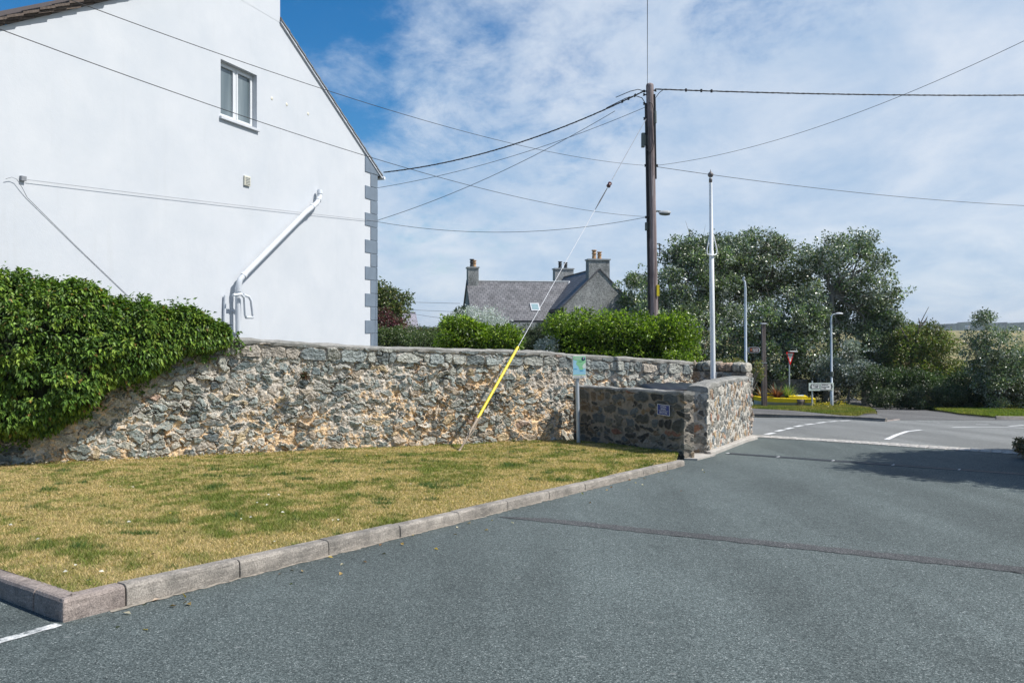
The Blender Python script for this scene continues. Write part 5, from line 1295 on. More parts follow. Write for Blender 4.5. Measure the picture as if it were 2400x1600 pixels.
lamp_column('street_lamp', 1747, 655, 0, 27.7, -.05, 'slim pale street lamp with short curved top, rising behind the stone pier wall', sgn=-1, r=.05)
def arrow_poly(u0, u1, v0, v1, tip, right=True):
    vm = (v0+v1)/2
    return [(u0, v0), (u1-tip, v0), (u1, vm), (u1-tip, v1), (u0, v1)] if right else [(u1, v0), (u0+tip, v0), (u0, vm), (u0+tip, v1), (u1, v1)]
def flat_poly(name, mat, root, c, pts, l, t=.003, mb=None, n=-Y_):
    q = mb or MB(); q.prism([c+X_*a+Z_*b+n*l for a, b in pts], n*t)
    return q if mb else q.build(name, MT[mat], root)
def outline(c, pts, w, l, mb, t=.003):
    k = len(pts)
    for i in range(k):
        a = Vector((pts[i][0], 0, pts[i][1])); b = Vector((pts[(i+1) % k][0], 0, pts[(i+1) % k][1])); d = (b-a).normalized(); nrm = Vector((-d.z, 0, d.x))
        mb.obox(c+a-Y_*l, d, nrm, -Y_, (-w/2, -w/2, 0), ((b-a).length+w/2, w/2, t))
def direction_sign():
    y = 39.3; b = at(1903.5, 0, y); b.z = gz(y)+ob*.8
    root = thing('direction_sign', b, 'white direction sign with two black arrow panels and road numbers', 'sign')
    m = MB(); m.tube([b, at(1903.5, 892, y)], .042, 10); m.build('post', MT['lamp_grey'], root)
    c = at(1924.5, 906, y)-Y_*.06; w = 63/2*y/F; h = 18/2*y/F
    flat_poly('board', 's_pale', root, c, [(-w, -h), (w, -h), (w, h), (-w, h)], 0, .02)
    S = y/F; px = lambda u, v: ((u-1924.5)*S, (906-v)*S)
    def panel(u0, u1, v0, v1, right):
        (a, t), (b_, bo) = px(u0, v0), px(u1, v1); pts = arrow_poly(a, b_, bo, t, .07, right)
        flat_poly('arrow_panel', 's_white', root, c, pts, .021, .004); o = MB(); outline(c, pts, .014, .026, o); o.build('panel_border', MT['s_black'], root)
        ch = MB(); vm = (t+bo)/2; hh = (t-bo)*.36; sg = 1 if right else -1; x0 = (b_-.065) if right else (a+.065)
        for s2 in (1, -1): ch.prism([c-Y_*.026+X_*q+Z_*r for q, r in ((x0-sg*.05, vm+s2*hh), (x0-sg*.01, vm+s2*hh), (x0+sg*.035, vm), (x0-sg*.005, vm))], -Y_*.003)
        ch.build('chevron', MT['s_black'], root)
    panel(1896, 1920, 899.5, 910, False); panel(1923.5, 1953.5, 898.8, 913.5, True)
    t = MB()
    for body, u, v, s_ in (('Rhosneigr', 1910.5, 902.6, .075), ('A 4080', 1910.5, 907, .075), ('Niwbwrch', 1934, 901.8, .075), ('Newborough', 1935, 906, .075), ('A 4080', 1931, 910.2, .075)):
        a, z = px(u, v); put_text(t, body, s_*1.1, c, X_, Z_, -Y_, a, z, .95, .0025, .027)
    t.build('lettering', MT['s_black'], root)
direction_sign()
def give_way():
    y = 43.0; b = at(1851, 0, y); b.z = gz(y)+ob*.5; c = at(1845, 839.5, y); b.x = at(1850.3, 0, y).x
    root = thing('give_way_sign', b, 'red and white inverted triangle give way sign in front of dark trees', 'sign')
    S = y/F; X0 = at(1849.7, 0, y).x
    m = MB(); m.tube([b, Vector((X0, y, c.z+.25))], .038, 10); m.build('post', MT['lamp_grey'], root)
    c = Vector((at(1850, 0, y).x, y-.06, at(0, 840.5, y).z)); H = 31/2*S; Wd = 25.5/2*S
    P = [(-Wd, H), (Wd, H), (0, -H)]
    def rnd(P, r):
        out = []
        for i in range(3):
            a = Vector((P[i-1][0], P[i-1][1])); p = Vector(P[i]); q = Vector((P[(i+1) % 3][0], P[(i+1) % 3][1])); d1 = (a-p).normalized()*r; d2 = (q-p).normalized()*r
            for k in range(5): t = k/4; e = p+d1*(1-t)**2+d2*t**2; out.append((e.x, e.y))
        return out
    flat_poly('board', 's_red', root, c, rnd(P, .05), 0, .012)
    flat_poly('panel', 's_white', root, c+Z_*.055, [(a*.66, z*.66) for a, z in P], .0125, .003)
    t = MB()
    for body, v, s_ in (('ILDIWCH', .20, .072), ('GIVE', .10, .095), ('WAY', .015, .095)): put_text(t, body, s_, c, X_, Z_, -Y_, 0, v, .85, .003, .0175)
    t.build('lettering', MT['s_black'], root)
    q = MB(); p0 = at(1858, 823.5, y-.1); q.obox(p0, Vector((1, 0, -.04)).normalized(), Y_, Z_, (-.28, -.10, -.03), (.28, .08, .03)); q.obox(Vector((X0, y-.04, p0.z-.05)), X_, Y_, Z_, (-.03, -.03, -.06), (.03, .03, .03)); q.build('sign_lamp', MT['lead'], root, bevel=.02)
give_way()
def brown_sign():
    y = 27.5; c = at(1768, 819.7, y)-Y_*.05; S = y/F
    root = thing('tourist_sign', c, 'small brown tourist finger sign pointing right, fixed to the pale lamp post', 'sign')
    o = arrow_poly(-13*S, 13*S, -7*S, 7*S, .07)
    flat_poly('board', 'grey_trim', root, c, o, 0, .01); i_ = arrow_poly(-12*S, 9.8*S, -5.5*S, 5.5*S, .03); flat_poly('panel', 's_brown', root, c, i_, .0105, .003)
    t = MB()
    for body, v, s_ in (('Llys Llywelyn', 2.8, .045), ('Food & Craft', 0, .045), ('Coffee Shop', -2.8, .045)): put_text(t, body, s_, c, X_, Z_, -Y_, .015, v*S, .8, .001, .0145)
    t.build('lettering', MT['s_white'], root)
    e = MB(); e.lathe(c-Y_*.014+X_*(-9*S), [(.001, 0), (.022, 0), (.022, .002), (.001, .002)], 10, -Y_); e.build('icon', MT['s_orange'], root)
    ch = MB()
    for s2 in (1, -1): ch.prism([c-Y_*.014+X_*q+Z_*r for q, r in ((9.8*S, s2*5*S), (10.6*S, s2*5*S), (12.2*S, 0), (11.2*S, 0))], -Y_*.003)
    ch.build('chevron', MT['s_white'], root)
    b = MB(); b.obox(c+X_*(-12.5*S), X_, Y_, Z_, (-.04, .0, -.08), (.03, .07, .08)); b.build('clip', MT['grey_trim'], root)
brown_sign()
def wooden_post():
    y = 39.0; b = at(1791.5, 0, y); b.z = gz(y)+.05; t = at(1789, 760, y)
    root = thing('timber_post', b, 'tall square weathered timber post with white cap beside the boat planter', 'post')
    m = MB(); w = .115; k = b.lerp(t, .53)
    def col(a, c, w): m.hexa([a+Vector(q)*w for q in ((-1, -1, 0), (1, -1, 0), (1, 1, 0), (-1, 1, 0))]+[c+Vector(q)*w for q in ((-1, -1, 0), (1, -1, 0), (1, 1, 0), (-1, 1, 0))])
    col(b-Z_*.2, k, w); col(k+Z_*.0, t, .09); m.build('shaft', MT['post'], root, bevel=.008)
    m = MB(); m.obox(k+Z_*.02, X_, Y_, Z_, (-.125, -.125, 0), (.125, .125, .045)); m.build('collar', MT['grey_trim'], root)
    m = MB(); m.obox(t+Z_*.0, X_, Y_, Z_, (-.125, -.125, .0), (.125, .125, .07)); m.build('cap', MT['lead'], root, bevel=.01)
wooden_post()
def boat():
    y = 40.6; S = y/F; c = at(1836, 0, y); c.z = gz(y)+ob
    root = thing('boat_planter', c, 'small yellow and pale green rowing boat used as a planter on the verge', 'boat')
    L2 = 66*S; n1 = 21; ax = Vector((1, -.22, 0)).normalized(); ay = Vector((.22, 1, 0)).normalized()
    def sec(t):   # t -1 (bow, left) .. 1 (stern, right)
        w = .62*(1-max(0, -t)**2.6)**.6+.02 if t < 0 else .62-.12*t*t
        h = .40+.05*max(0, -t)**2; return w, h
    H = MB(); vs = []; 
    for i in range(n1):
        t = -1+2*i/(n1-1); w, h = sec(t); w = max(w, .03); o = c+ax*(t*L2)
        for a, z in ((-1, h), (-.93, h*.45), (-.72, .02), (0, -.03), (.72, .02), (.93, h*.45), (1, h)): vs.append(o+ay*(a*w)+Z_*z)
    k = 7; fs = [(i*k+j, i*k+j+1, (i+1)*k+j+1, (i+1)*k+j) for i in range(n1-1) for j in range(k-1)]; fs.append(tuple(range((n1-1)*k, n1*k))); H.add(vs, fs).build('hull', MT['hull'], root)
    G = MB()
    for sg in (-1, 1):
        vs = []
        for i in range(n1):
            t = -1.02+2.05*i/(n1-1); w, h = sec(max(-1, min(1, t))); w = max(w, .03); o = c+ax*(t*L2)+ay*(sg*w)
            vs += [o+ay*sg*.05+Z_*(h-.17), o+ay*sg*.055+Z_*(h+.02), o-ay*sg*.10+Z_*(h+.045), o-ay*sg*.10+Z_*(h-.02)]
        fs = [(i*4+j, i*4+(j+1) % 4, (i+1)*4+(j+1) % 4, (i+1)*4+j) for i in range(n1-1) for j in range(4)]+[(0, 1, 2, 3), tuple((n1-1)*4+j for j in (3, 2, 1, 0))]; G.add(vs, fs)
    w, h = sec(1); G.obox(c+ax*(L2*1.0), ax, ay, Z_, (-.02, -w, h-.10), (.05, w, h+.03)); G.build('gunwale', MT['yellow_paint'], root)
    D = MB(); D.obox(c+ax*(L2*.35)+Z_*(h+.05), ax, ay, Z_, (-.30, -.42, 0), (.62, .42, .085)); D.build('deck_box', MT['yellow_paint'], root, bevel=.03)
    D = MB(); D.obox(c+ax*(L2*.55)+Z_*(h+.140), ax, ay, Z_, (-.18, -.25, 0), (.2, .25, .01)); D.build('hatch', MT['hull'], root)
    D = MB(); D.tube([c-ax*(L2*.80)+Z_*.45, c-ax*(L2*.80)+Z_*.62], .05, 8); D.tube([c-ax*(L2*.55)+Z_*.60, c-ax*(L2*.3)+Z_*.58], .05, 8); D.build('bollard', MT['yellow_paint'], root)
    s_ = MB(); vs = []; n_ = 12
    for i in range(n_+1):
        t = -.9+1.25*i/n_; w, h = sec(t); vs += [c+ax*(t*L2)-ay*w*.8+Z_*(.38), c+ax*(t*L2)+ay*w*.8+Z_*(.38)]
    s_.add(vs, [(2*i, 2*i+1, 2*i+3, 2*i+2) for i in range(n_)]).build('soil', simple('soil', (.07, .05, .035), 1, .4, 20, bump=.6), root)
    # wooden tub hung on the side
    tb = at(1876.5, 0, y-.72); tb.z = c.z+.04; pt = thing('wooden_tub', tb, 'small brown wooden half barrel tub in front of the yellow boat', 'tub')
    m = MB(); m.lathe(tb, [(.001, 0), (.155, 0), (.19, .18), (.205, .37), (.185, .37), (.17, .33), (.001, .33)], 16); m.build('staves', MT['post'], pt)
    for z, r in ((.09, .176), (.28, .2)): m = MB(); m.lathe(tb+Z_*z, [(r, 0), (r+.006, 0), (r+.006, .03), (r, .03)], 16); m.build('hoop', MT['rust'], pt)
    return c, ax, ay, L2
BO = boat()
def strap_plant(c, n, L0, L1, cols, label, spread=.6, w=.05, name='flax_plant', lean=0.0):
    V = []; Q = []; C = []; k = 0
    for i in range(n):
        a = RS.uniform(0, 6.28); e = RS.uniform(.15, 1)*spread; L_ = RS.uniform(L0, L1); d = np.array([math.cos(a)*e+lean, math.sin(a)*e, 1.0]); d /= np.linalg.norm(d); sd_ = np.array([-math.sin(a), math.cos(a), 0])
        b = np.array(c)+np.array([math.cos(a), math.sin(a), 0])*RS.rand()*.08; col = np.array(cols[RS.randint(len(cols))])*(.7+.6*RS.rand()); M_ = 5
        for j in range(M_+1):
            t = j/M_; p = b+d*L_*t+np.array([math.cos(a), math.sin(a), -.8])*L_*.22*e*t**3; ww = w*(1-t**2)*.5+.002
            V += [p-sd_*ww, p+sd_*ww]; C += [col, col]
        Q += [(k+2*j, k+2*j+1, k+2*j+3, k+2*j+2) for j in range(M_)]; k += 2*(M_+1)
    o = link(name, fast_mesh(name, np.array(V), np.array(Q), np.array(C)), MT['leaf'], base=c); return tag(o, label, 'plant')
bc, bax, bay, bL = BO
strap_plant(bc-bax*.30+Z_*.36, 80, .5, .95, [(.24, .06, .04), (.38, .13, .10), (.16, .04, .03)], 'dark red spiky flax plant growing in the yellow boat', 1.1, .05)
strap_plant(bc-bax*1.02+Z_*.36, 34, .6, .95, [(.30, .12, .09), (.20, .06, .05)], 'bronze spiky flax at the bow end of the boat, behind the timber post', 1.2, .05)
strap_plant(bc+bax*.22+Z_*.36, 70, .45, .95, [(.16, .30, .05), (.28, .40, .08), (.42, .45, .22)], 'bright green striped spiky plant in the middle of the boat', .9, .05)
strap_plant(bc+bax*.52+Z_*.36, 40, .25, .5, [(.22, .22, .04), (.40, .32, .05)], 'low yellow green leafy plant at the foot of the give way post', 1.3, .05)

# ------------------------------------------------------------------ grey house beyond
def grey_house():
    ph = R(10); r = Vector((math.cos(ph), math.sin(ph), 0)); b = Vector((-math.sin(ph), math.cos(ph), 0)); Z = Vector((0, 0, 1))
    O = Vector((-2.63, 54, 0)); g = gz(56)-.4; ze = 2.15; zr = 4.87; hd = 3.2
    P = lambda s, t, z: O+r*s+b*t+Z*z
    root = thing('grey_house', (O.x+4, O.y, gz(54)), 'grey pebbledashed farmhouse with purple slate roofs and three chimneys beyond the hedge', 'house')
    m = MB(); L_ = 8.5
    m.add([P(0, 0, g), P(L_, 0, g), P(L_, 0, ze), P(0, 0, ze)], [(0, 1, 2, 3)]); m.add([P(0, 2*hd, g), P(L_, 2*hd, g), P(L_, 2*hd, ze), P(0, 2*hd, ze)], [(0, 1, 2, 3)])
    m.add([P(0, 0, g), P(0, 2*hd, g), P(0, 2*hd, ze), P(0, hd, zr-.03), P(0, 0, ze)], [(0, 1, 2, 3, 4)]); m.build('wall', MT['pebble'], root)
    def roofplane(name, pts, uvs, mat, th=.07):
        n = (pts[1]-pts[0]).cross(pts[-1]-pts[0]).normalized(); n = n if n.z > 0 else -n
        q = MB(); k = len(pts); q.add([p+n*th for p in pts], [tuple(range(k))], [uvs]); q.add(pts, [tuple(range(k))[::-1]], [uvs[::-1]])
        q.add([p for p in pts]+[p+n*th for p in pts], [(i, (i+1) % k, k+(i+1) % k, k+i) for i in range(k)]); return q.build(name, mat, root)
    sl = math.hypot(hd, zr-ze); e = .12; oe = ze-.10
    sR, sE = 7.5, 5.75
    roofplane('roof', [P(-.1, -e, oe), P(sE, -e, oe), P(sR, hd, zr), P(-.1, hd, zr)], [(0, 0), (sE, 0), (sR, sl), (0, sl)], MT['slate'])
    roofplane('rear_roof', [P(-.1, 2*hd+e, oe), P(7.5, 2*hd+e, oe), P(7.5, hd, zr), P(-.1, hd, zr)], [(0, 0), (7.5, 0), (7.5, sl), (0, sl)], MT['slate'])
    q = MB(); q.tube([P(-.1, hd, zr+.09), P(sR-.02, hd, zr+.09)], .07, 8); q.build('ridge_tiles', MT['grey_trim'], root)
    q = MB(); q.obox(P(0, -.14, oe-.10), r, b, Z, (-.05, -.06, 0), (sE-.3, .04, .11)); q.build('gutter', MT['fasc'], root)
    q = MB(); a_, b_ = P(sE+.04, -e, oe+.12), P(sR+.02, hd, zr+.12); q.tube([a_, b_], .05, 6); q.build('valley', MT['lead'], root)
    # skylight
    k = MB(); s0, s1, t0, t1 = 4.15, 4.78, .62, 1.25; sz = lambda t: ze+(zr-ze)*t/hd+.05
    nrm = Vector((0, 0, 0))+(Z*hd-b*(zr-ze)).normalized()
    k.prism([P(s0, t0, sz(t0)), P(s1, t0, sz(t0)), P(s1, t1, sz(t1)), P(s0, t1, sz(t1))], nrm*.10); sk = k.build('skylight', MT['lead'], root)
    k = MB(); i_ = .08; k.prism([P(s0+i_, t0+i_, sz(t0+i_))+nrm*.10, P(s1-i_, t0+i_, sz(t0+i_))+nrm*.10, P(s1-i_, t1-i_, sz(t1-i_))+nrm*.10, P(s0+i_, t1-i_, sz(t1-i_))+nrm*.10], nrm*.012); k.build('pane', simple('skylight_glass', (.25, .36, .38), .1), sk)
    # wing
    C0 = Vector((5.82, 53, 0)); Wp = lambda a, t, z: C0+r*a+b*t+Z*z
    hw_, zwr, zwe = 2.45, 5.49, 3.02; ln = 10.6
    m = MB(); m.add([Wp(-hw_, 0, g), Wp(hw_, 0, g), Wp(hw_, 0, zwe), Wp(0, 0, zwr-.02), Wp(-hw_, 0, zwe)], [(0, 1, 2, 3, 4)])
    m.add([Wp(-hw_, ln, g), Wp(hw_, ln, g), Wp(hw_, ln, zwe), Wp(0, ln, zwr-.02), Wp(-hw_, ln, zwe)], [(0, 1, 2, 3, 4)])
    for s_ in (-1, 1): m.add([Wp(s_*hw_, 0, g), Wp(s_*hw_, ln, g), Wp(s_*hw_, ln, zwe), Wp(s_*hw_, 0, zwe)], [(0, 1, 2, 3)])
    m.build('gable_wall', MT['pebble'], root)
    for s_ in (-1, 1):
        w2 = math.hypot(hw_+.2, zwr-zwe+.2)
        roofplane('wing_roof', [Wp(s_*(hw_+.2), -.05, zwe-.2), Wp(s_*(hw_+.2), ln, zwe-.2), Wp(0, ln, zwr), Wp(0, -.05, zwr)], [(0, 0), (ln, 0), (ln, w2), (0, w2)], MT['slate'])
    q = MB(); q.tube([Wp(0, .8, zwr+.08), Wp(0, ln, zwr+.08)], .07, 8); q.build('ridge_tiles', MT['dark_slate'], root)
    q = MB(); q.obox(Wp(-hw_-.25, 0, zwe-.34), r, b, Z, (-.03, -.02, 0), (.08, 3.0, .13)); q.build('gutter', MT['fasc'], root)
    q = MB(); q.obox(Wp(-1.42, -.12, EYE+(HY-722)*53/F), r, b, Z, (-.13, 0, -.08), (.15, .12, .09)); q.build('alarm_box', MT['upvc'], root)
    # lean-to between the two, with its own small roof
    q = MB(); q.add([P(2.55, -.9, g), P(6.3, -.9, g), P(6.3, -.9, 1.95), P(2.55, -.9, 1.95)], [(0, 1, 2, 3)]); q.add([P(2.55, -.9, g), P(2.55, 0, g), P(2.55, 0, 1.95), P(2.55, -.9, 1.95)], [(0, 1, 2, 3)]); q.build('lean_to', simple('pale_grey_render', (.30, .315, .33), .9, .1, 3, bump=.2), root)
    roofplane('porch_roof', [P(4.9, -1.5, 1.55), P(6.7, -1.5, 1.55), P(6.7, -.2, 2.2), P(4.9, -.2, 2.2)], [(0, 0), (1.8, 0), (1.8, 1.4), (0, 1.4)], MT['slate'], .06)
    # chimneys
    def chimney(s, t, hw2, hd2, z0, z1, pots, fn, mat='pebble'):
        q = MB(); o = fn(s, t, 0); q.obox(o, r, b, Z, (-hw2, -hd2, z0), (hw2, hd2, z1)); c = q.build('chimney', MT[mat], root)
        q = MB(); q.obox(o, r, b, Z, (-hw2-.06, -hd2-.06, z1), (hw2+.06, hd2+.06, z1+.09)); q.build('cap', MT['grey_trim'], c)
        for a, h, mt in pots:
            q = MB(); q.lathe(o+r*a+Z*(z1+.09), [(.15, 0), (.13, h*.3), (.12, h*.55), (.16, h*.58), (.16, h*.66), (.12, h*.70), (.12, h*.86), (.17, h*.9), (.17, h), (.11, h), (.10, h*.8), (.001, h*.8)], 12); q.build('chimney_pot', MT[mt], c)
    chimney(.36, hd, .38, .45, 3.6, 5.86, ((-.05, .58, 'dark'), (.12, .50, 'pot')), P, 'pebble')
    chimney(.0, .42, .72, .38, 4.35, 6.10, ((-.25, .62, 'pot'), (.12, .50, 'pot')), Wp)
    chimney(0, ln-.4, .75, .4, 4.9, 6.20, ((-.25, .55, 'dark'), (.2, .48, 'dark')), Wp)
grey_house()
def far_cottage():
    y = 85.0; S = y/F
    root = thing('far_cottage', at(960, 0, y)+Vector((0, 0, gz(y)-0)), 'distant cottage with weathered pale slate roof behind the left-hand garden trees', 'house'); root.location = (at(955, 0, y).x, y, gz(y))
    a = at(925, 733, y+2.5); b = at(974, 733, y+2.5); c = at(984, 779, y); d = at(915, 779, y)
    q = MB(); w = a.x-b.x; q.add([d, c, b, a], [(0, 1, 2, 3)], [[(0, 0), (3, 0), (2.6, 3), (.4, 3)]]); q.add([x+Vector((0, .4, -.12)) for x in (d, c, b, a)], [(3, 2, 1, 0)])
    q.build('roof', MT['slate2'], root)
    q = MB(); q.tube([a+Z_*.05, b+Z_*.05], .1, 6); q.build('ridge_tiles', MT['grey_trim'], root)
    q = MB(); d0 = d+X_*.2+Y_*.2; c0 = c-X_*.15+Y_*.2
    q.prism([Vector((d0.x, d0.y, gz(y)-.2)), Vector((c0.x, c0.y, gz(y)-.2)), Vector((c0.x, c0.y, c.z-.03)), Vector((d0.x, d0.y, d.z-.03))], Y_*5); q.build('wall', MT['pebble'], root)
far_cottage()
cable([at(938, 707, 75), at(1000, 709, 72), at(1078, 711, 64)], .016, 'highest of the three faint wires in the sky left of the grey house', 'overhead cable', mat='grey_wire', n=4)
cable([at(900, 724, 75), at(1000, 727.5, 72), at(1080, 731, 64)], .016, 'middle of the three faint wires in the sky left of the grey house', 'overhead cable', mat='grey_wire', n=4)
cable([at(965, 735, 84), at(1010, 742, 76), at(1076, 750, 60)], .018, 'lowest faint wire sloping from the distant cottage to the grey house', 'overhead cable', mat='grey_wire', n=4)
def shed():
    y = 33.0; a = at(985, 800, y); root = thing('garden_outhouse', (a.x, y, gz(y)), 'low stone outhouse with sloping grey lean-to roof beyond the garden wall', 'shed')
    l, r_ = at(985, 802, y), at(1075, 786, y)
    q = MB(); q.prism([Vector((l.x, y, gz(y))), Vector((r_.x, y, gz(y))), r_-Z_*.02, l-Z_*.02], Y_*2.5); q.build('wall', simple('brown_rubble', (.20, .17, .14), .95, .5, 9, bump=.8, bscale=14), root)
    q = MB(); q.prism([l-X_*.25-Y_*.2-Z_*.03, r_+X_*.2-Y_*.2, r_+X_*.2-Y_*.2+Z_*.07, l-X_*.25-Y_*.2+Z_*.05], Y_*3); q.build('roof', MT['grey_trim'], root)
shed()

# ------------------------------------------------------------------ vegetation
def foliage(name, clumps, per, ls, mat, cols, parent=None, base=None, flat=.35, lw=.62, shell=.55, up=.35, droop=.1, jit=1.0, out=.7, cv=(.8, .4), nw=.6, lv=.7):
    """clumps: (N,4) centre + radius; leaves sit on the outer part of each clump"""
    clumps = np.asarray(clumps); N = len(clumps); k = np.maximum(4, (per*(clumps[:, 3]/clumps[:, 3].mean())**2).astype(int)); idx = np.repeat(np.arange(N), k); n = len(idx)
    u = unit(n); u[:, 2] *= (1-flat*.5); rad = clumps[idx, 3]*(shell+(1-shell)*RS.rand(n))*(1+.18*RS.normal(size=n))
    co = clumps[idx, :3]+u*rad[:, None]
    d = u*out+unit(n)*jit*.7; d[:, 2] -= droop*1.5
    nn = u*nw+unit(n)*(.6 if nw < 1 else .42)+np.array([0, 0, up*(1 if nw < 1 else .55)]); 
    cc = np.array(cols)[RS.randint(0, len(cols), n)]*(1-lv/2+lv*RS.rand(n)[:, None])*(cv[0]+cv[1]*RS.rand(N)[idx][:, None])
    V, Q, C = leaves(co, d, nn, ls*(.6+.8*RS.rand(n)), ls*lw*(.7+.6*RS.rand(n)), cc)
    return link(name, fast_mesh(name, V, Q, C), mat, parent, base)
def blob_clumps(ells, n, r, seed=None, low=-9, surf=.55, spray=.28):
    """clump centres inside a union of ellipsoids (cx,cy,cz,rx,ry,rz), mostly near their surface"""
    vol = np.array([e[3]*e[4]*e[5] for e in ells])**.67; out = []
    cnt = np.maximum(3, (n*vol/vol.sum()).astype(int))
    for e, c in zip(ells, cnt):
        u = unit(c); rr = (surf+(1-surf)*RS.rand(c)**.7); sp_ = (RS.rand(c) < spray) & (u[:, 2] > -.3); rr = np.where(sp_, 1.02+.22*RS.rand(c), rr)
        p = np.array(e[:3])+u*rr[:, None]*np.array(e[3:6]); out.append(np.c_[p, np.where(sp_, r*(.30+.3*RS.rand(c)), r*(.6+.8*RS.rand(c)))])
    o = np.concatenate(out); return o[o[:, 2] > low]
def limbs(mb, base, clumps, r0, n=14, split=None, trunk_h=.45, fork=None):
    c = clumps[:, :3]; top = fork if fork is not None else Vector(base)+(Vector(c.mean(0))-Vector(base))*trunk_h
    base = Vector(base); mid = base.lerp(top, .5)+Vector((RS.normal()*.08, RS.normal()*.08, 0))
    mb.tube([base-Z_*.2, mid, top], [r0*1.25, r0, r0*.85], 10)
    pick = RS.permutation(len(c))[:n]
    for i in pick:
        e = Vector(c[i]); L_ = (e-top).length; m1 = top.lerp(e, .35)+Vector((RS.normal(), RS.normal(), .6+RS.normal()*.5))*L_*.07; m2 = top.lerp(e, .7)+Vector((RS.normal(), RS.normal(), RS.normal()*.8))*L_*.06
        rr = r0*.5*(.6+.5*RS.rand()); mb.tube([top, m1, m2, e], [rr, rr*.7, rr*.42, rr*.12], 7)
        for q in range(2):
            e2 = e+Vector(unit(1)[0])*L_*.25; mb.tube([m2, m2.lerp(e2, .5)+Z_*.05, e2], [rr*.35, rr*.22, rr*.06], 5)
def tree(name, base, ells, n, cr, per, ls, mat, cols, label, cat='tree', r0=.16, nl=16, trunk_h=.45, group=None, fork=None, low=-9, bark='bark', **kw):
    root = thing(name, base, label, cat, group)
    cl = blob_clumps(ells, n, cr, low=low)
    foliage('crown', cl, per, ls, mat, cols, root, **kw)
    m = MB(); limbs(m, base, cl, r0, nl, trunk_h=trunk_h, fork=fork); m.build('trunk', MT[bark], root)
    return root
def E(u, v, y, ru, rv, ry=None):   # ellipsoid from its place and size in the photograph at depth y
    c = at(u, v, y); s = y/F; return (c.x, c.y, c.z, ru*s, ry if ry is not None else ru*s*.9, rv*s)
GP = [(.075, .13, .03), (.12, .185, .045), (.19, .24, .08), (.04, .07, .02)]
GR = [(.09, .15, .025), (.13, .19, .035), (.18, .22, .04), (.20, .17, .04)]
def gb(u, y, dz=0): p = at(u, 0, y); return Vector((p.x, y, gz(y)+dz))
KW = dict(flat=.3, lw=.72, up=.6, out=.8, cv=(.40, 1.15), nw=1.15, lv=.45)
# the row of wind-swept white poplars
tree('poplar_tree', gb(1580, 47), [E(1590, 680, 47, 90, 95), E(1650, 640, 47.5, 95, 80), E(1560, 760, 46.5, 95, 90), E(1690, 600, 48, 70, 50), E(1640, 800, 46, 80, 90), E(1560, 870, 46, 80, 70), E(1620, 585, 47.5, 60, 35), E(1700, 700, 47.5, 60, 70)], 460, 0.451,93, 0.152, MT['silver'], GP, 'broad white poplar with dense silvery dark crown behind the flagpole', r0=.2, nl=26, trunk_h=.35, fork=at(1600, 800, 47), **KW)
tree('poplar_tree', gb(1495, 52), [E(1490, 680, 52, 42, 42), E(1520, 740, 52, 45, 60), E(1480, 720, 52, 25, 30)], 70, 0.41,86, 0.159, MT['silver'], GP, 'smaller silvery poplar between the grey house gable and the utility pole', r0=.12, nl=12, **KW)
tree('poplar_tree', gb(1770, 49), [E(1760, 615, 49, 95, 55), E(1830, 620, 49.5, 90, 55), E(1720, 650, 49, 65, 50), E(1780, 575, 49, 70, 30), E(1700, 590, 49, 50, 30), E(1780, 680, 49.5, 60, 40), E(1870, 665, 49.5, 45, 35)], 300, 0.451,77, 0.152, MT['silver'], GP+[(.10, .11, .035)], 'spreading white poplar with bare forking limbs in the middle of the row', r0=.2, nl=30, fork=at(1800, 690, 49), **KW)
tree('poplar_tree', gb(1950, 46), [E(1990, 620, 46, 85, 60), E(1940, 600, 46.5, 60, 45), E(2050, 680, 46, 62, 62), E(2000, 565, 46, 45, 28), E(2060, 760, 46, 48, 45), E(2085, 700, 46, 35, 30), E(1930, 720, 47, 45, 35), E(2010, 700, 46.5, 50, 50), E(1975, 780, 46.5, 55, 60)], 270, 0.41,71, 0.146, MT['silver'], GP+[(.10, .12, .04)], 'tallest white poplar at the right end of the row, with gaps showing sky', r0=.2, nl=34, fork=at(1948, 690, 46), **KW)
tree('poplar_tree', gb(1850, 45), [E(1850, 760, 45, 70, 70), E(1900, 720, 45, 55, 50), E(1820, 830, 45, 80, 60), E(1890, 820, 45, 70, 60), E(1740, 760, 45.5, 50, 40), E(1720, 840, 45.5, 60, 60), E(1790, 770, 45, 50, 60)], 330, 0.41,86, 0.146, MT['silver'], GP, 'lower silvery poplar filling the middle of the row behind the give way sign', r0=.16, nl=18, **KW)
tree('silver_bush', gb(1990, 42.5), [E(1990, 850, 42.5, 55, 45), E(2020, 880, 42.5, 45, 30), E(1950, 870, 43, 35, 35)], 70, .38, 130, .11, MT['silver2'], [(.13, .17, .12), (.18, .22, .16), (.09, .13, .08)], 'pale silver leaved bush overhanging the track entrance', 'bush', r0=.07, nl=10, **KW)
tree('poplar_tree', gb(2080, 46), [E(2060, 800, 46, 60, 60), E(2095, 780, 45.5, 40, 38), E(2050, 850, 46, 60, 45)], 130, .45, 130, .12, MT['silver'], GP, 'young silvery poplar leaning over the hedge right of the row', r0=.09, nl=12, **KW)
tree('hawthorn_tree', gb(2170, 44), [E(2160, 810, 44, 58, 50), E(2200, 840, 44, 50, 50), E(2130, 860, 44, 50, 50), E(2185, 785, 44, 38, 25), E(2220, 880, 44, 35, 35), E(2130, 800, 44, 30, 30)], 190, .42, 110, .105, MT['leaf'], GR+[(.16, .17, .03)], 'yellow green hawthorn with bare dead branches on top', 'tree', r0=.10, nl=18, **KW)
def dead(base, pts, label, r=.05):
    m = MB()
    for p in pts: m.tube(p, [r*(1-.8*i/(len(p)-1)) for i in range(len(p))], 6)
    tag(m.build('dead_branch', MT['twig'], base=base), label, 'branch')
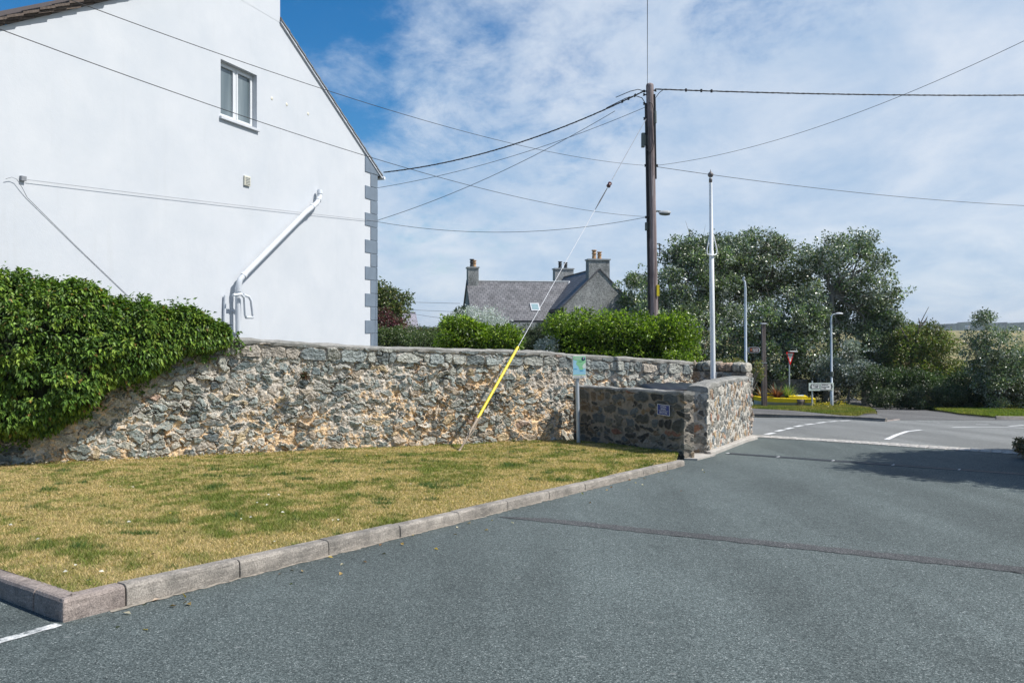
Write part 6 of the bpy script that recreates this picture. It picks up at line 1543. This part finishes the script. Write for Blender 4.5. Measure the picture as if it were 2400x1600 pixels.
q = lambda u, v, y=43.6: at(u, v, y)
dead(q(2140, 800), [[q(2140, 830), q(2150, 790), q(2156, 760), q(2166, 740), q(2177, 719)], [q(2156, 758), q(2153, 745)], [q(2158, 765), q(2170, 750), q(2174, 741)], [q(2180, 800), q(2190, 780), q(2197, 762)], [q(2130, 800), q(2112, 770), q(2106, 758)]], 'bare dead branch standing above the yellow green hawthorn')
tree('hedge_bush', gb(2100, 41), [E(2080, 905, 41, 65, 40), E(2130, 900, 41, 60, 40), E(2190, 915, 41, 55, 35)], 110, .35, 120, .10, MT['leaf'], [(.03, .055, .018), (.045, .08, .02), (.07, .11, .03)], 'dark green roadside bush left of the bramble bank', 'bush', r0=.06, nl=8, **KW)
tree('bramble_bank', gb(2200, 38), [E(2170, 930, 38, 65, 25), E(2235, 930, 38, 60, 28), E(2090, 935, 38.5, 40, 18)], 110, .28, 120, .08, MT['leaf'], [(.05, .075, .03), (.08, .10, .04), (.03, .05, .02)], 'low bramble thicket along the grass strip, below the hawthorn', 'bush', r0=.03, nl=6, **KW)
tree('silver_tree', gb(2330, 37), [E(2300, 775, 37, 32, 40), E(2330, 850, 37, 55, 50), E(2300, 820, 37, 40, 35), E(2350, 900, 37, 70, 60), E(2400, 860, 37, 50, 55), E(2375, 800, 37.5, 28, 30), E(2420, 920, 37, 60, 45), E(2305, 745, 37, 22, 22)], 215, .34, 110, .095, MT['silver'], GP+[(.08, .11, .06)], 'bushy silvery poplar sapling at the right edge of the photograph', 'tree', r0=.08, nl=22, **KW)
tree('dark_bush', gb(2270, 39), [E(2262, 905, 39, 38, 38), E(2290, 925, 38.5, 50, 30)], 70, .32, 120, .09, MT['leaf'], [(.02, .04, .015), (.035, .06, .02)], 'dark shaded bush between the hawthorn and the silvery sapling', 'bush', r0=.05, nl=8, **KW)
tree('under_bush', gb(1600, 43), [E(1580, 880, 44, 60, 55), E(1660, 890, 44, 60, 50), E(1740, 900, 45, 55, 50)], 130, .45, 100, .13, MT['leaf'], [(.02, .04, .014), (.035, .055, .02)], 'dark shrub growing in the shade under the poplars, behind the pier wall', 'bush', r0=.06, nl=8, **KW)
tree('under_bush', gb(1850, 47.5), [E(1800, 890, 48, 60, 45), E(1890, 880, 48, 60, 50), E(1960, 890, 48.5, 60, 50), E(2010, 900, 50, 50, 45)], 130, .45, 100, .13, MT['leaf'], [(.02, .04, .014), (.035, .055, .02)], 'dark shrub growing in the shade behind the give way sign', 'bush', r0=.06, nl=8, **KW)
# old wall and gate pillars in the shade of the trees
P_OLD = dict(P_MAIN); P_OLD.update(w=.34, h=.2, relief=.04, pal=[((.20, .20, .17), 3), ((.28, .27, .24), 2), ((.15, .15, .13), 2)], mortar=(.28, .26, .22)); P_OLD.pop('lichen')
def old_wall(path, top, thick, label, seed, name='old_stone_wall', cat='wall'):
    root = thing(name, (path[0][0], path[0][1], gz(path[0][1])), label, cat)
    stone_wall('masonry', path, thick, lambda x, y: top, P_OLD, ds=.05, dz=.05, seed=seed, parent=root, back_ds=.3)
    P = [Vector((a, b, 0)) for a, b in path]; d = (P[1]-P[0]).normalized(); n = Vector((d.y, -d.x, 0))
    m = MB(); m.prism([Vector((p.x, p.y, top)) for p in (P[0]+n*.02, P[1]+n*.02, P[1]-n*(thick+.02), P[0]-n*(thick+.02))], Z_*.08); m.build('coping', MT['coping'], root)
wz = lambda v, y: EYE+(HY-v)*y/F
old_wall([(at(1795, 0, 44.6).x, 44.6), (at(1892, 0, 44.2).x, 44.2)], wz(892, 44.5), .4, 'old shaded stone wall behind the boat and give way sign', 41)
old_wall([(at(1941, 0, 44).x, 44.0), (at(1968, 0, 44).x, 44.0)], wz(893, 44), .6, 'old stone gate pillar just right of the street lamp', 42, 'gate_pillar', 'pillar')
old_wall([(at(2031, 0, 43).x, 43.0), (at(2056, 0, 43).x, 43.0)], wz(895, 43), .6, 'old stone gate pillar on the right of the dark track entrance', 43, 'gate_pillar', 'pillar')

# hedges just behind the garden wall
def hedge(name, ells, n, cr, per, ls, mat, cols, label, cat='hedge', y=21, u=1400, core=None, **kw):
    root = thing(name, gb(u, y), label, cat); cl = blob_clumps(ells, n, cr, surf=.74, spray=.04)
    foliage('foliage', cl, per, ls, mat, cols, root, **kw)
    m = MB(); b = gb(u, y)
    for i in RS.permutation(len(cl))[:14]: e = Vector(cl[i, :3]); m.tube([b+Vector((RS.normal()*.1, 0, 0)), b.lerp(e, .55)+Z_*.1, e], [.05, .03, .008], 6)
    m.build('stems', MT['bark'], root)
    # opaque filler hull, shade inside the hedge put into its dark colour
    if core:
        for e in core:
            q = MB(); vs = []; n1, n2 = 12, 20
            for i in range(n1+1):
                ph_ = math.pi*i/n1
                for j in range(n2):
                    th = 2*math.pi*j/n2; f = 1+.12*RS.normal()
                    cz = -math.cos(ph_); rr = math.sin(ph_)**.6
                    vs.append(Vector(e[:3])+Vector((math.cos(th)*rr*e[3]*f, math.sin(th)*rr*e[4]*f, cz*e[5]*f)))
            fs = [(i*n2+j, i*n2+(j+1) % n2, (i+1)*n2+(j+1) % n2, (i+1)*n2+j) for i in range(n1) for j in range(n2)]; q.add(vs, fs).build('shade_filler', MT['hedge_core'], root)
    return root
HG = [(.11, .19, .02), (.17, .27, .026), (.30, .40, .04), (.055, .10, .014)]
def boxells(u0, u1, vt, y, h, ry, k, jit=6):
    out = []
    for i in range(k): u = u0+(u1-u0)*(i+.5)/k; out.append(E(u, vt+h*.5+RS.normal()*jit*.6, y, (u1-u0)/k*.78, h*.52, ry))
    return out
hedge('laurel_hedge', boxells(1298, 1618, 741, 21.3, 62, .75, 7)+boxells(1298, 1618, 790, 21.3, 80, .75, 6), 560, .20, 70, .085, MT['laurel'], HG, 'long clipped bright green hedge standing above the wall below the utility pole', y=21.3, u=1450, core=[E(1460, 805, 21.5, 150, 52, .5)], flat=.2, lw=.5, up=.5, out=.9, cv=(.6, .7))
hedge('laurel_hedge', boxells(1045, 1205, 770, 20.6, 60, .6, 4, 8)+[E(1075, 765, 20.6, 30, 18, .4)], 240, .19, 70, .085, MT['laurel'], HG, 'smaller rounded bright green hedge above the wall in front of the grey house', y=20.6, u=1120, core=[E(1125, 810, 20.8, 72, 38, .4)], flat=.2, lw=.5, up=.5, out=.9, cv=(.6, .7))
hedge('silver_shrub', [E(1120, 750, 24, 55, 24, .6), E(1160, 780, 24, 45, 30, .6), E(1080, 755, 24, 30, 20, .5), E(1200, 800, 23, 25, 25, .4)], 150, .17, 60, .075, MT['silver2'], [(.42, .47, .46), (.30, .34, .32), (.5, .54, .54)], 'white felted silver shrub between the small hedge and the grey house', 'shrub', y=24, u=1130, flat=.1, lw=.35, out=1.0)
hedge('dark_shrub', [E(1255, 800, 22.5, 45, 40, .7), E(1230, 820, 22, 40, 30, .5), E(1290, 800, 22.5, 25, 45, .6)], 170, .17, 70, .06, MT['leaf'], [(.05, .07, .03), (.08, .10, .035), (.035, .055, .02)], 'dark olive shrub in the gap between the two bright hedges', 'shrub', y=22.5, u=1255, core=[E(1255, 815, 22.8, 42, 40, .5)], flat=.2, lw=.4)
hedge('silver_tuft', [E(1283, 815, 21, 22, 22, .3)], 34, .11, 50, .055, MT['silver2'], [(.40, .45, .44), (.28, .33, .31)], 'little silver plant peeping over the wall left of the long hedge', 'shrub', y=21, u=1283, flat=.1, lw=.4)
hedge('dark_shrub', [E(1079, 745, 30, 12, 24, .4)], 26, .2, 60, .09, MT['leaf'], [(.03, .06, .02), (.05, .085, .03)], 'narrow dark bush against the left gable of the grey house', 'shrub', y=30, u=1079)
# garden trees left, beyond the corner of the white house
tree('garden_tree', gb(890, 34), [E(890, 700, 34, 32, 38), E(920, 715, 34, 32, 26), E(880, 680, 34, 18, 22), E(945, 702, 34, 12, 10), E(915, 745, 34, 30, 25)], 90, .34, 80, .12, MT['leaf'], [(.08, .12, .025), (.12, .15, .035), (.05, .085, .02), (.16, .15, .04)], 'small leafy garden tree with open crown right of the white house corner', r0=.07, nl=16, fork=at(890, 740, 34))
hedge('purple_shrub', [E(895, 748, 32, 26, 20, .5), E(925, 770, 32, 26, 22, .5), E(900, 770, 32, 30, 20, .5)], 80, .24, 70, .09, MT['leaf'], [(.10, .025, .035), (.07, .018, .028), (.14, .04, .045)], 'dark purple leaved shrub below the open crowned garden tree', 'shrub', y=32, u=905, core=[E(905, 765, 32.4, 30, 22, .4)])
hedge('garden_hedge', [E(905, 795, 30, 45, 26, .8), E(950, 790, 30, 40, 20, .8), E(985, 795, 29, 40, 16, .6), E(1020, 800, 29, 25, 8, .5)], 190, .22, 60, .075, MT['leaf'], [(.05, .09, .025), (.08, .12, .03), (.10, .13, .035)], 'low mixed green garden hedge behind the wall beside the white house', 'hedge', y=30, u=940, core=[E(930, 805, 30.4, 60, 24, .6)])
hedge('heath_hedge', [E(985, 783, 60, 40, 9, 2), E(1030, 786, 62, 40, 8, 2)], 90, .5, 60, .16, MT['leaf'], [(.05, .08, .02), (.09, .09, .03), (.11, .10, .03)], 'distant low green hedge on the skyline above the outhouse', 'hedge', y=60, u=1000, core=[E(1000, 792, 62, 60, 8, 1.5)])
hedge('roadside_weeds', [E(1722, 848, 20.4, 22, 5, .2), E(1775, 865, 21, 8, 25, .2), E(1690, 850, 21, 20, 4, .2)], 30, .10, 40, .05, MT['leaf'], [(.20, .20, .05), (.28, .22, .08), (.10, .14, .03)], 'dry weeds showing over the top of the stone pier wall', 'weeds', y=20.8, u=1720)
hedge('flower_bush', [E(2412, 1046, 14.6, 22, 17, .3)], 40, .08, 50, .045, MT['leaf'], [(.06, .07, .03), (.18, .10, .05), (.3, .2, .12)], 'tip of a small reddish roadside bush at the right edge by the setts', 'shrub', y=14.6, u=2420)
hedge('wall_creeper', boxells(1565, 1612, 826, 20.4, 22, .3, 2, 2), 26, .10, 60, .06, MT['laurel'], HG, 'green shoots trailing over the wall coping at the right end of the long hedge', 'shrub', y=20.5, u=1590)

# ivy over the left part of the wall
def ivy():
    up_ = [(-60, 612), (0, 645), (60, 658), (110, 672), (200, 675), (250, 700), (320, 718), (335, 702), (352, 722), (400, 735), (445, 722), (480, 752), (520, 768), (548, 784)]
    lo_ = [(-60, 1035), (0, 1022), (100, 1005), (150, 985), (215, 940), (245, 905), (330, 880), (350, 868), (430, 818), (480, 812), (520, 798), (548, 790)]
    root = thing('ivy', (-8.35, 13.0, gz(13)), 'thick bright green ivy smothering the left end of the stone wall', 'ivy')
    U = np.array([p[0] for p in up_]); UV = np.array([p[1] for p in up_]); LU = np.array([p[0] for p in lo_]); LV = np.array([p[1] for p in lo_])
    # s along the wall -> column of the photograph, from the wall plane
    XX = np.linspace(-10.5, -5.1, 900); YY = np.interp(XX, wxs, wys); UU = 1200+XX/YY*F
    def prof(x):
        y = np.interp(x, wxs, wys); u = 1200+x/y*F
        d0 = y-.25; h1 = EYE+(HY-np.interp(u, U, UV))*(y-.2)/F-.05; h0 = EYE+(HY-np.interp(u, LU, LV))*(y-.35)/F
        return y, h0, h1
    n = 62000
    # clusters: each a rosette of leaves
    nc = 2900; xc = RS.uniform(-10.2, -5.30, nc); y, h0, h1 = prof(xc); hh = np.maximum((h1-h0)/2, .03); th = RS.uniform(-1.75, 2.3, nc)
    dirn = np.array([.45, -.89]); bulge = np.clip(hh*.66-.06, .01, .56)
    lump = .25+1.5*fbm(xc*2.0, th*2.2, seed=81, oct=3)+.10*RS.normal(size=nc)
    off = np.cos(th)*bulge*lump+.10; zz = (h0+h1)/2+np.sin(th)*hh*(.70+.32*lump); wob = (fbm(xc*2.6, xc*0, seed=87, oct=3)-.5)*.30; zz = np.clip(zz, h0+(fbm(xc*3+9, xc*0, seed=88, oct=3)-.5)*.25, h1+wob+.05*np.abs(RS.normal(size=nc)))
    cx = xc+dirn[0]*off; cy = y+dirn[1]*off
    outd = np.stack([dirn[0]*np.cos(th), dirn[1]*np.cos(th), np.sin(th)*.8+.1], -1)
    k = 20; idx = np.repeat(np.arange(nc), k); m = len(idx); rv = unit(m)
    co = np.stack([cx, cy, zz], -1)[idx]+rv*.085*RS.rand(m)[:, None]**.5+outd[idx]*.03
    d = outd[idx]*.5+rv*.9; d[:, 2] -= .75
    nn = outd[idx]*.9+rv*.45+np.array([0, 0, .45])
    ybr = RS.rand(nc)[idx]; base = np.array([(.09, .175, .028), (.125, .22, .034), (.17, .27, .042), (.05, .10, .02)])[RS.randint(0, 4, m)]
    base = np.where((ybr > .78)[:, None], base*.4+np.array([.27, .36, .05])*.6, base)*(.5+.9*RS.rand(m)[:, None])
    br = RS.rand(m) < .02; base[br] = np.array([.30, .20, .06])*(.5+.8*RS.rand(br.sum())[:, None])
    V, Q, C = leaves(co, d, nn, .055+.055*RS.rand(m), .030+.026*RS.rand(m), base, fold=.28, droop=.22)
    link('foliage', fast_mesh('foliage', V, Q, C), MT['ivy'], root)
    rn = MB(); RV = []
    for i in range(46):
        x = RS.uniform(-9.6, -5.0); y, a0, a1 = prof(np.array([x])); y = float(y[0]); z = float(a0[0])+.08; pts = []
        for j in range(8):
            pts.append(Vector((x+dirn[0]*.03, float(np.interp(x, wxs, wys))+dirn[1]*.05, z))); 
            for q_ in range(3): RV.append((x+dirn[0]*.06+RS.normal()*.025, float(np.interp(x, wxs, wys))+dirn[1]*.08, z+RS.normal()*.025))
            x += RS.normal()*.045+.01; z -= (.02+.05*RS.rand())*(1 if j < 6 else .4)
        rn.tube(pts, .005, 4)
        if i == 0: first = rn
    rn.build('runner_stems', MT['twig'], root)
    RV = np.array(RV); m_ = len(RV); dd_r = unit(m_)*[.8, .3, .8]+[0, -.2, -.5]
    V, Q, C = leaves(RV, dd_r, np.tile([.4, -.9, .3], (m_, 1))+unit(m_)*.3, .04+.03*RS.rand(m_), .03+.02*RS.rand(m_), np.array([[.10, .18, .03]])*(.4+1.0*RS.rand(m_)[:, None]))
    link('runners', fast_mesh('runners', V, Q, C), MT['ivy'], root)
    # upright shoots on the outline
    ns = 120; xs = RS.uniform(-10, -5.2, ns); ys, a0, a1 = prof(xs); P = []; 
    for i in range(ns):
        for j in range(9): P.append((xs[i]+RS.normal()*.03, ys[i]-.05+RS.normal()*.05, a1[i]+.02+.022*j*RS.rand()*1.6, j))
    P = np.array(P); m = len(P); d = unit(m); d[:, 2] = d[:, 2]*.4+.2
    V, Q, C = leaves(P[:, :3], d, unit(m)+[0, 0, .8], .06+.05*RS.rand(m), .03+.02*RS.rand(m), np.array([[.10, .18, .03]])*(.6+.8*RS.rand(m)[:, None]), droop=.3)
    link('shoots', fast_mesh('shoots', V, Q, C), MT['ivy'], root)
    # dark hull filling the ivy, inner shade given by its colour
    mb = MB(); vs = []; xs = np.linspace(-10.4, -5.3, 60); n2 = 14
    for x in xs:
        y, a0, a1 = prof(np.array([x])); y, a0, a1 = float(y[0]), float(a0[0]), float(a1[0]); hh_ = max((a1-a0)/2-.10, .01); bl = min(max(hh_*.62, .0), .45)
        for j in range(n2):
            t = 2*math.pi*j/n2; o = math.cos(t)*bl*(1+.1*RS.normal())-.0; vs.append((x+dirn[0]*o, y+dirn[1]*o, (a0+a1)/2+math.sin(t)*hh_*(1+.04*RS.normal())))
    fs = [(i*n2+j, i*n2+(j+1) % n2, (i+1)*n2+(j+1) % n2, (i+1)*n2+j) for i in range(len(xs)-1) for j in range(n2)]
    mb.add(vs, fs); mb.build('shade_hull', MT['hedge_core'], root)
ivy()
# trees and a wall out of frame on the right: they cast the shadow across the entrance
g_ = gz(12.3)
tree('entrance_tree', Vector((13.2, 12.3, g_)), [(13.0, 12.3, g_+4.6, 2.9, 3.0, 1.5), (11.9, 14.0, g_+3.4, 1.4, 1.4, 1.1), (12.0, 10.6, g_+3.8, 1.9, 1.5, 1.1), (14.5, 12.5, g_+3.2, 2.0, 2.6, 1.6), (10.9, 12.4, g_+4.9, 1.4, 1.3, .7)], 1000, .42, 90, .13, MT['leaf'], GP, 'leafy tree just out of view to the right, shading the entrance', r0=.14, nl=24)
tree('entrance_bush', Vector((11.6, 13.2, g_)), [(11.9, 14.2, g_+1.7, 1.2, 1.7, 1.6), (12.2, 11.4, g_+1.6, 1.3, 1.6, 1.5)], 420, .3, 90, .10, MT['leaf'], GP, 'dense bush out of view behind the right-hand entrance wall', 'bush', r0=.06, nl=10)
def gate_wall():
    path = [(10.6, 11.6), (10.4, 15.3)]
    root = thing('entrance_side_wall', (10.5, 13.5, gz(13.5)), 'stone wall on the far right side of the entrance, out of view', 'wall')
    P_ = dict(P_OLD)
    stone_wall('masonry', path[::-1], .4, lambda x, y: .75, P_, ds=.06, dz=.06, seed=61, parent=root, back_ds=.2)
    m = MB(); m.box((10.35, 11.6, .75), (10.9, 15.3, .82)); m.build('coping', MT['coping'], root)
gate_wall()
# ------------------------------------------------------------------ far woodland on the skyline
def far_wood():
    us = np.linspace(-1500, 4200, 900); y = 1500.0
    h = -2+14*fbm(us/110, us*0, seed=91, oct=3)+13*fbm(us/8, us*0, seed=95, oct=3)-3
    h = np.clip(h, 2, 30)*np.where(us > 2120, 1, .55)
    V = []; 
    for u, hh in zip(us, h):
        top = EYE+(HY-768+hh*.98+0)*y/F; V += [((u-1200)*y/F, y, -8), ((u-1200)*y/F, y+10, top), ((u-1200)*y/F, y+120, top-2), ((u-1200)*y/F, y+150, -8)]
    V = np.array(V); n = len(us); Q = np.array([(i*4+j, i*4+j+1, (i+1)*4+j+1, (i+1)*4+j) for i in range(n-1) for j in range(3)])
    o = link('far_woodland', fast_mesh('far_woodland', V, Q), MT['farwood']); tag(o, 'dark blue green line of distant woodland on the skyline', 'woodland', kind='stuff')
far_wood()
def tiny_house():
    p = at(2271, 768, 700); s = 700/F; m = MB()
    root = thing('distant_white_house', (p.x, 700, p.z-2), 'tiny white house on the far skyline beside the silvery sapling', 'house')
    m.box((p.x-2.2*s, 700, p.z-3.5*s), (p.x+2.2*s, 704, p.z+3*s)); m.build('wall', MT['sill'], root)
    m = MB(); m.prism([Vector((p.x-2.5*s, 699.5, p.z+3*s)), Vector((p.x+2.5*s, 699.5, p.z+3*s)), Vector((p.x, 699.5, p.z+5.5*s))], Y_*5); m.build('roof', MT['sill'], root)
tiny_house()

# thin summer haze over the distance
def haze():
    t = NT('haze_air'); t.N.remove(t.b); v = t.N.new('ShaderNodeVolumePrincipled'); v.inputs['Color'].default_value = (.80, .87, .96, 1); v.inputs['Density'].default_value = 0.00016; v.inputs['Anisotropy'].default_value = .2
    t.L.new(v.outputs[0], t.out.inputs['Volume'])
    m = MB(); m.box((-3300, -80, -12), (3300, 3400, 24)); o = m.build('haze', t.m); o['kind'] = 'stuff'; o['label'] = 'thin pale summer haze over the distant fields'
haze()
# the road signs are turned a little towards the traffic, and so to the sun
for o in list(bpy.data.objects):
    if o.parent is None and o.name.split('.')[0] in ('give_way_sign', 'direction_sign'):
        o.rotation_euler.z = R(24 if o.name.startswith('give') else 9)
GROUPS = {'overhead_cable': 'overhead cables and wires', 'supply_cable_bundle': 'overhead cables and wires', 'poplar_tree': 'white poplars across the road',
          'laurel_hedge': 'bright green hedges behind the garden wall', 'street_lamp': 'street lamps', 'gate_pillar': 'old gate pillars at the track', 'under_bush': 'dark shrubs under the poplars',
          'flax_plant': 'spiky plants in the boat planter', 'dark_shrub': 'dark garden shrubs'}
for o in list(bpy.data.objects):
    if o.parent is None and o.name.split('.')[0] in GROUPS: o['group'] = GROUPS[o.name.split('.')[0]]
